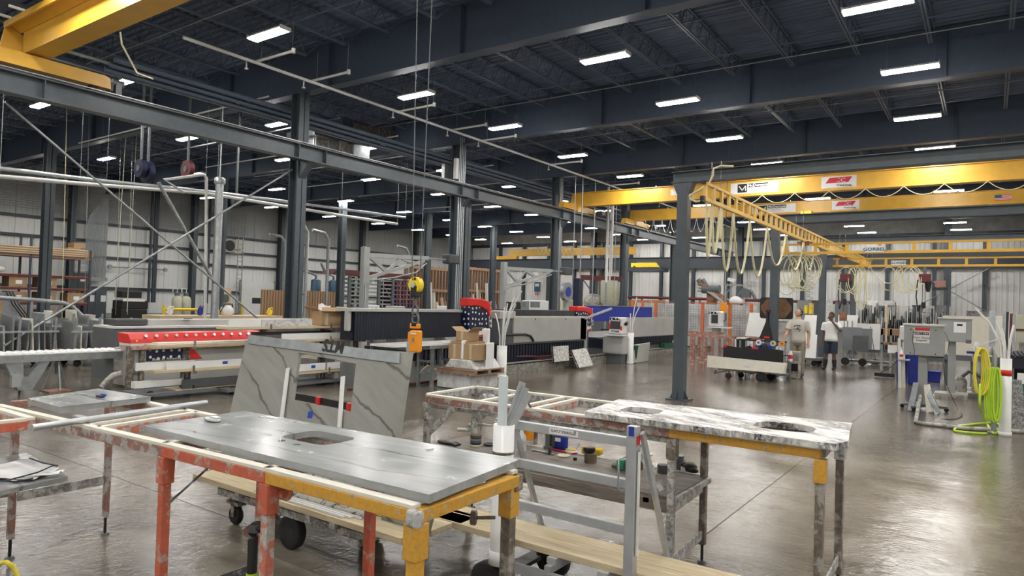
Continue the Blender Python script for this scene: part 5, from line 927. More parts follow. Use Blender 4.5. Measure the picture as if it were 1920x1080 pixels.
MB().bx(-11.22,-10.91,a,b,1.195,z+.27).build('carton', M['cardboard'], t, bevel=.004); MB().bx(-10.91,-10.907,a+.10,a+.17,1.2,z+.22).build('tape', M['card_tape'], t); MB().cb((-10.88,(a+b)/2,z+.30),(.1,b-a,.006),ry=.9).build('flap', M['cardboard'], t); MB().cb((-11.15,a-.06,z+.31),(.36,.16,.006),rx=-.5).cb((-11.15,b+.06,z+.31),(.36,.16,.006),rx=.5).build('flap', M['cardboard'], t)
MB().grid(lambda u,v: Vector((-11.2+.02*math.sin(9*u),a+.15+(b-a)*.5*u,z+.25+.14*v+.03*math.sin(6*u))),8,5).build('foam_sheet', M['foam_white'], t)
t = T('flexible_chain', 'grey cable chain standing in an arc at the end of the strip rack', 'cable chain', (-10.8,10.4,1.1)); pts = [atX(*p,-10.8) for p in ((698,610),(705,600),(703,587),(697,580),(691,585))]; MB().tube(pts+[],.035,8).build('chain', M['galv'], t); MB().bar(pts[0]-Vector((0,0,1.1)),pts[0],.04).build('stand', M['galv'], t)
# ---- remnant carts
stone_cols = ['grey_mid','marble','quartz_white','grey_dark','granite_speck','strip_pale','cream','wood_pale','galv','slab_grey']
rn = random.Random(3)
nth = ['first','second','third','fourth','fifth','sixth','seventh','eighth','ninth','tenth']
for j, (x, y) in enumerate(((-17.9,4.6),(-17.7,6.1),(-17.4,7.6),(-20.2,6.2),(-20.0,8.1))):
    t = T('remnant_cart', f'{nth[j]} castered grey cart of stone offcuts behind the conveyor, counting from the left' , 'cart', (x,y,0), 0, 'remnant carts behind the conveyor')
    MB().bx(x-.45,x+.45,y-.65,y+.65,.16,.22).build('deck', M['grime_metal'], t)
    for dy in (-.6,-.1,.6): MB().bar((x+.4,y+dy,.22),(x+.4,y+dy+.03,1.12),.045).build('post', M['galv'], t)
    MB().bx(x+.42,x+.46,y-.68,y+.68,.78,.82).build('rail', M['galv_bright'], t); MB().bx(x-.46,x-.42,y-.68,y+.68,.9,.94).build('rail', M['galv'], t)
    for dx in (-.35,.35):
        for dy in (-.5,.5): wheel(t,(x+dx,y+dy,.08),.08,.04,'x',t,hub='machine_dark')
    for k in range(10):
        yy_ = y-.56+.125*k; h = rn.uniform(.55,1.0); m = rn.choice(stone_cols); lean = rn.uniform(-.06,.06); w2 = rn.uniform(.25,.42)
        o = MB()._add([(x-w2,yy_,.225),(x+w2,yy_,.225),(x+w2,yy_+.03,.225),(x-w2,yy_+.03,.225),(x-w2,yy_+lean,.225+h),(x+w2*rn.uniform(.6,1),yy_+lean,.225+h*rn.uniform(.8,1)),(x+w2*.8,yy_+lean+.03,.225+h),(x-w2,yy_+lean+.03,.225+h)],[(0,3,2,1),(4,5,6,7),(0,1,5,4),(1,2,6,5),(2,3,7,6),(3,0,4,7)])
        tag(o.build('stone_offcut', M[m]), f'{nth[k]} upright stone offcut on the {nth[j]} remnant cart from the left', 'offcut', 'stone offcuts standing on the remnant carts')
# ================================================================ against the left side wall
XW = -46.9
def wbox(name, label, cat, p0, p1, X, d, m, grp=None, bevel=.0, parts=None):
    """box face on plane x=X spanning two pixel corners"""
    a = atX(*p0, X); b = atX(*p1, X); t = T(name, label, cat, (X-d/2,(a.y+b.y)/2,max(0,b.z)),0,grp); MB().bx(X-d,X,a.y,b.y,max(0,b.z),a.z).build('body', M[m], t, bevel=bevel); return t, a, b
t, a, b = wbox('switch_box', 'upper grey electric panel mounted high on the side wall', 'panel', (138,511), (164,543), -46.5, .3, 'grey_dark')
for k in range(3): MB().bx(-46.49,-46.47,a.y+.1,b.y-.1,a.z+.15+.15*k,a.z+.22+.15*k).build('cable_tray', M['white_paint'], t)
MB().bx(-46.49,-46.48,a.y+.4,a.y+.7,b.z+.5,b.z+.7).build('label', M['paper'], t)
for i, (x0, x1) in enumerate(((158,177),(180,198))):
    t, a, b = wbox('electric_cabinet', ['left','right'][i]+' one of two tall grey electric cabinets at the side wall', 'cabinet', (x0,541), (x1,600), -46.3, .5, 'steel_dark' if 0 else 'steel', 'tall electric cabinets', .01); MB().bx(-46.29,-46.28,a.y+.3,a.y+.6,1.0,1.4).build('label', M['paper'], t)
t = T('conduit_bank', 'dense bank of thin grey conduits running up the side wall', 'conduit', (-46.8,20,2.4)); a = atX(162,480,-46.7).y; b = atX(199,480,-46.7).y
for k in range(22): y = a+(b-a)*k/21; MB().cyl((-46.7,y,2.5),(-46.7,y,6.3+.08*k),.022,5).build('conduit', M['galv'], t)
MB().bx(-46.9,-46.6,a-.1,b+.1,2.3,2.55).build('gutter', M['galv'], t)
for k in range(12): z = 6.4+.14*k; MB().cyl((-46.7,a-9,z+.25),(-46.7,a+.05*k,z),.02,5).build('conduit', M['galv'], t); MB().cyl((-46.7,b-.05*k,z),(-46.7,b+10,z-.1),.02,5).build('conduit', M['galv'], t)
for i, px in enumerate((331,348)):
    a = atX(px,583,-43); c = (-43,a.y,0); t = T('softener_tank', ['left','right'][i]+' one of two pale rounded water softener tanks', 'tank', c, 0, 'water softener tanks')
    MB().lathe(c,[(.28,.3),(.31,.4),(.31,1.25),(.26,1.42),(.12,1.52),(.05,1.53)],18).build('tank', M['tan_tank'], t); MB().lathe(c,[(.25,0),(.27,.3)],16).build('base', M['black'], t); MB().bx(-43.1,-42.9,a.y-.12,a.y+.12,1.53,1.72).build('valve_head', M['machine_dark'], t); MB().tube([(-43,a.y,1.7),(-43,a.y,2.0),(-43,a.y-.3,2.02),(-43,a.y-.3,1.75)],.03,6).build('pipe', M['pvc'], t)
t = T('guard_rail', 'yellow steel guard rail in front of the softener tanks', 'rail', (-41.5,24.5,0)); a = atX(307,588,-41.5); b = atX(375,590,-41.5)
MB().cyl((-41.5,a.y,.68),(-41.5,b.y,.68),.09,12).build('bar', M['yellow_bright'], t)
for y in (a.y,b.y): MB().cyl((-41.5,y,0),(-41.5,y,.95),.09,12).build('post', M['yellow_bright'], t)
t, a, b = wbox('generator', 'black boxy compressor standing at the side wall near the conduits', 'compressor', (227,579), (276,600), -42, 1.2, 'black', None, .05); MB().bx(-43.2,-42.05,a.y+.05,a.y+1.6,a.z,a.z+.5).bx(-43.0,-42.05,a.y+.05,a.y+1.2,a.z+.65,a.z+1.05).build('upper_case', M['black'], t, bevel=.03); MB().bx(-43,-42.04,a.y+.1,a.y+1.4,a.z+.45,a.z+.6).build('papers', M['foam_white'], t)
t = T('unit_heater', 'white unit heater with round fan high on the side wall', 'heater', (-46.3,29.3,4.7)); a = atX(421,446,-46.2); b = atX(453,476,-46.2)
MB().bx(-46.9,-46.2,a.y+.9,b.y,b.z,a.z).build('cabinet', M['tan_tank'], t, bevel=.02); MB().bx(-46.9,-46.2,a.y,a.y+.9,b.z+.05,a.z-.05).build('fan_box', M['machine'], t); MB().cyl((-46.2,a.y+.45,(a.z+b.z)/2),(-46.15,a.y+.45,(a.z+b.z)/2),.4,16).build('fan', M['black'], t)
for n_, (px0, px1, pt, pb) in enumerate(((452,512,527,592),(486,491,350,351))[:1]):
    a = atX(px0,pt,-47.0); b = atX(px1,pb,-47.0); t = tag(MB().bx(-47.3,-47.02,a.y,b.y,0,a.z).build('door_1', M['wall_white']), 'white sectional overhead door in the side wall', kind='structure')
    for k in range(5): MB().bx(-47.02,-46.98,a.y,b.y,.02+a.z*k/5,a.z*(k+1)/5-.03).build('door_panel', M['wall_white'], t)
    MB().bx(-46.98,-46.97,a.y+1.0,a.y+2.2,1.05,1.5).build('door_window', M['screen'], t); MB().bx(-47.05,-46.9,a.y-.12,a.y,0,a.z+.1).bx(-47.05,-46.9,b.y,b.y+.12,0,a.z+.1).build('door_track', M['galv'], t)
    MB().cyl((-46.2,a.y-.4,0),(-46.2,a.y-.4,1.1),.12,12).build('bollard', M['yellow_bright'], t)
# left pallet racking
t = T('pallet_rack', 'tall pallet rack with red beams and brown boards at the far left', 'rack', (-43.5,14,0)); X=-42.6; ys = [9.6,12.4,15.2,18.2]
for y in ys:
    for x in (X,-44.0): MB().bx(x-.05,x+.05,y-.05,y+.05,0,4.6 if y < 18 else 4.0).build('upright', M['steel_dark'], t)
for z in (.95,1.75,2.45,3.55): MB().bx(X-.03,X+.03,ys[0],ys[-1],z-.12,z).bx(-44.03,-43.97,ys[0],ys[-1],z-.12,z).build('beam', M['wood_red'] if z > 3 else M['maroon'], t)
for z in (.95,1.75,2.45,3.55): MB().bx(-44,X,ys[0],ys[-1],z,z+.03).build('deck', M['wood_brown'], t)
for k in range(7): tag(MB().bx(-44.0,X+.1,ys[0]+.2,ys[-1]-.2,3.59+.06*k,3.64+.06*k).build('long_board', M['wood_brown' if k % 2 else 'wood_pale']), f'{OR[k]} from the bottom of the long boards atop the pallet rack', 'board', 'boards atop the pallet rack')
k = 0
for z, ln in ((1.79,5),(.99,6),(.02,5),(2.49,3)):
    for i in range(ln):
        y = 10.0+1.42*i+(.3 if z > 2 else 0); m = 'foam_white' if z > 2.4 else 'cardboard'; nm = 'wrapped_bag' if z > 2.4 else 'cardboard_box'; lv = {1.79:'third',.99:'second',.02:'bottom',2.49:'fourth'}[z]
        o = T(nm, f'{OR[i]} from the left {"white bag" if z > 2.4 else "cardboard box"} on the {lv} level of the pallet rack', 'box' if z < 2.4 else 'bag', (-43.2,y+.4,z), 0, 'goods on the pallet rack')
        if z > 2.4: MB().ell((-43.1,y+.5,z+.22),(.4,.6,.22),14,8).build('bag', M[m], o)
        else: MB().bx(-43.6,X-.02,y,y+.85,z,z+.55).build('carton', M[m], o); MB().bx(X-.02,X-.01,y+.3,y+.6,z+.15,z+.35).build('label', M['paper'], o)
for k,(y,z,h) in enumerate(((17.0,3.6,.5),(17.7,3.6,.35),(17.3,4.1,.3))): tag(MB().bx(-43.4,X,y,y+.65,z,z+h).build('carton', M['cardboard']), ['left','right','top'][k]+' one of three brown cartons on the right end of the pallet rack top', 'carton', 'cartons on the rack top')
# pale boards and panels in front of it
t = T('panel_stand', 'large pale blue grey panel with hanging cables at the far left', 'panel', (-30,9,0)); X=-30; a = atX(0,547,X); b = atX(60,600,X)
MB().prism([(a.y-1,0.1),(a.y-1,a.z),(b.y-.6,a.z),(b.y,.1)], 'x', X-.1, X).build('panel', M['galv'], t); MB().bx(X,X+.06,a.y-1,b.y-1.0,.2,1.35).build('board', M['cardboard'], t)
for k in range(3): MB().tube([(X+.05,b.y-.9+.1*k,1.6),(X+.15,b.y-.7+.1*k,1.1),(X+.1,b.y-.4+.1*k,.7),(X+.1,b.y-.2,.3)],.02,5).build('cable', M['black'], t)
# grey drawer and brown panels, dust collectors, barrels, benches
def slatted(label, p0, p1, X, m, n):
    a = atX(*p0, X); b = atX(*p1, X); t = T('slatted_panel', label, 'panel', (X,(a.y+b.y)/2,0)); MB().bx(X-.08,X-.03,a.y,b.y,.3,a.z).build('back', M['wood_brown'], t)
    for k in range(n): y = a.y+(b.y-a.y)*(k+.5)/n; MB().bx(X-.03,X+.03,y-.09,y+.05,.3,a.z).build('slat', M[m], t)
    for y in (a.y+.2,b.y-.2): MB().bx(X-.4,X,y-.04,y+.04,0,.3).build('foot', M['wood_brown'], t)
slatted('upright brown slatted panel left of the big building column', (491,543), (536,590), -34, 'wood_brown', 9); slatted('upright brown slatted panel right of the big building column', (571,545), (628,592), -33, 'wood_brown', 12)
t = T('plywood_board', 'pale plywood board with two round dark vents by the side wall', 'board', (-38,24,0)); a = atX(411,539,-38); b = atX(432,590,-38)
MB().bx(-38.05,-38,a.y,b.y,0,a.z).build('board', M['wood_pale'], t)
for z in (a.z-.65,a.z-1.35): MB().cyl((-38,(a.y+b.y)/2,z),(-37.95,(a.y+b.y)/2,z),.26,18).build('vent', M['machine_dark'], t)
for i,(px,lab) in enumerate(((592,'left'),(625,'right'))):
    a = atX(px,540,-40); t = T('dust_collector', lab+' one of two dark blue drum dust collectors at the side wall', 'dust collector', (-40,a.y,0),0,'dark blue dust collectors'); MB().lathe((-40,a.y,0),[(.5,.9),(.5,1.8),(.42,2.1)],16).lathe((-40,a.y,0),[(.36,2.1),(.36,2.9),(.2,3.0)],16).build('drum', M['blue_grey'], t); MB().lathe((-40,a.y,0),[(.52,1.78),(.52,1.86)],16).build('rim', M['galv'], t); MB().bx(-40.4,-39.6,a.y-.4,a.y+.4,0,.9).build('stand', M['machine'], t); MB().tube([(-40,a.y,2.9),(-40,a.y,3.3),(-40,a.y-.8,3.5),(-40,a.y-1.2,4.2)],.1,8).build('duct', M['galv'], t)
t = T('bench', 'long pale wooden bench top with tools, in front of the slatted panels', 'bench', (-24,18,0)); a = atX(300,592,-25); b = atX(530,594,-25)
MB().bx(-26.3,-25,a.y,b.y,a.z-.18,a.z).build('top', M['wood_pale'], t)
for y in (a.y+.3,(a.y+b.y)/2,b.y-.3): MB().bx(-25.2,-25.05,y-.05,y+.05,0,a.z-.18).bx(-26.2,-26.05,y-.05,y+.05,0,a.z-.18).bx(-26.2,-25.05,y-.04,y+.04,.2,.3).build('trestle', M['wood_brown'], t)
zb = a.z
for k,(px,m,lab,r,h) in enumerate(((425,'quartz_white','big white cutoff saw with pink strap on the wooden bench',.28,.42),(404,'yellow_bright','yellow tool case on the wooden bench',.16,.3),(375,'blue','blue bottle on the wooden bench',.1,.35),(318,'foam_white','white jug on the wooden bench',.1,.3),(505,'yellow_bright','yellow drill at the right end of the wooden bench',.12,.3))):
    c = atX(px,590,-25.5); t = T('bench_tool', lab, 'tool', (-25.5,c.y,zb)); MB().lathe((-25.5,c.y,zb),[(r*.7,0),(r,h*.3),(r*.9,h*.7),(r*.4,h)],12).build('body', M[m], t); MB().tube([(-25.5,c.y-r,zb+h*.3),(-25.4,c.y-r*.6,zb+h*1.1),(-25.4,c.y+r*.6,zb+h*1.1),(-25.5,c.y+r,zb+h*.3)],.03,6).build('handle', M['black' if k < 2 else m], t)
# shelving with long trays
def trayrack(label, p0, p1, X, n, m, upr=(0,.33,.66,1)):
    a = atX(*p0, X); b = atX(*p1, X); t = T('storage_rack', label, 'rack', (X,(a.y+b.y)/2,0))
    for f in upr: y = a.y+(b.y-a.y)*f; MB().bx(X-.08,X+.06,y-.1,y+.1,0,a.z+.1).bx(X-1.2,X-1.08,y-.1,y+.1,0,a.z+.1).build('upright', M['machine_dark'], t)
    for k in range(n): z = .35+(a.z-.4)*k/(n-1); MB().bx(X-1.1,X-.03,a.y,b.y,z-.10,z).build('tray', M[m], t)
    for i in range(len(upr)-1):
        y0 = a.y+(b.y-a.y)*upr[i]; y1 = a.y+(b.y-a.y)*upr[i+1]
        if i % 2 == 0: MB().bar((X+.05,y0,a.z),(X+.05,y1,a.z*.5),.03).bar((X+.05,y0,a.z*.5),(X+.05,y1,.1),.03).build('brace', M['galv'], t)
    return t, a, b
trayrack('grey open rack of long metal trays left of the jib crane arm', (656,520), (735,590), -34, 11, 'galv'); t, a, b = trayrack('pink and purple pigeonhole rack behind the hook block', (737,524), (778,590), -34.2, 3, 'maroon', (0,1))
k = 0; n1, n2 = 7, 8; X=-34.1
for j in range(n2):
    z = .45+(a.z-.6)*j/n2; MB().bx(X-.9,X+.02,a.y,b.y,z,z+.07).build('shelf', M['purple' if j < 4 else 'pink_crate'], t)
for i in range(n1+1): y = a.y+(b.y-a.y)*i/n1; MB().bx(X-.9,X+.02,y-.05,y+.05,.45,a.z-.1).build('divider', M['purple' if i % 2 else 'pink_crate'], t)
MB().bx(X-1.0,X-.9,a.y,b.y,.4,a.z).build('back', M['black'], t)
# red cover on top
tag(MB().prism([(a.y-5.5,a.z+.12),(a.y-5.0,a.z+.45),(a.y+1,a.z+.4),(b.y,a.z+.15)], 'x', -35.2, -34.1).build('red_tarp', M['maroon']), 'dark red tarp bundle lying on top of the tray racks', 'tarp')
# wooden A-frame racks with standing strips
def woodrack(label, px0, px1, ptop, X, n):
    a = atX(px0,ptop,X); b = atX(px1,ptop,X); t = T('wooden_rack', label, 'rack', (X,(a.y+b.y)/2,0)); H=a.z
    for z in (.3,H*.55,H-.25): MB().bx(X-.06,X+.06,a.y,b.y,z,z+.22).build('crosspiece', M['wood_red' if z < 2 else 'wood_brown'], t)
    for k in range(n+1): y = a.y+(b.y-a.y)*k/n; MB().bx(X-.9,X+.04,y-.05,y+.05,0,H*(.97 if k % 2 else 1)).build('upright', M['wood_red'], t)
    return a, b, H
a, b, H = woodrack('tall brown wooden rack of standing strips behind the hook block', 775, 858, 497, -36, 14); a2, b2, H2 = woodrack('tall brown wooden rack right of the wide double column', 880, 941, 500, -35, 12)
rn = random.Random(5)
for k in range(26):
    y = a.y+(b2.y-a.y)*(k+.3)/26; h = rn.uniform(1.4,3.4); m = rn.choice(['pvc','strip_pale','galv','wood_pale','wood_brown','quartz_white'])
    tag(MB().bar((-34.4,y,0),(-34.75,y+rn.uniform(-.2,.2),h),rn.uniform(.08,.28),.06).build('standing_strip', M[m]), f'{OR[k]} standing strip from the left, leaning on the wooden racks', 'strip', 'strips leaning on the wooden racks')
# scatter of benches and tubs behind the saws
for k,(px0,px1,pt,pb,X,m,lab,nm) in enumerate(((840,872,574,590,-18,'foam_white','white plastic tub with small window behind the first saw','tub'),(700,712,572,586,-17,'foam_white','small white pump case left of the first saw bellows','pump_case'),(745,760,574,588,-17,'machine','pale grey control case behind the black bellows','control_case'),(960,975,566,590,-24,'black','black cabinet behind the second saw','cabinet'),(978,992,564,588,-24,'galv','grey blue cabinet behind the second saw','cabinet'),(993,1030,563,590,-24.5,'foam_white','wide white machine housing behind the second saw','machine_housing'),(1055,1075,562,590,-19,'tan_tank','beige curtain box beside the hose reel','box'))):
    a = atX(px0,pt,X); b = atX(px1,pb,X); t = T(nm, lab, nm.replace('_',' '), (X-.3,(a.y+b.y)/2,0)); MB().bx(X-.6,X,a.y,b.y,max(.25,b.z-.3),a.z).build('case', M[m], t, bevel=.03); MB().bx(X-.55,X-.05,a.y+.05,b.y-.05,0,max(.25,b.z-.3)).build('stand', M['machine_dark'], t); MB().bx(X,X+.01,a.y+.1,(a.y+b.y)/2,(a.z+b.z)/2,a.z-.08).build('hatch', M['grey_mid'], t)
# jib cranes
def jib(label, px0, ptop, px1, X, harm):
    a = atX(px0,ptop,X); b = atX(px1,ptop+2,X); z = a.z; t = T('jib_crane', label, 'jib crane', (X,a.y,0)); y0, y1 = a.y, b.y
    MB().bx(X-.09,X+.09,y0-.12,y0+.12,0,z+.25).build('mast', M['cabinet'], t, bevel=.01); MB().bx(X-.3,X+.3,y0-.3,y0+.3,0,.03).build('base_plate', M['machine_dark'], t)
    MB().bar((X,y0,z),(X,y1-1.0,z+.1),.1,.14).build('arm', M['cabinet'], t); MB().bar((X,y1-1.1,z+.1),(X,y1,z+.12),.05,.06).build('arm_tip', M['galv'], t)
    ye = y1-1.2; cz = lambda y: z-harm*(1-(y-y0)/(ye-y0)); MB().bar((X,y0,z-harm),(X,ye,z),.09,.1).build('lower_chord', M['cabinet'], t)
    pts = [(y0+.1,z),(y0+.95,cz(y0+.95)),(y0+1.55,z),(y0+2.3,cz(y0+2.3))]
    for p, q in zip(pts[:-1], pts[1:]): MB().bar((X,p[0],p[1]),(X,q[0],q[1]),.08,.1).build('web_member', M['cabinet'], t)
    MB().tube([(X+.1,y0-.05,.9),(X+.12,y0-.05,z-harm-.2),(X+.12,y0+.3,z-harm-.02),(X+.12,y0+1.2,z-harm+.1),(X+.12,y0+2.2,z-harm+.32),(X+.12,y1-1.2,z-.08)],.025,6).build('hose', M['galv'], t)
    MB().bx(X-.18,X+.18,y1-.05,y1+.55,z-.02,z+.32).build('hoist_motor', M['grey_dark'], t, bevel=.04); return t
jib('nearer grey jib crane with truss arm and dark hoist at its tip', 685, 478, 838, -16, .75); jib('farther grey jib crane with truss arm behind the second saw', 945, 503, 1056, -16, .72)
t = T('hose_reel', 'grey and blue hose reel mounted on a post behind the second saw', 'hose reel', (-15,22.5,1.5)); c = atX(1062,547,-15.5)
MB().cyl((c.x-.1,c.y,c.z),(c.x+.1,c.y,c.z),.42,24).build('flange', M['galv'], t); MB().cyl((c.x+.1,c.y,c.z),(c.x+.12,c.y,c.z),.22,20).build('hub', M['blue'], t); MB().bx(c.x-.08,c.x+.02,c.y+.1,c.y+.3,0,c.z).build('post', M['machine'], t)
# blue filter tower, red beam frame and boiler
t = T('hopper_frame', 'rusty red beam frame with hopper drum and pipe behind the blue panel', 'hopper', (-16,33,0)); Y=33
a = atY(1090,520,Y); b = atY(1166,524,Y); MB().bar(a,b,.15,.28).build('beam', M['paint_orange_pale' if 0 else 'maroon'], t)
for px in (1091,1118,1166): c = atY(px,522,Y); MB().bx(c.x-.06,c.x+.06,Y-.06,Y+.06,0,c.z).build('post', M['steel_dark'], t)
MB().bar((a.x,Y,a.z),(atY(1118,560,Y).x,Y,a.z-1.1),.05).build('brace', M['steel_dark'], t); c = atY(1144,540,Y); MB().lathe((c.x,Y,0),[(.1,1.5),(.5,1.9),(.52,3.0),(.5,3.1)],16).build('drum', M['tan_tank'], t); MB().cyl((c.x,Y,3.1),(c.x,Y,7.8),.1,10).build('pipe', M['pipe_white'], t); MB().ell((c.x-1.0,Y,1.9),(.6,.4,.5),12,8).build('pump', M['mud'], t)
MB().bx(c.x-1.4,c.x+1.4,Y-.3,Y+.3,0,1.5).build('base', M['machine_dark'], t)
t = T('filter_tower', 'slim dark blue filter tower behind the red hooded saw head', 'filter', (-15,27,0)); c = atY(1084,540,28); MB().bx(c.x-.15,c.x+.15,27.8,28.1,1.6,3.0).build('tower', M['navy'], t, bevel=.03); MB().bx(c.x-.35,c.x+.35,27.7,28.2,0,1.5).build('base', M['machine_dark'], t); MB().bx(c.x-.5,c.x+.3,27.7,28.1,1.5,1.62).build('arm', M['galv'], t)
# end wall signs, exit, long pipe rail
Yw = 59.2
for (x0,y0,x1,y1,m,nm,lab) in ((1002,529,1012,547,'blue_grey','wall_banner','small dark blue banner on the end wall'),(1003,549,1008,553,'red','exit_sign','small red sign under the blue banner'),):
    a = atY(x0,y0,59.0); b = atY(x1,y1,59.0); t = T(nm, lab, 'sign', ((a.x+b.x)/2,59.1,b.z)); MB().bx(a.x,b.x,59.0,59.06,b.z,a.z).build('panel', M[m], t); MB().bx(a.x+.1,b.x-.1,58.98,59.0,(a.z+b.z)/2+.05,a.z-.15).build('mark', M['quartz_white'], t)
    MB().bx(a.x,a.x+.05,59.06,59.3,b.z,a.z).build('bracket', M['galv'], t)
t = T('process_pipe', 'long dark pipe running low along the end wall', 'pipe', (-15,58,3)); a = atY(1178,557,57.5); b = atY(1680,560,57.5); MB().cyl((a.x,57.5,a.z),(b.x,57.5,a.z-.05),.12,8).build('pipe', M['maroon'], t)
for k in range(8): x = a.x+(b.x-a.x)*(k+.5)/8; MB().bx(x-.05,x+.05,57.4,57.6,0,a.z-.1).build('stand', M['machine_dark'], t)
for k,(x0,x1) in enumerate(((1153,1180),(1182,1213),(1222,1240))):
    a = atY(x0,562,50); b = atY(x1,562,50); t = T('plywood_crate', ['left','middle','right'][k]+' one of three orange brown plywood boxes above the mesh fence', 'crate', ((a.x+b.x)/2,50,0),0,'plywood boxes far behind'); MB().bx(a.x,b.x,50,50.8,0,a.z).build('crate', M['wood_brown'], t); MB().bx(a.x,b.x,49.97,50,a.z*.5,a.z*.5+.12).build('batten', M['wood_pale'], t)
# ================================================================ robot cell
Y=28.5; t = T('mesh_fence', 'wire mesh safety fence with orange posts around the robot arm', 'fence', (-10.5,Y,0)); zt = 2.02; x0 = atY(1186,566,Y).x; x1 = atY(1412,566,Y).x
for px in (1188,1205,1230,1318,1369,1409): c = atY(px,566,Y); MB().bx(c.x-.06,c.x+.06,Y-.04,Y+.04,0,zt).build('post', M['orange_post'], t)
for z in (.1,zt-.03): MB().bx(x0,x1,Y-.015,Y+.015,z,z+.03).build('rail', M['orange_post'] if z > 1 else M['machine_dark'], t)
mb = MB(); n = int((x1-x0)/.11)
for i in range(n): x = x0+.11*i; mb.bx(x-.006,x+.006,Y-.006,Y+.006,.1,zt)
for i in range(18): mb.bx(x0,x1,Y-.006,Y+.006,.12+.107*i,.132+.107*i)
o = mb.build('wire_mesh', M['galv'], t); o['kind'] = 'stuff'
t = T('cell_wall', 'mottled grey splash curtain hanging behind the mesh fence', 'curtain', (-10.5,Y+.6,0)); mat('curtain', (.62,.63,.62), .6, 0, .18, 3); MB().grid(lambda u,v: Vector((x0+(x1-x0)*u,Y+.5+.04*math.sin(60*u),.15+1.8*v)),60,2).build('sheet', M['curtain'], t)
for px in (1190,1300,1408): c = atY(px,566,Y+.6); MB().bx(c.x-.03,c.x+.03,Y+.52,Y+.58,0,1.97).build('stand', M['galv'], t)
Y=31; t = T('industrial_robot', 'orange grey industrial robot arm rising over the mesh fence', 'robot', (-10.2,Y,0))
c = atY(1345,566,Y); MB().cyl((c.x-.1,Y,0),(c.x-.1,Y,1.6),.35,16,.28).build('base', M['rust_machine'], t); MB().bx(c.x-.45,c.x-.05,Y-.2,Y+.2,1.6,2.75).build('column', M['rust_machine'], t, bevel=.05)
MB().cyl((c.x-.6,Y-.3,2.65),(c.x+.2,Y-.3,2.65),.2,14).build('shoulder_motor', M['machine_dark'], t); MB().bar((c.x-.35,Y-.1,2.7),(c.x+.55,Y-.1,2.05),.2,.24).build('forearm', M['rust_machine'], t, bevel=.03)
for k in range(3): MB().tube([(c.x-.8,Y-.35,2.9-.15*k),(c.x-.3,Y-.4,2.75-.1*k),(c.x+.5,Y-.35,2.1-.05*k)],.07,8).build('hose', M['machine' if k else 'rust_machine'], t)
for k in range(2): MB().cyl((c.x-.85+.2*k,Y-.2,3.1),(c.x-.6+.2*k,Y-.2,2.75),.11,12).build('motor', M['machine_dark'], t)
t = T('robot_gripper', 'white rounded robot wrist with dark curved cable guard', 'robot', (-9.2,30,0)); c = atY(1382,560,30); MB().ell((c.x,30,c.z-.1),(.35,.25,.22),14,8).build('wrist', M['foam_white'], t); MB().tube([(c.x+.05,30,c.z-.2),(c.x+.1,30,c.z-.7),(c.x-.15,30,c.z-1.2),(c.x-.2,30,.0)],.12,10).build('arm', M['machine'], t); MB().tube([(c.x+.1,29.9,c.z+.1),(c.x+.3,29.9,c.z+.45),(c.x+.65,29.9,c.z+.3),(c.x+.8,29.9,c.z+.02)],.07,8).build('cable_guard', M['machine_dark'], t); MB().tube([(c.x+.2,29.9,c.z-.2),(c.x+.38,29.9,c.z-.5),(c.x+.36,29.9,c.z-1.1)],.05,8).build('hose', M['black'], t); MB().bx(c.x+.2,c.x+.6,29.8,30,c.z+.05,c.z+.4).build('tool', M['machine_dark'], t)
Y=27.8; t = T('light_mast', 'slim mast with short arm and white floodlight above the fence', 'mast', (-8.5,Y,0)); c = atY(1361,533,Y); MB().bx(c.x-.04,c.x+.04,Y-.04,Y+.04,0,c.z).build('mast', M['galv'], t); d = atY(1394,536,Y); MB().bx(c.x,d.x,Y-.03,Y+.03,c.z-.06,c.z).bar((c.x,Y,c.z-.4),(c.x+.3,Y,c.z-.05),.03).build('arm', M['galv'], t); e = atY(1374,524,Y); MB().cb((e.x-.05,Y,c.z+.17),(.28,.2,.12),ry=.3).build('lamp_head', M['foam_white'], t)
t = T('pendant_control', 'yellow pendant control box hanging by the fence', 'controller', atY(1357,575,26)); c = atY(1357,577,26); MB().bx(c.x-.12,c.x+.12,25.95,26.05,c.z-.2,c.z+.2).build('box', M['orange'], t, bevel=.02); MB().cyl((c.x,26,c.z+.2),(c.x+.02,26,8.75),.012,6).build('cable', M['cable_black'], t); MB().tube([(c.x+.08,26,c.z-.2),(c.x+.1,26,c.z-.45),(c.x,26,c.z-.5),(c.x-.04,26,c.z-.7)],.02,6).build('lead', M['cable_black'], t)
for px0,px1,pt,lab in ((1404,1437,586,'tall white slab leaning behind the brown octagonal board'),): 
    a = atY(px0,pt,24.5); b = atY(px1,pt,24.5); t = tag(MB()._add([(a.x-.15,24.2,.05),(b.x,24.2,.05),(b.x,24.23,.05),(a.x-.15,24.23,.05),(a.x,24.6,a.z),(b.x,24.6,a.z),(b.x,24.63,a.z),(a.x,24.63,a.z)],[(0,3,2,1),(4,5,6,7),(0,1,5,4),(1,2,6,5),(2,3,7,6),(3,0,4,7)]).build('white_slab', M['quartz_white']), lab, 'slab'); MB().bx(a.x,b.x,24.64,24.9,0,a.z-.2).build('rack_back', M['grey_dark'], t) if False else None
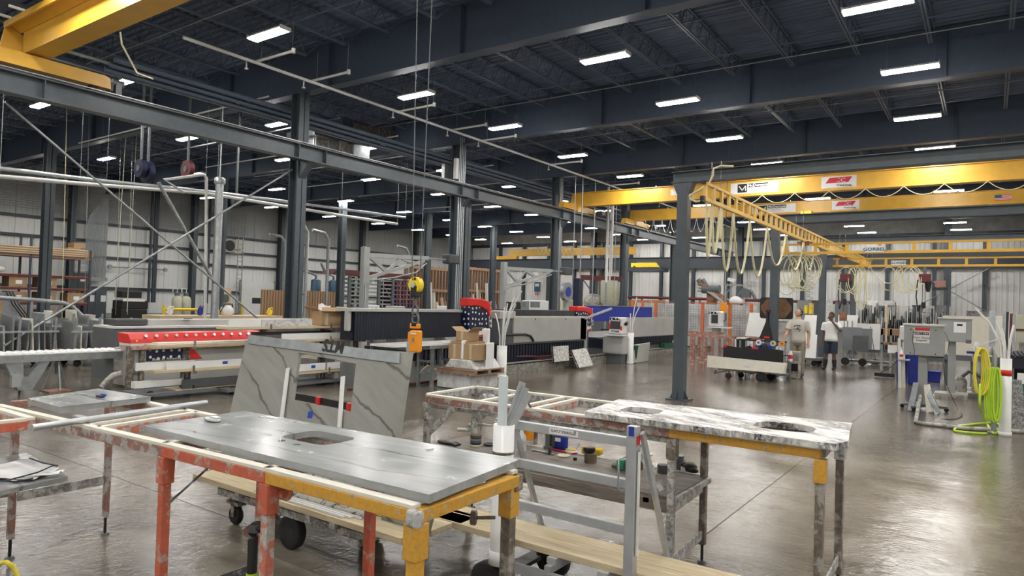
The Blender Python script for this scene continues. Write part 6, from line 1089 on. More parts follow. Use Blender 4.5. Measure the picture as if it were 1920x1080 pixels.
# red tables
for k,(y,xa,xb,lab) in enumerate(((20.75,-8.0,-5.6,'long faded red metal table before the fence, behind the black slab'),(23.0,-8.9,-7.6,'short faded red metal table nearer the fence'))):
    t = T('red_table', lab, 'table', ((xa+xb)/2,y,0)); z=.95
    for dy in (0,.75): MB().bx(xa,xb,y+dy-.03,y+dy+.03,z-.07,z).build('rail', M['red_table'], t)
    for x in (xa+.02,(xa+xb)/2,xb-.02): MB().bx(x-.025,x+.025,y,y+.75,z-.06,z-.0).build('rail', M['red_table'], t)
    for x in (xa+.45,(xa+xb)/2+.3,xb-.1):
        for dy in (0,.75): l = MB().bx(x-.035,x+.035,y+dy-.035,y+dy+.035,.06,z-.07).build('leg', M['red_table'], t); MB().cyl((x,y+dy,0),(x,y+dy,.06),.09,10,.04).build('foot', M['red_table'], l)
# brown octagon board on black lifter
Y=20.0; x0,x1,z0,z1 = -5.36,-4.47,1.54,2.14
t = T('vacuum_lifter', 'black lifter holding a dark board with two brown octagonal pads behind the post', 'lifter', (-5.0,Y,0)); MB().prism(rrect((x0+x1)/2,(z0+z1)/2,(x1-x0)/2,(z1-z0)/2,.06,3), 'y', Y, Y+.05).build('board', M['black'], t)
xm = (x0+x1)/2; c_=.20
MB().prism([(x0+c_,z0+.03),(x1-c_,z0+.03),(x1-.03,z0+c_+.05),(x1-.03,z1-c_-.05),(x1-c_,z1-.03),(x0+c_,z1-.03),(x0+.03,z1-c_-.05),(x0+.03,z0+c_+.05)], 'y', Y-.02, Y).build('pad', M['cork'], t)
MB().prism([(-5.22,.98),(-4.86,.98),(-4.98,1.45),(-4.99,1.75),(-5.03,1.75),(-5.05,1.45)], 'y', 19.45, 19.6).build('arm_cover', M['black'], t); MB().bx(-5.06,-4.94,19.45,19.56,1.72,1.79).build('red_head', M['maroon'], t); MB().bx(-5.25,-4.8,19.4,20.1,0,.12).bx(-5.1,-4.95,19.5,20.0,.12,1.0).bx(-5.08,-4.96,19.58,20.0,1.4,1.6).build('stand', M['machine_dark'], t); MB().bx(-5.08,-4.94,19.43,19.46,1.0,1.05).build('red_tag', M['red'], t)
# cart with black and cream slabs
t = T('slab_cart', 'castered cart under the cream and black slabs on the open floor', 'cart', (-5,17.9,0)); 
MB().bx(-5.7,-4.2,17.5,18.1,.20,.25).build('deck', M['mud'], t)
for x in (-5.2,-4.9,-4.6): MB().bx(x-.03,x+.03,17.4,18.1,.15,.20).build('cross_member', M['machine_dark'], t)
for x,y,r in ((-5.42,17.45,.075),(-5.25,17.95,.075),(-4.62,17.42,.115),(-4.5,17.98,.115)): wheel(t,(x,y,r),r,.05,'y',t,hub='galv'); MB().bx(x-.02,x+.02,y+.03,y+.05,r,.20).build('wheel_bracket', M['machine_dark'], t)
for x in (-5.0,-4.3): MB().bar((x,17.75,.25),(x,17.85,.9),.04).build('post', M['galv'], t)
MB().bar((-5.75,17.45,.12),(-5.45,17.5,.2),.03).cyl((-5.78,17.45,.1),(-5.74,17.45,.2),.03,8).build('hitch', M['machine_dark'], t)
t = T('cream_slab', 'long cream slab with small white label on the front of the cart', 'slab', (-5,17.4,.26)); MB()._add([(-5.95,17.36,.26),(-4.08,17.36,.25),(-4.03,17.42,.25),(-5.9,17.42,.26),(-5.97,17.44,.55),(-4.02,17.44,.50),(-4.0,17.48,.50),(-5.95,17.48,.55)],[(0,3,2,1),(4,5,6,7),(0,1,5,4),(1,2,6,5),(2,3,7,6),(3,0,4,7)]).build('slab', M['cream'], t); MB().bx(-5.02,-4.87,17.37,17.378,.35,.45).build('label', M['paper'], t)
t = T('black_slab', 'matt black slab with angled top and red stickers standing on the cart', 'slab', (-4.8,17.6,.26)); MB().prism([(-5.6,.26),(-4.12,.26),(-4.12,.80),(-4.55,.83),(-4.85,.83),(-4.95,.87) ,(-5.1,.80),(-5.6,.84)], 'y', 17.55, 17.58).build('slab', M['slab_black'], t); MB().bx(-4.88,-4.72,17.54,17.55,.79,.83).bx(-5.6,-5.52,17.54,17.55,.79,.85).build('sticker', M['red'], t)
t = T('tool_trolley', 'shelf of blue canisters and tape rolls between the black slab and the man', 'trolley', (-4.5,18.5,0)); MB().bx(-5.4,-4.2,18.2,18.8,.62,.66).bx(-5.4,-4.2,18.2,18.8,.12,.16).build('shelf', M['machine_dark'], t)
for x in (-5.37,-4.23):
    for y in (18.23,18.77): MB().bx(x-.02,x+.02,y-.02,y+.02,0,1.0).build('post', M['galv'], t)
MB().bx(-5.4,-4.2,18.2,18.24,.96,1.0).build('handle_bar', M['black'], t)
for k,(x,r,h,m,lab) in enumerate(((-4.95,.07,.2,'blue','left blue canister on the trolley shelf'),(-4.8,.08,.22,'navy','dark canister on the trolley shelf'),(-4.64,.07,.22,'blue','right blue canister on the trolley shelf'),(-4.45,.06,.16,'foam_white','white bottle at the right of the trolley shelf'))): o = T('canister', lab, 'canister', (x,18.4,.66),0,'canisters on the tool trolley'); MB().lathe((x,18.4,.66),[(r*.9,0),(r,.02),(r,h),(r*.5,h+.03)],16).build('body', M[m], o)
for k,(x,z,m) in enumerate(((-4.52,.93,'pad_cream'),(-4.30,.94,'orange'),(-4.88,.93,'foam_white'))): o = T('tape_roll', ['cream','orange','white'][k]+' tape roll hung on the trolley handle bar', 'tape roll', (x,18.17,z)); MB().cyl((x,18.14,z),(x,18.195,z),.07,20).build('roll', M[m], o); MB().cyl((x,18.135,z),(x,18.14,z),.03,14).build('core', M['machine_dark'], o)
t = T('spray_bottle', 'white bottle with red label at the right end of the tool trolley', 'bottle', (-4.12,18.3,.5)); MB().lathe((-4.12,18.3,.5),[(.05,0),(.05,.2),(.02,.26)],14).build('bottle', M['foam_white'], t); MB().lathe((-4.12,18.3,.5),[(.052,.06),(.052,.16)],14).build('label', M['red'], t); MB().bx(-4.2,-4.05,18.22,18.38,.47,.5).build('bracket', M['galv'], t)
t = T('cage_box', 'small square frame box with dark inside behind the black slab', 'box', (-5.35,18.9,.0)); MB().bx(-5.72,-5.68,18.9,19.2,.0,1.0).bx(-5.4,-5.36,18.9,19.2,0,1.0).bx(-5.72,-5.36,18.9,19.2,.96,1.0).bx(-5.72,-5.36,18.9,19.2,.66,.7).build('frame', M['foam_white'], t); MB().bx(-5.68,-5.4,18.95,19.2,.7,.96).build('inside', M['black'], t)
t = T('mud_bin', 'grey splattered plastic bin in front of the man looking up', 'bin', (-4.25,19.0,0)); MB().prism([(-4.38,0.0),(-4.06,0.0),(-4.04,.72),(-4.34,.72)], 'y', 18.95, 19.2).build('bin', M['mud'], t, bevel=.02); MB().bx(-4.25,-4.08,18.94,18.952,.2,.4).build('stain_pad', M['black'], t)
# white slabs behind the men
for k,(x0,x1,z0,z1,y,lab) in enumerate(((-5.05,-4.68,.9,1.66,24.3,'tall white slab on the dolly behind the man looking up'),(-5.0,-4.60,.26,1.02,24.0,'lower white slab in front on the same dolly'))):
    tag(MB()._add([(x0-.1,y-.12,z0),(x1,y-.12,z0),(x1,y-.09,z0),(x0-.1,y-.09,z0),(x0,y+.05,z1),(x1,y+.05,z1),(x1,y+.08,z1),(x0,y+.08,z1)],[(0,3,2,1),(4,5,6,7),(0,1,5,4),(1,2,6,5),(2,3,7,6),(3,0,4,7)]).build('white_slab', M['quartz_white']), lab, 'slab')
t = T('slab_dolly', 'low castered dolly holding the white slabs behind the man looking up', 'dolly', (-4.9,24.2,0)); MB().bx(-5.3,-4.5,23.8,24.8,.18,.25).build('deck', M['machine_dark'], t); MB().bx(-5.1,-4.7,24.4,24.5,.25,.9).build('back', M['steel_dark'], t)
for x in (-5.15,-4.65):
    for y in (23.9,24.7): wheel(t,(x,y,.09),.09,.05,'y',t,hub='machine_dark')
t = T('yellow_lifter', 'bright yellow lifting jaws standing behind the white slab', 'lifter', (-5.5,30,0)); a = atY(1508,568,30); b = atY(1522,589,30); MB().bx(a.x,a.x+.12,30,30.2,b.z,a.z-.1).bx(a.x+.18,b.x,30,30.3,b.z-.1,a.z).build('jaw', M['yellow_bright'], t, bevel=.03); MB().bx(a.x,b.x,30,30.2,0,b.z).build('stand', M['machine_dark'], t)
# grey slabs on A-frame right of the man in shorts
t = T('slab_frame', 'castered upright frame of steel posts with slabs right of the man in shorts', 'frame', (-3.6,26,0))
for x in (-4.05,-3.95,-3.8): MB().bx(x-.02,x+.02,25.6,25.65,.1,1.5).build('post', M['galv'], t)
MB().bx(-4.1,-2.6,25.6,26.2,.12,.18).build('deck', M['machine_dark'], t)
for x in (-3.98,-3.45): wheel(t,(x,25.5,.13),.13,.05,'y',t,hub='machine')
def lslab(label, px0, px1, pt, pb, Y, m):
    a = atY(px0,pt,Y); b = atY(px1,pb,Y); z0 = max(.02,b.z); return tag(MB()._add([(a.x,Y-.1,z0),(b.x,Y-.1,z0),(b.x,Y-.07,z0),(a.x,Y-.07,z0),(a.x,Y+.02,a.z),(b.x,Y+.02,a.z),(b.x,Y+.05,a.z),(a.x,Y+.05,a.z)],[(0,3,2,1),(4,5,6,7),(0,1,5,4),(1,2,6,5),(2,3,7,6),(3,0,4,7)]).build('stone_slab', M[m]), label, 'slab')
lslab('mid grey slab on the frame right of the man in shorts', 1581, 1615, 613, 657, 25.5, 'slab_grey'); lslab('small near black slab in front of the grey ones', 1599, 1628, 629, 659, 25.0, 'grey_dark'); lslab('dark grey slab behind the near black one', 1614, 1635, 616, 655, 26.4, 'slab_grey'); lslab('white slab standing right of the grey ones', 1608, 1650, 606, 656, 27.4, 'quartz_white'); lslab('white slab behind, with faint print, above the grey slabs', 1572, 1608, 590, 614, 28.8, 'quartz_white')
t = T('shovel', 'thin handled shovel leaning on the white slab', 'shovel', atZ(1642,658,0)); c = atY(1642,656,26.9); d = atY(1632,613,27.2); MB().cyl((c.x,26.9,.15),d,.012,6).build('shaft', M['black'], t); MB().ell((c.x,26.9,.08),(.16,.05,.10),10,6).build('blade', M['black'], t)
# row of slabs in the far rack
t = T('slab_rack', 'long far rack frame holding the row of narrow stone slabs', 'rack', (-3.4,36,0)); xa = atY(1608,580,36).x; xb = atY(1790,580,36).x
MB().bx(xa,xb,35.6,37.4,.0,.15).build('base', M['steel_dark'], t); 
for k in range(9): x = xa+(xb-xa)*k/8; MB().bx(x-.03,x+.03,36.5,36.6,.15,1.9).build('post', M['galv'], t)
rn = random.Random(11); cols = ['slab_grey','quartz_white','grey_dark','marble','cream','black','granite_speck','grey_mid','galv','white_granite','wood_red','grey_stone_up']
for row,(yy,n,zmin,zmax) in enumerate(((37.2,44,1.7,2.3),(35.9,50,1.2,1.75))):
    for k in range(n):
        x = xa+(xb-xa)*(k+.5)/n; h = rn.uniform(zmin,zmax); 
        if row == 0 and 0 < k < n: h *= (1 if rn.random() < .8 else .7)
        o = MB()._add([(x-.018,yy-.2,.152),(x+.018,yy-.2,.152),(x+.018,yy+.5,.152),(x-.018,yy+.5,.152)]+[(x-.018+dx_,yy+dy_,h) for dx_,dy_ in ((.0,-.2),(.036,-.2),(.036,.5),(0,.5))],[(0,3,2,1),(4,5,6,7),(0,1,5,4),(1,2,6,5),(2,3,7,6),(3,0,4,7)])
        tag(o.build('stone_slab', M[rn.choice(cols)], None), f'narrow stone slab on edge in the {"rear" if row == 0 else "front"} row of the far slab rack', 'slab', f'{"rear" if row == 0 else "front"} row of slabs in the far rack')
for k in range(7):
    a = atY(1618+23*k,572+(k%2),38.5); tag(MB().bx(a.x,a.x+.42,38.5,38.53,0,a.z).build('stone_slab', M[['marble','slab_grey','granite_speck','quartz_white','grey_dark','marble','grey_mid'][k]]), f'{OR[k]} wide slab from the left standing behind the far slab rack', 'slab', 'wide slabs behind the far rack')
for k,(p0,p1,m,lab) in enumerate((((1495,563),(1522,590),'grey_mid','dark grey slab against the end wall left of the post'),((1526,563),(1541,590),'grey_dark','black slab against the end wall left of the post'),((1548,563),(1562,590),'marble','pale slab against the end wall right of the post'),((1566,566),(1592,595),'slab_grey','black slab against the end wall behind the hoist chain'),((1604,563),(1626,590),'marble','first of three pale slabs against the end wall'),((1626,563),(1646,590),'quartz_white','second of three pale slabs against the end wall'),((1646,563),(1679,590),'marble','third of three pale slabs against the end wall, the widest'))): a = atY(*p0,56.6); b = atY(*p1,56.6); tag(MB().bx(a.x,b.x-.04,56.6,56.65,0,a.z).build('stone_slab', M[m]), lab, 'slab')
# saws, frames between
t = T('workbench', 'cluttered pale bench with wooden post left of the control cabinets', 'bench', (-2.5,24.5,0)); Y=24.5; a = atY(1652,606,Y); b = atY(1690,612,Y); MB().bx(a.x,b.x,Y,Y+.7,.80,.86).bx(a.x,b.x,Y,Y+.7,1.1,1.3).build('top', M['wood_brown'], t)
for x in (a.x+.03,b.x-.03,(a.x+b.x)/2): MB().bx(x-.03,x+.03,Y,Y+.06,0,1.3).build('leg', M['galv'], t)
MB().bx(a.x+.2,b.x-.1,Y-.02,Y+.1,.55,.8).build('bag', M['foam_white'], t); c = atY(1663,575,Y); MB().bx(c.x-.03,c.x+.03,Y-.05,Y,0.9,c.z).build('wood_post', M['wood_pale'], t)
# big beige slab and cabinets
Y=22.3; a = atY(1768,592,Y); b = atY(1884,596,Y); t = T('beige_slab', 'large beige slab standing behind the control cabinets', 'slab', ((a.x+b.x)/2,Y,.7)); MB().bx(a.x,b.x,Y,Y+.03,.72,1.78).build('slab', M['cream'], t)
tag(MB().bx(atY(1812,582,Y).x,atY(1853,582,Y).x,Y-.0,Y+.03,1.785,1.93).build('granite_strip', M['granite_speck']), 'speckled granite strip on top of the large beige slab', 'strip')
t = T('slab_stand', 'low dark stand under the large beige slab', 'stand', ((a.x+b.x)/2,Y,0)); MB().bx(a.x,b.x,Y-.3,Y+.4,.58,.72).build('ledge', M['machine_dark'], t)
for x in (a.x+.1,(a.x+b.x)/2,b.x-.1): MB().bx(x-.04,x+.04,Y-.2,Y+.3,0,.58).build('leg', M['machine_dark'], t)
for k,(px,pt,pb,m) in enumerate(((1860,582,650,'galv'),(1872,592,650,'cream'),(1888,585,640,'quartz_white'))): lslab(['left','middle','right'][k]+' one of three narrow slabs at the right of the beige slab', px-5, px+6, pt, pb, 20.5, m)
t = T('control_cabinet', 'grey control cabinet on post with safety sign, nearest the viewer', 'cabinet', (-1,14.8,0)); Y=14.8
MB().bx(-1.31,-.67,Y,Y+.45,1.02,1.58).build('case', M['cabinet'], t, bevel=.012); MB().bx(-1.33,-.66,Y-.03,Y+.48,1.575,1.61).build('rain_lid', M['white_paint'], t); MB().bx(-1.08,-.93,Y+.12,Y+.27,.10,1.02).build('post', M['cabinet'], t, bevel=.01)
MB().bx(-1.3,-.6,Y+.1,Y+.2,.06,.10).bx(-1.15,-1.05,Y-.3,Y+.6,.06,.10).build('base_frame', M['machine_dark'], t)
for x,y in ((-1.33,Y+.15),(-.62,Y+.15),(-1.1,Y-.3)): wheel(t,(x,y,.04),.04,.03,'y',t,hub='machine_dark')
a = atY(1713,614,Y-.01); b = atY(1743,644,Y-.01); MB().bx(a.x,b.x,Y-.006,Y,b.z,a.z).build('sign_plate', M['quartz_white'], t); MB().bx(a.x+.02,b.x,Y-.010,Y-.006,a.z-.055,a.z+.0).build('sign_red', M['red'], t); MB().bx(a.x+.01,b.x-.01,Y-.010,Y-.006,a.z-.13,a.z-.075).build('sign_band', M['ink'], t)
text('SAFETY FIRST', .044, ((a.x+b.x)/2,Y-.012,a.z-.103), (1,0,0), (0,0,1), M['quartz_white'], t, bold=.001, squash=.98); text('Safety Glasses\nRequired', .05, ((a.x+b.x)/2,Y-.008,a.z-.21), (1,0,0), (0,0,1), M['ink'], t, squash=.95)
for x,z in ((-1.2,1.5),(-.8,1.5),(-1.2,1.06),(-.8,1.06)): MB().cyl((x,Y-.01,z),(x,Y,z),.012,8).build('latch', M['black'], t)
MB().bx(-.93,-.68,Y+.05,Y+.35,.92,1.0).build('tray', M['machine_dark'], t); MB().tube([(-1.15,Y-.01,1.5),(-1.17,Y-.03,1.3),(-1.13,Y-.03,1.1),(-1.14,Y-.01,.98)],.004,5).build('wire', M['black'], t); MB().tube([(-.68,Y+.1,1.5),(-.58,Y,1.3),(-.62,Y-.02,1.1),(-.68,Y+.1,1.0)],.004,5).build('wire', M['black'], t)
for k,(p,q,lab) in enumerate((((-1.16,14.55,.005),(-1.10,14.88,.50),'left grey offcut leaning on the foot of the near cabinet'),((-.72,14.45,.005),(-.93,14.85,.42),'right grey offcut leaning on the foot of the near cabinet'),((-.86,14.6,.005),(-.93,14.86,.48),'pale offcut between cabinet post and right grey one'))): tag(MB().bar(p,q,.10,.03,up=(.3,1,0)).build('stone_offcut', M['galv' if k < 2 else 'strip_pale']), lab, 'offcut')
t = T('control_cabinet', 'second grey control cabinet with white notice, farther back', 'cabinet', (-.6,17.5,0)); Y=17.5
MB().bx(-.9,-.30,Y,Y+.5,1.22,1.72).build('case', M['cabinet'], t, bevel=.012); MB().bx(-.92,-.28,Y-.03,Y+.53,1.715,1.74).build('rain_lid', M['white_paint'], t); MB().bx(-.72,-.58,Y+.15,Y+.3,.1,1.22).build('post', M['cabinet'], t); MB().bx(-.95,-.35,Y-.1,Y+.5,.0,.10).build('base', M['mud'], t)
MB().bx(-.62,-.40,Y-.006,Y,1.42,1.65).build('notice', M['paper'], t); MB().bx(-.56,-.46,Y-.010,Y-.006,1.57,1.61).build('notice_mark', M['ink'], t); MB().bx(-.4,-.3,Y-.03,Y,1.2,1.28).build('bracket', M['machine_dark'], t)
tag(MB().bx(-.72,-.2,Y+.55,Y+.95,1.74,1.765).build('spare_lid', M['white_paint']), 'flat white lid edge behind the second cabinet', 'lid') if False else None
t = T('pump_unit', 'muddy pump and piping on the floor between the cabinets and hose post', 'pump', (-.2,18.6,0)); 
for x,y,r,h in ((-.5,18.4,.12,.35),(-.2,18.5,.10,.5),(.05,18.3,.12,.3)): MB().lathe((x,y,.08),[(r,0),(r,h*.7),(r*.5,h)],14).build('housing', M['mud'], t)
MB().bx(-.7,.25,18.2,18.8,0,.08).build('skid', M['mud'], t); MB().tube([(-.5,18.4,.4),(-.35,18.3,.55),(-.2,18.4,.5),(.1,18.3,.3)],.04,8).build('pipe', M['machine_dark'], t); MB().tube([(-.2,18.5,.5),(-.25,18.4,.9),(-.2,18.5,1.2)],.05,8).build('riser', M['pvc'], t); MB().bx(-.4,.0,18.3,18.6,.95,1.0).build('valve_bar', M['blue'], t)
for k,(x,y,r,h,m,lab) in enumerate(((-1.85,20.6,.13,.75,'blue_bin','left tall blue bin behind the near control cabinet'),(-1.5,20.2,.20,.78,'blue_bin','right tall blue bin behind the near control cabinet'))):
    t = T('blue_bin', lab, 'bin', (x,y,0),0,'blue bins by the cabinets'); MB().prism([(x-r*.85,0),(x+r*.85,0),(x+r,h),(x-r,h)], 'y', y-r, y+r).build('bin', M[m], t, bevel=.03); MB().bx(x-r-.02,x+r+.02,y-r-.02,y+r+.02,h,h+.03).build('rim', M[m], t)
t = T('blue_crate', 'small bright blue crate on the floor behind the cabinet post', 'crate', (-1.2,21.4,0)); MB().prism([(-1.33,0),(-1.05,0),(-1.02,.28),(-1.36,.28)], 'y', 21.3, 21.6).build('crate', M['blue_bin'], t, bevel=.02); MB().bx(-1.35,-1.03,21.28,21.62,.27,.29).build('rim', M['blue'], t)
t = T('squeegee', 'black floor squeegee with frame resting left of the blue bins', 'squeegee', (-2.4,21.9,0)); MB().bx(-2.62,-2.12,21.6,21.66,.02,.12).build('blade', M['black'], t); MB().bar((-2.5,21.63,.1),(-2.2,21.8,.32),.02).bar((-2.2,21.63,.1),(-2.2,21.8,.32),.02).bar((-2.2,21.8,.32),(-1.95,22.2,.75),.025).build('frame', M['black'], t)
t = T('white_cabinet', 'small white dispenser box on stand left of the near cabinet', 'cabinet', (-1.75,19,0)); MB().bx(-1.78,-1.50,19,19.25,1.15,1.5).build('box', M['white_paint'], t, bevel=.02); MB().bx(-1.72,-1.66,19.1,19.16,0,1.15).build('post', M['pvc'], t); MB().bx(-1.80,-1.55,18.9,19.2,.66,.69).build('shelf', M['galv'], t)
t = T('spray_bottle', 'white bottle with red print on the shelf left of the cabinets', 'bottle', (-1.74,18.95,.69)); MB().lathe((-1.74,18.97,.69),[(.05,0),(.05,.18),(.02,.25),(.02,.3)],12).build('bottle', M['foam_white'], t); MB().lathe((-1.74,18.97,.69),[(.052,.06),(.052,.12)],12).build('label', M['red'], t)
for k,(px,pt,r,m,lab) in enumerate(((1686,634,.035,'pvc','thin white pole standing left of the near cabinet'),(1693,660,.045,'strip_pale','pale wooden pole with red marks left of the near cabinet'))): c = atZ(px+1,727,0); d = atY(px-1,pt,c.y); tag(MB().cyl((c.x,c.y,0),(c.x-.03,c.y,d.z),r,10).build('pole', M[m]), lab, 'pole')
# hose post
P = rodpost('hose_post', 'white plastic post with red band standing at the right', .22, 12.72, .075, 1.16, [(-.02,0,-.38,.05,.75),(.0,.02,-.06,.1,.45),(.02,.0,.04,.1,.35),(.03,.02,.06,.2,.5),(-.01,-.02,-.12,.1,.55)], .90)
P['category'] = 'post'
tag(MB().bar((-.22,12.70,1.30),(.16,12.66,1.47),.016).build('cross_rod', M['pvc']), 'thin white rod crossing the tops of the rods in the hose post', 'rod')
t = T('grey_pipe_post', 'grey conduit post with curved cap left of the white hose post', 'post', (.06,12.8,0)); MB().tube([(.08,12.85,0),(.08,12.85,1.2),(.05,12.85,1.32),(.02,12.85,1.2)],.035,10).build('pipe', M['galv'], t); MB().bx(.0,.16,12.77,12.93,0,.02).build('base_plate', M['machine_dark'], t)
def coil(name, label, cx, y, ztop, zbot, w_, n, r, m, spread=.02):
    t = T(name, label, 'hose', (cx,y,zbot)); rr = random.Random(n)
    for k in range(n):
        a = w_*(.55+.5*k/n); dz = rr.uniform(0,.12)*(ztop-zbot); ox = (k-n/2)*spread
        pts = [Vector((cx+ox+.6*a*math.sin(2*PI*i/26), y-.02*k+.03*math.cos(2*PI*i/26), ztop-(ztop-zbot+dz)*(1-math.cos(2*PI*i/26))/2)) for i in range(26)]
        MB().tube(pts, r, 8, closed=True).build('loop', M[m], t)
    return t
coil('garden_hose', 'lime green hose hanging in long loops on the white hose post', .07, 12.60, 1.02, .30, .085, 5, .017, 'hose_green', .030)
coil('yellow_hose', 'yellow hose coil hung on the rods above the lime green one', -.09, 12.66, 1.30, .66, .16, 5, .011, 'hose_yellow', .015)
t = T('floor_hose', 'lime green hose end looped on the wet floor by the post', 'hose', (0,12.5,0)); pts = [atZ(*p,.02) for p in ((1835,720),(1838,760),(1848,790),(1862,812),(1874,806),(1872,795),(1855,793),(1820,796),(1795,801),(1792,808),(1830,812),(1850,813))]
pts[0].z=.55; pts[1].z=.3; pts[0] = atY(1838,720,12.55); pts[1] = atY(1838,765,12.5)
def smooth(P, k=4):
    out = []
    for i in range(len(P)-1):
        p0 = P[max(i-1,0)]; p1 = P[i]; p2 = P[i+1]; p3 = P[min(i+2,len(P)-1)]
        for j in range(k): s = j/k; out.append(.5*((2*p1)+(p2-p0)*s+(2*p0-5*p1+4*p2-p3)*s*s+(3*p1-p0-3*p2+p3)*s**3))
    return out+[P[-1]]
MB().tube(smooth(pts), .018, 8).build('hose', M['hose_green'], t)
t = T('drain_hose', 'grey hose running on the floor from the cabinet foot to the post', 'hose', (-.5,13,0)); MB().tube(smooth([Vector((-1.02,14.7,.28)),atZ(1718,785,.03),atZ(1720,792,.03),atZ(1760,797,.03),atZ(1810,803,.03),atZ(1870,806,.03),atZ(1950,812,.03)]), .03, 8).build('hose', M['mud'], t)
t = T('thin_cable', 'thin black cable looping on the floor right of the near cabinet', 'cable', (-.6,15,0)); MB().tube(smooth([Vector((-.7,14.9,1.0)),atY(1775,720,15)*1.0,atZ(1795,765,.01),atZ(1804,778,.01),atZ(1790,786,.01),atZ(1765,785,.01)]), .006, 5).build('cable', M['cable_black'], t)
t = T('strip_tray', 'thin white edging strip lying on the floor behind the cabinets', 'strip', (-.3,17,0)); a = atZ(1775,724,.02); b = atZ(1845,729,.02); MB().bar(a,b,.05,.03).build('strip', M['quartz_white'], t)
# right edge racks
t = T('roller_table', 'dark roller table with corrugated edge at the right edge', 'table', (.9,16,0)); Y=15.5
for k in range(14): x = .28+.07*k; MB().bx(x,x+.045,Y,Y+2.5,1.05,1.09).build('slat', M['bellows'], t)
MB().bx(.25,1.6,Y,Y+.04,.85,1.04).bx(.25,1.6,Y+2.4,Y+2.5,.3,.95).build('apron', M['bellows'], t)
for x in (.32,1.4): MB().bx(x-.05,x+.05,Y+.04,Y+.15,0,.9).build('leg', M['machine_dark'], t)
t = T('tool_cage', 'pale metal cabinet frame with clamps above the roller table', 'cabinet', (.9,18.6,0)); Y=18.5; a = atY(1905,582,Y); MB().bx(a.x,a.x+1.2,Y,Y+.6,1.25,1.85).bx(a.x,a.x+.06,Y,Y+.06,0,1.25).bx(a.x+1.1,a.x+1.16,Y,Y+.06,0,1.25).build('cabinet', M['tan_tank'], t)
MB().bx(a.x,a.x+1.2,Y-.02,Y,1.5,1.54).build('shelf_edge', M['maroon'], t)
for k,px in enumerate((1880,1886,1893,1899)): a = atY(px,582+3*k,17.6); tag(MB().bar((a.x,17.5,.0),(a.x+.03,17.7,a.z),.05,.04).build('metal_bar', M[['galv','black','maroon','galv'][k]]), f'{OR[k]} of four upright metal bars left of the pale cabinet', 'bar', 'upright bars left of the pale cabinet')
for k,(px0,px1,pt,pb,m,lab) in enumerate(((1893,1912,712,800,'granite_speck','grey speckled board leaning behind the white hose post'),(1906,1922,720,775,'green_bin','dark green panel at the right edge'),(1908,1920,700,735,'quartz_white','white edged sheet at the right edge'))):
    Y=13.6+.3*k; a = atY(px0,pt,Y); b = atY(px1,pb,Y); tag(MB()._add([(b.x-.12,Y-.15,0),(b.x+.1,Y-.15,0),(b.x+.1,Y-.12,0),(b.x-.12,Y-.12,0),(a.x,Y+.1,a.z),(a.x+.16,Y+.1,a.z),(a.x+.16,Y+.13,a.z),(a.x,Y+.13,a.z)],[(0,3,2,1),(4,5,6,7),(0,1,5,4),(1,2,6,5),(2,3,7,6),(3,0,4,7)]).build('leaning_board', M[m]), lab, 'board')
t = T('cart_wheel', 'grey rubber cart wheel cut off at the right edge', 'wheel', atZ(1918,800,0)); c = atZ(1919,805,0); wheel(t,(c.x+.03,c.y,.13),.13,.06,'y',t,hub='galv')
# red marker sign on wall post
t = T('marker_post', 'thin pole with orange square marker before the end wall', 'pole', (-3,50,0)); c = atY(1763,538,50); MB().cyl((c.x,50,0),(c.x,50,c.z),.05,8).build('pole', M['galv'], t); MB().bx(c.x-.28,c.x+.28,49.95,50.05,c.z,c.z+.4).build('marker', M['red_table' if 0 else 'pink_crate'], t); MB().bx(c.x-.4,c.x+.4,49.9,50.1,c.z-.2,c.z-.05).build('lamp_bar', M['black'], t)
for a_,b_ in (((1690,590),(1860,500)),((1700,500),(1860,590))):
    a = atY(*a_,58.6); b = atY(*b_,58.6); t = tag(MB().cyl(a,b,.03,6).build('brace_rod', M['galv']), 'thin cross bracing rod on the end wall '+('rising' if a_[1] > 550 else 'falling')+' to the right', 'rod')
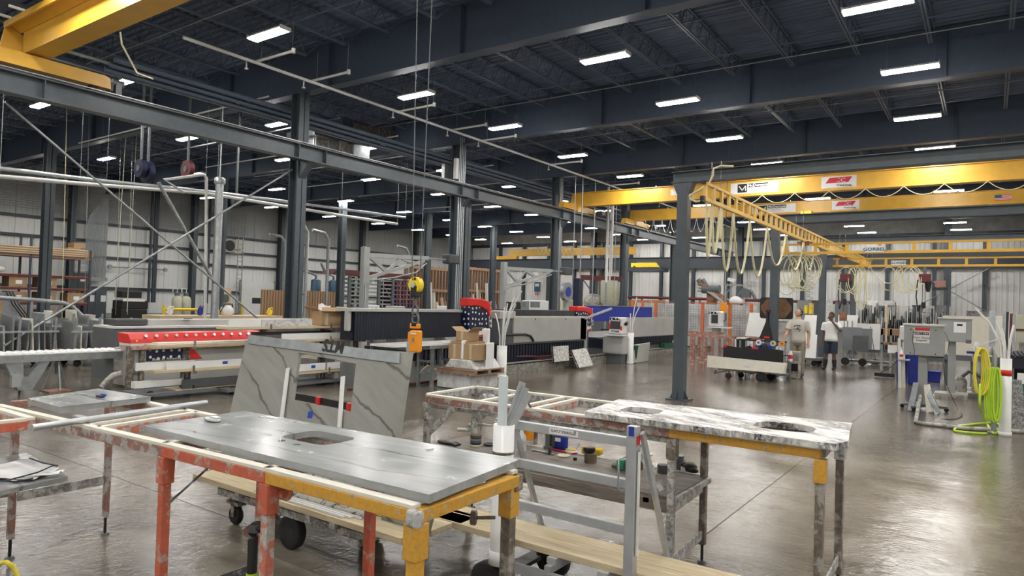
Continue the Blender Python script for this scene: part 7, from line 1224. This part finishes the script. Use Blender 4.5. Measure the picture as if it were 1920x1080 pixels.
# ================================================================ people
def loftbody(rings, n=16):
    """closed surface through elliptical rings (centre, rx, ry)"""
    mb = MB(); vs = []
    for c, rx, ry in rings:
        for i in range(n): a = 2*PI*i/n; vs.append(Vector(c)+Vector((rx*math.cos(a), ry*math.sin(a), 0)))
    m = len(rings); mb._add(vs, [(j*n+i,j*n+(i+1)%n,(j+1)*n+(i+1)%n,(j+1)*n+i) for j in range(m-1) for i in range(n)]+[tuple(range(n))[::-1], tuple(range((m-1)*n,m*n))], True); return mb
def limb(pts, rs, n=10): 
    P = smooth([Vector(p) for p in pts], 4); R2 = []
    k = (len(P)-1)/(len(rs)-1)
    for i in range(len(P)): f = i/k; j = min(int(f), len(rs)-2); R2.append(rs[j]+(rs[j+1]-rs[j])*(f-j))
    return MB().tube(P, R2, n)
def person(label, loc, rz, sc, skin, hair, shirt, pants, head_pitch, arms, legs, boots, headturn=0, shorts=True, print_=False):
    t = T('person', label, 'person', loc, rz); S = sc; bpt = dict(local=True)
    V = lambda *p: Vector(p)*S
    # body: legs, torso, neck, head, arms as one mesh
    b = MB(); 
    def add(m): b._add(m.v, m.f, True)
    add(loftbody([(V(0,0,.86),.155*S,.105*S),(V(0,0,.95),.165*S,.11*S),(V(0,.0,1.08),.145*S,.10*S),(V(0,0,1.22),.165*S,.11*S),(V(0,0,1.36),.185*S,.105*S),(V(0,0,1.43),.15*S,.08*S),(V(0,0,1.47),.065*S,.06*S),(V(0,0,1.54),.055*S,.055*S)]))
    for s, (hip, knee, ank) in zip((-1,1), legs): add(limb([V(*hip),(V(*hip)+V(*knee))/2,V(*knee),(V(*knee)+V(*ank))/2,V(*ank)],[.088*S,.075*S,.056*S,.055*S,.040*S]))
    for sh_, el, wr in arms: add(limb([V(*sh_),(V(*sh_)+V(*el))/2,V(*el),(V(*el)+V(*wr))/2,V(*wr)],[.058*S,.050*S,.040*S,.036*S,.026*S]))
    hc = V(0,.01,1.64); mt = Matrix.Rotation(head_pitch,3,'X')@Matrix.Rotation(headturn,3,'Z'); hm = Matrix.Rotation(headturn,3,'Z')@Matrix.Rotation(head_pitch,3,'X')
    def H(v): return hc+hm@(Vector(v)*S)
    # head with jaw, brow, nose, ears
    hv = MB().ell((0,0,0),(.076,.095,.115),16,12)
    for v in hv.v:
        if v.z < -.03: k = (-.03-v.z)/.085; v.x *= 1-.30*k; v.y = v.y*(1-.15*k)-.012*k
        if v.y > .03: pass
    b._add([H((v.x,-v.y if False else v.y,v.z)) for v in hv.v], hv.f, True)
    for f in (lambda m: m.ell((0,-.098,-.012),(.012,.02,.022),8,6), lambda m: m.ell((-.078,.005,-.01),(.012,.022,.03),8,6), lambda m: m.ell((.078,.005,-.01),(.012,.022,.03),8,6)):
        m_ = f(MB()); b._add([H(v) for v in m_.v], m_.f, True)
    b.build('body', M[skin], t, local=True)
    m_ = MB().ell((-.03,-.088,.012),(.012,.008,.006),8,6).ell((.03,-.088,.012),(.012,.008,.006),8,6); o = MB()._add([H(v) for v in m_.v], m_.f, True); o.build('eyes', M['hair'], t, local=True)
    m_ = MB().ell((0,-.090,-.050),(.024,.008,.006),10,6); MB()._add([H(v) for v in m_.v], m_.f, True).build('mouth', M['maroon'], t, local=True)
    hr = MB().ell((0,.014,.022),(.084,.098,.106),16,10); keep = [i for i,v in enumerate(hr.v) if not (v.z < .040 and v.y < -.030) and v.z > -.06]
    ks = set(keep); fs = [f for f in hr.f if all(i in ks for i in f)]; MB()._add([H(v) for v in hr.v], fs, True).build('hair', M[hair], t, local=True)
    # shirt: torso shell and sleeves
    s_ = MB(); s_._add(*(lambda m: (m.v, m.f, True))(loftbody([(V(0,0,.87),.190*S,.135*S),(V(0,0,.97),.185*S,.130*S),(V(0,0,1.10),.172*S,.122*S),(V(0,0,1.24),.188*S,.128*S),(V(0,0,1.36),.205*S,.12*S),(V(0,0,1.42),.185*S,.10*S),(V(0,0,1.465),.095*S,.08*S),(V(0,0,1.475),.075*S,.07*S)],20)))
    for sh_, el, wr in arms: a = V(*sh_); e = V(*el); m2 = MB().tube([a.lerp(e,-.15),a,a.lerp(e,.35),a.lerp(e,.70)],[.06*S,.078*S,.078*S,.080*S],12); s_._add(m2.v, m2.f, True)
    s_.build('t_shirt', M[shirt], t, local=True)
    if print_: MB().grid(lambda u,v: V(-.09+.18*u,-.1335+.004*math.sin(8*v),1.16+.17*v)+Vector((0,.006*abs(u-.5),0)),4,4).build('shirt_print', print_mat, t, local=True)
    p_ = MB(); p_._add(*(lambda m: (m.v, m.f, True))(loftbody([(V(0,0,.80),.17*S,.12*S),(V(0,0,.9),.178*S,.125*S),(V(0,0,.98),.172*S,.12*S)])))
    for hip, knee, ank in legs:
        a = V(*hip); k = V(*knee); an = V(*ank); l = [a,a.lerp(k,.5),a.lerp(k,.97)] if shorts else [a,a.lerp(k,.5),k,k.lerp(an,.5),an]; m2 = MB().tube(l,[.11*S,.108*S,.100*S] if shorts else [.105*S,.095*S,.08*S,.07*S,.065*S],12); p_._add(m2.v, m2.f, True)
    p_.build('shorts' if shorts else 'trousers', M[pants], t, local=True)
    for hip, knee, ank in legs:
        k = V(*knee); an = V(*ank); mb = MB().tube([k.lerp(an,.42),k.lerp(an,.7),an,Vector((an.x,an.y,.02*S))],[.068*S,.062*S,.052*S,.05*S],12); mb.build('boot', M[boots], t, local=True)
        f = MB().ell((an.x,an.y-.07*S,.04*S),(.048*S,.135*S,.042*S),12,8); f.v = [Vector((v.x,v.y,max(v.z,.0))) for v in f.v]; f.build('boot_foot', M[boots], t, local=True)
    for i,(sh_, el, wr) in enumerate(arms):
        w_ = V(*wr); d = (w_-V(*el)).normalized(); side = d.cross(Vector((0,1,0))); side = side.normalized() if side.length > .1 else Vector((1,0,0)); nn = d.cross(side)
        hb = MB(); pm_ = Matrix((side,nn,d)).transposed(); hb.ell(w_+d*.045*S,(.040*S,.018*S,.055*S),10,8,pm_)
        for k,(ln,off) in enumerate(((.070,-.030),(.080,-.010),(.075,.010),(.058,.029))):
            q = w_+d*.085*S+side*off*S; hb.tube([q,q+d*ln*.5*S+nn*.008*S,q+d*ln*.85*S+nn*.03*S],[.0095*S,.009*S,.007*S],6)
        q = w_+d*.03*S-side*.035*S; hb.tube([q,q-side*.025*S+d*.03*S,q-side*.03*S+d*.06*S+nn*.01*S],[.011*S,.010*S,.008*S],6)
        hb.build('hand', M[skin], t, local=True)
    return t
def _pm():
    m, nt, bs = _nt('shirt_print'); co = coords(nt, world=False); L(nt, ramp(nt, noise(nt, co, 22, 4), [(.47,(.48,.45,.39)),(.55,(.06,.05,.05))]), bs.inputs['Base Color']); bs.inputs['Roughness'].default_value = .9; return m
print_mat = _pm()
p1 = person('man in beige printed t-shirt and khaki trousers looking up, arms at his sides', (-4.22,19.55,0), math.radians(2), 1.055, 'skin', 'hair', 'tee', 'khaki', math.radians(-38),
    [((.19,0,1.39),(.25,.03,1.12),(.25,-.02,.88)),((-.19,0,1.39),(-.24,-.06,1.13),(-.26,-.28,1.05))], [((.09,0,.86),(.10,-.02,.48),(.10,.02,.09)),((-.09,0,.86),(-.10,-.02,.48),(-.11,.02,.09))], 'boot', math.radians(-35), shorts=False, print_=True)
c = atZ(1557,693,0)
p2 = person('man in white t-shirt, navy shorts and black boots, one hand raised to his face', (c.x,c.y,0), math.radians(-8), 1.01, 'skin_dark', 'hair', 'foam_white', 'shorts_navy', math.radians(10),
    [((.19,0,1.39),(.30,-.10,1.20),(.07,-.20,1.50)),((-.19,0,1.39),(-.25,.02,1.12),(-.27,-.02,.86))], [((.085,0,.86),(.10,-.02,.48),(.11,.02,.09)),((-.085,0,.86),(-.12,-.02,.48),(-.17,.0,.09))], 'boot', 0)
# ================================================================ pipes, ducts, rods and cables overhead
def pipe(name, label, pts, r, m, cat='pipe', grp=None, n=8):
    t = T(name, label, cat, pts[0], 0, grp); MB().tube([Vector(p) for p in pts], r, n).build('run', M[m], t)
    return t
def hang(t, pts, z1=8.7, m='joist'):
    for p in pts: MB().cyl(p, (p[0],p[1],z1), .006, 5).build('hanger', M[m], t)
t = pipe('sprinkler_main', 'long white sprinkler main running just right of the main columns', [(-15.75,8.55,7.82),(-15.75,20,7.82),(-15.75,52,7.82)], .045, 'pipe_white'); hang(t, [(-15.75,y,7.86) for y in range(10,52,4)])
for k, y in enumerate((10.6,12.4,15.9,18.6,20.4,25.4,31.2,37.6)):
    x0 = -15.75; L_ = 1.35
    t = T('sprinkler_branch', f'{OR[k]} short white branch pipe off the sprinkler main from the near end', 'pipe', (x0,y,7.78), 0, 'short branches of the sprinkler main')
    MB().cyl((x0-.2,y,7.90),(x0+L_,y+.05,7.92),.036,8).build('run', M['pipe_white'], t); MB().cyl((x0+L_,y+.05,7.86),(x0+L_,y+.05,7.98),.05,8).build('cap', M['pipe_white'], t)
    for x in (x0+.05,x0+L_-.02): MB().cyl((x,y+.03,7.94),(x,y+.03,8.7),.008,5).build('hanger', M['galv'], t)
    MB().cyl((x0-.1,y-.3,7.62),(x0-.1,y-.3,7.8),.02,6).cyl((x0-.1,y-.3,7.60),(x0-.1,y-.3,7.63),.05,8).build('sprinkler_head', M['pipe_white'], t)
for k,(X,z,r,m,y0,y1) in enumerate(((-18.6,7.6,.05,'galv',6,40),(-19.2,7.5,.035,'galv',6,40),(-19.8,7.7,.06,'joist',5,30),(-21.5,7.4,.05,'joist',5,45),(-23.5,7.6,.045,'galv',5,45))):
    t = pipe('service_pipe', f'{OR[k]} of five service pipes under the roof left of the main columns, counting outward', [(X,y0,z),(X,(y0+y1)/2,z),(X,y1,z)], r, m, grp='service pipes left of the main columns'); hang(t, [(X,y,z) for y in range(int(y0)+2,int(y1),5)])
for k,y in enumerate((12.2,14.9,17.6,20.2,23.4,27.0,32.5)): 
    t = pipe('cross_pipe', f'{OR[k]} thin pipe crossing under the roof left of the main columns', [(-30,y,7.62),(-24,y,7.64),(-17.6,y,7.66)], .028, 'galv' if k % 2 else 'pipe_white', grp='thin crossing pipes'); hang(t, [(x,y,7.64) for x in (-28,-24,-20)])
# two long pale pipes on the left
P1 = [atX(*p,-21) for p in ((-60,308),(0,316),(200,340),(407,361),(640,392),(760,408))]; t = pipe('air_main', 'upper one of two long pale pipes crossing the left bays', P1, .055, 'galv_bright'); hang(t, P1[1:], 7.9, 'galv')
P2 = [atX(*p,-21) for p in ((-60,322),(0,331),(150,344),(385,362),(640,404),(745,420))]; t = pipe('air_main', 'lower white one of two long pale pipes crossing the left bays', P2, .06, 'pipe_white'); hang(t, P2[1:], 7.9, 'galv')
pts = [atX(*p,-20.3) for p in ((385,604),(386,500),(387,390),(387,334),(383,328),(375,328),(308,337),(345,361))]; pts[0].z = 0; t = pipe('white_riser', 'white pipe riser beside the round grey post, bending left at its top', pts, .05, 'pipe_white')
t = T('round_post', 'thick round galvanised post with clamp at its top, left of the main column', 'post', (-20.2,12.4,0)); c = atX(412,343,-20.3); MB().cyl((c.x,c.y,0),(c.x,c.y,c.z),.12,16).build('post', M['galv_bright'], t); MB().lathe((c.x,c.y,c.z),[(.14,-.05),(.17,0),(.17,.14),(.1,.18)],14).build('clamp', M['galv_bright'], t); MB().cyl((c.x,c.y,c.z+.18),(c.x+.02,c.y,8.3),.02,8).build('drop_pipe', M['pipe_white'], t); MB().bx(c.x-.25,c.x+.25,c.y-.25,c.y+.25,0,.03).build('base_plate', M['machine_dark'], t)
pts = [atX(*p,-13.6) for p in ((-30,561),(60,563),(170,566),(190,573),(225,610),(258,655))]
pts = [atX(*p,-22) for p in ((-40,556),(60,562),(118,568),(135,574),(160,598),(205,628))]; pts[-1].z=max(.1,pts[-1].z); t = pipe('bent_pipe', 'long pale pipe bending down to the floor at the left', pts, .06, 'galv'); MB().cyl(pts[1],(pts[1].x,pts[1].y,0),.04,8).build('stand', M['galv'], t)
# cross bracing rods in the main column line
for a, b, lab in (((-17.42,5.6,5.75),(-17.42,13.0,.35),'steel brace rod falling to the right in the near bay of the main columns'),((-17.42,13.0,5.6),(-17.42,5.8,.5),'steel brace rod rising to the right in the near bay of the main columns')): tag(MB().cyl(a,b,.028,8).build('brace_rod', M['galv']), lab, 'rod')
tag(MB().cyl(atX(297,342,-19),atX(403,531,-19),.05,8).build('brace_rod', M['galv']), 'short dark brace tube left of the round grey post', 'rod')
for k,(p,q,X) in enumerate((((160,0),(213,600),0),)): pass
for k,(px,py0,py1,X,m) in enumerate(((161,345,560,-30,'galv'),(219,430,590,-32,'galv'),(241,430,590,-32,'galv'),(118,345,600,-28,'cable'),(252,360,585,-30,'cable'),(230,420,560,-29,'cable'))):
    a = atX(px,py0,X); b = atX(px-2-(12 if k > 3 else 0),py1,X); tag(MB().cyl((a.x,a.y,9.29),b,.012,5).build('drop_cable', M[m]), f'{OR[k]} thin {"yellow" if m in ("hose_yellow","cable") else "grey"} line hanging in the left bays, counting from the round posts', 'cable', 'thin lines hanging in the left bays')
# hose reels hanging from the roof
for k,(px,py,r,m,lab) in enumerate(((264,316,.28,'navy','left dark hose reel hung under the roof'),(277,323,.34,'navy','larger dark hose reel hung beside the left one'),(352,318,.30,'maroon','red hose reel hung under the roof'),(443,375,.22,'grey_dark','small grey hose reel hung right of the round post'))):
    c = atX(px,py,-21.5); t = T('hose_reel', lab, 'hose reel', c); MB().cyl((c.x,c.y-.08,c.z),(c.x,c.y+.08,c.z),r,20).build('flange', M[m], t); MB().cyl((c.x,c.y-.1,c.z),(c.x,c.y-.08,c.z),r*.35,14).build('hub', M['machine_dark'], t); MB().bx(c.x-.03,c.x+.03,c.y-.03,c.y+.03,c.z+r,8.3).build('hanger', M['machine_dark'], t)
# air handling unit
t = T('air_handler', 'large bright metal air handling unit beyond the main column', 'air handler', (-20.3,17,7.05)); X=-20
MB().bx(X-1.6,X,15.8,18.35,6.95,7.85).build('casing', M['galv'], t, bevel=.02)
MB().bx(X,X+.04,15.85,16.45,7.05,7.6).build('panel_frame', M['white_paint'], t); MB().bx(X+.04,X+.05,15.9,16.4,7.05,7.55).build('filter', M['mud'], t); MB().bx(X,X+.04,16.95,17.55,6.98,7.62).build('panel_frame', M['white_paint'], t); MB().bx(X+.04,X+.05,17.0,17.5,7.0,7.58).build('filter', M['mud'], t); MB().bx(X-.6,X+.15,17.55,18.35,6.9,7.75).build('end_duct', M['galv_bright'], t)
t = T('louvre_unit', 'dark duct box with tilted louvre panel right of the air handler', 'duct', (-20.5,18.5,8)); MB().bx(-21.5,-20.1,17.2,18.6,7.95,8.6).build('duct', M['steel_dark'], t); MB()._add([atX(653,270,-19.6),atX(728,271,-19.6),atX(744,246,-19.9),atX(667,230,-19.9)],[(0,1,2,3)])._add([atX(653,270,-19.6)+Vector((-.06,0,0)),atX(728,271,-19.6)+Vector((-.06,0,0)),atX(744,246,-19.9)+Vector((-.06,0,0)),atX(667,230,-19.9)+Vector((-.06,0,0))],[(3,2,1,0)]).build('louvre', M['grime_metal'], t)
for k in range(3):
    t = pipe('duct_pipe', f'{OR[k]} dark duct line passing over the air handler', [(-18.4+.25*k,8,7.35+.08*k),(-18.4+.25*k,20,7.35+.08*k),(-18.4+.25*k,32,7.35+.08*k)], .07, 'joist', 'pipe', 'dark duct lines over the air handler'); hang(t, [(-18.4+.25*k,y,7.4+.08*k) for y in (10,16,22,28)], 9.29)
# conduits and boxes on the wide column
t = T('riser_conduits', 'bundle of grey conduits climbing the second main column', 'conduit', (-17.1,20.7,0))
for k in range(4): MB().cyl((-17.1,20.55+.11*k,1.0),(-17.1,20.55+.11*k,8.2),.022,6).build('conduit', M['galv_bright'], t)
MB().bx(-17.12,-16.98,20.2,20.35,6.5,7.3).build('breaker_box', M['pipe_white'], t); MB().bx(-17.9,-17.75,20.4,21.2,6.0,7.2).build('side_panel', M['galv'], t)
wcol('column', -17.42, 21.35, 5.8, .4, .36, rot=1)['label'] = 'extra grey steel column beside the second main column'
for k,y in enumerate((28.45,43.7)):
    t = T('riser_conduits', ['third','fifth'][k]+' main column bundle of grey conduits', 'conduit', (-17.1,y,0)); 
    for j in range(3): MB().cyl((-17.1,y-.2+.1*j,1.0),(-17.1,y-.2+.1*j,7.9),.022,6).build('conduit', M['galv'], t)
for k,(px,py,X,m,r) in enumerate(((1115,(400,590),-16,'galv',.03),(1090,(440,560),-16,'galv',.03),(1142,(340,530),-16.2,'pipe_white',.07),(1155,(420,560),-16.2,'galv',.02),(1077,(420,560),-16,'galv',.02))): a = atX(px,py[0],X); b = atX(px,py[1],X); t = pipe('drop_pipe', f'{OR[k]} vertical drop pipe between the third and fourth main columns', [(a.x,a.y,7.9),(a.x,a.y,max(1.2,b.z))], r, m, 'pipe', 'vertical drop pipes right of the second saw', 8); MB().cyl((a.x,a.y,0),(a.x,a.y,max(1.2,b.z)),r*.8,6).build('tail', M['galv'], t)
a = atX(620,590,-28); 
for k,(px,X) in enumerate(((536,-38),(577,-30),(617,-33),(768,-36))): a = atX(px,420,X); t = pipe('duct_riser', f'{OR[k]} tall pale duct riser in front of the side wall', [(a.x,a.y,.6),(a.x,a.y,5.2),(a.x,a.y-.3,5.6),(a.x,a.y-1.2,5.7)], .10, 'galv', 'duct', 'pale duct risers'); MB().bx(a.x-.15,a.x+.15,a.y-.15,a.y+.15,0,.6).build('foot', M['machine'], t)
for k,px in enumerate((283,290,294,392,403)):
    a = atX(px,450,-46.6); tag(MB().cyl((-46.6,a.y,1.0),(-46.6,a.y,8.9),.09,8).build('dark_pipe', M['steel_dark']), f'{OR[k]} dark vertical pipe from the left on the side wall', 'pipe', 'dark vertical pipes on the side wall')
t = T('conduit_run', 'thin grey conduit with round end boxes on the side wall', 'conduit', (-46.8,24,3)); a = atX(206,500,-46.8); b = atX(310,506,-46.8); MB().cyl(a,b,.04,6).build('conduit', M['galv'], t)
for q in (a,b): MB().cyl(q-Vector((.08,0,0)),q+Vector((.08,0,0)),.14,10).build('end_box', M['galv'], t)
t = T('wall_ladder', 'white steel ladder standing against the side wall', 'ladder', (-45,33,0)); a = atX(452,450,-45.5)
for dy in (-.2,.2): MB().bx(-45.55,-45.5,a.y+dy-.02,a.y+dy+.02,0,6).build('stile', M['galv'], t)
for k in range(18): MB().bx(-45.54,-45.51,a.y-.2,a.y+.2,.3+.32*k,.34+.32*k).build('rung', M['galv'], t)
MB().bx(-47.2,-45.5,a.y-.02,a.y+.02,5.0,5.06).build('bracket', M['galv'], t)
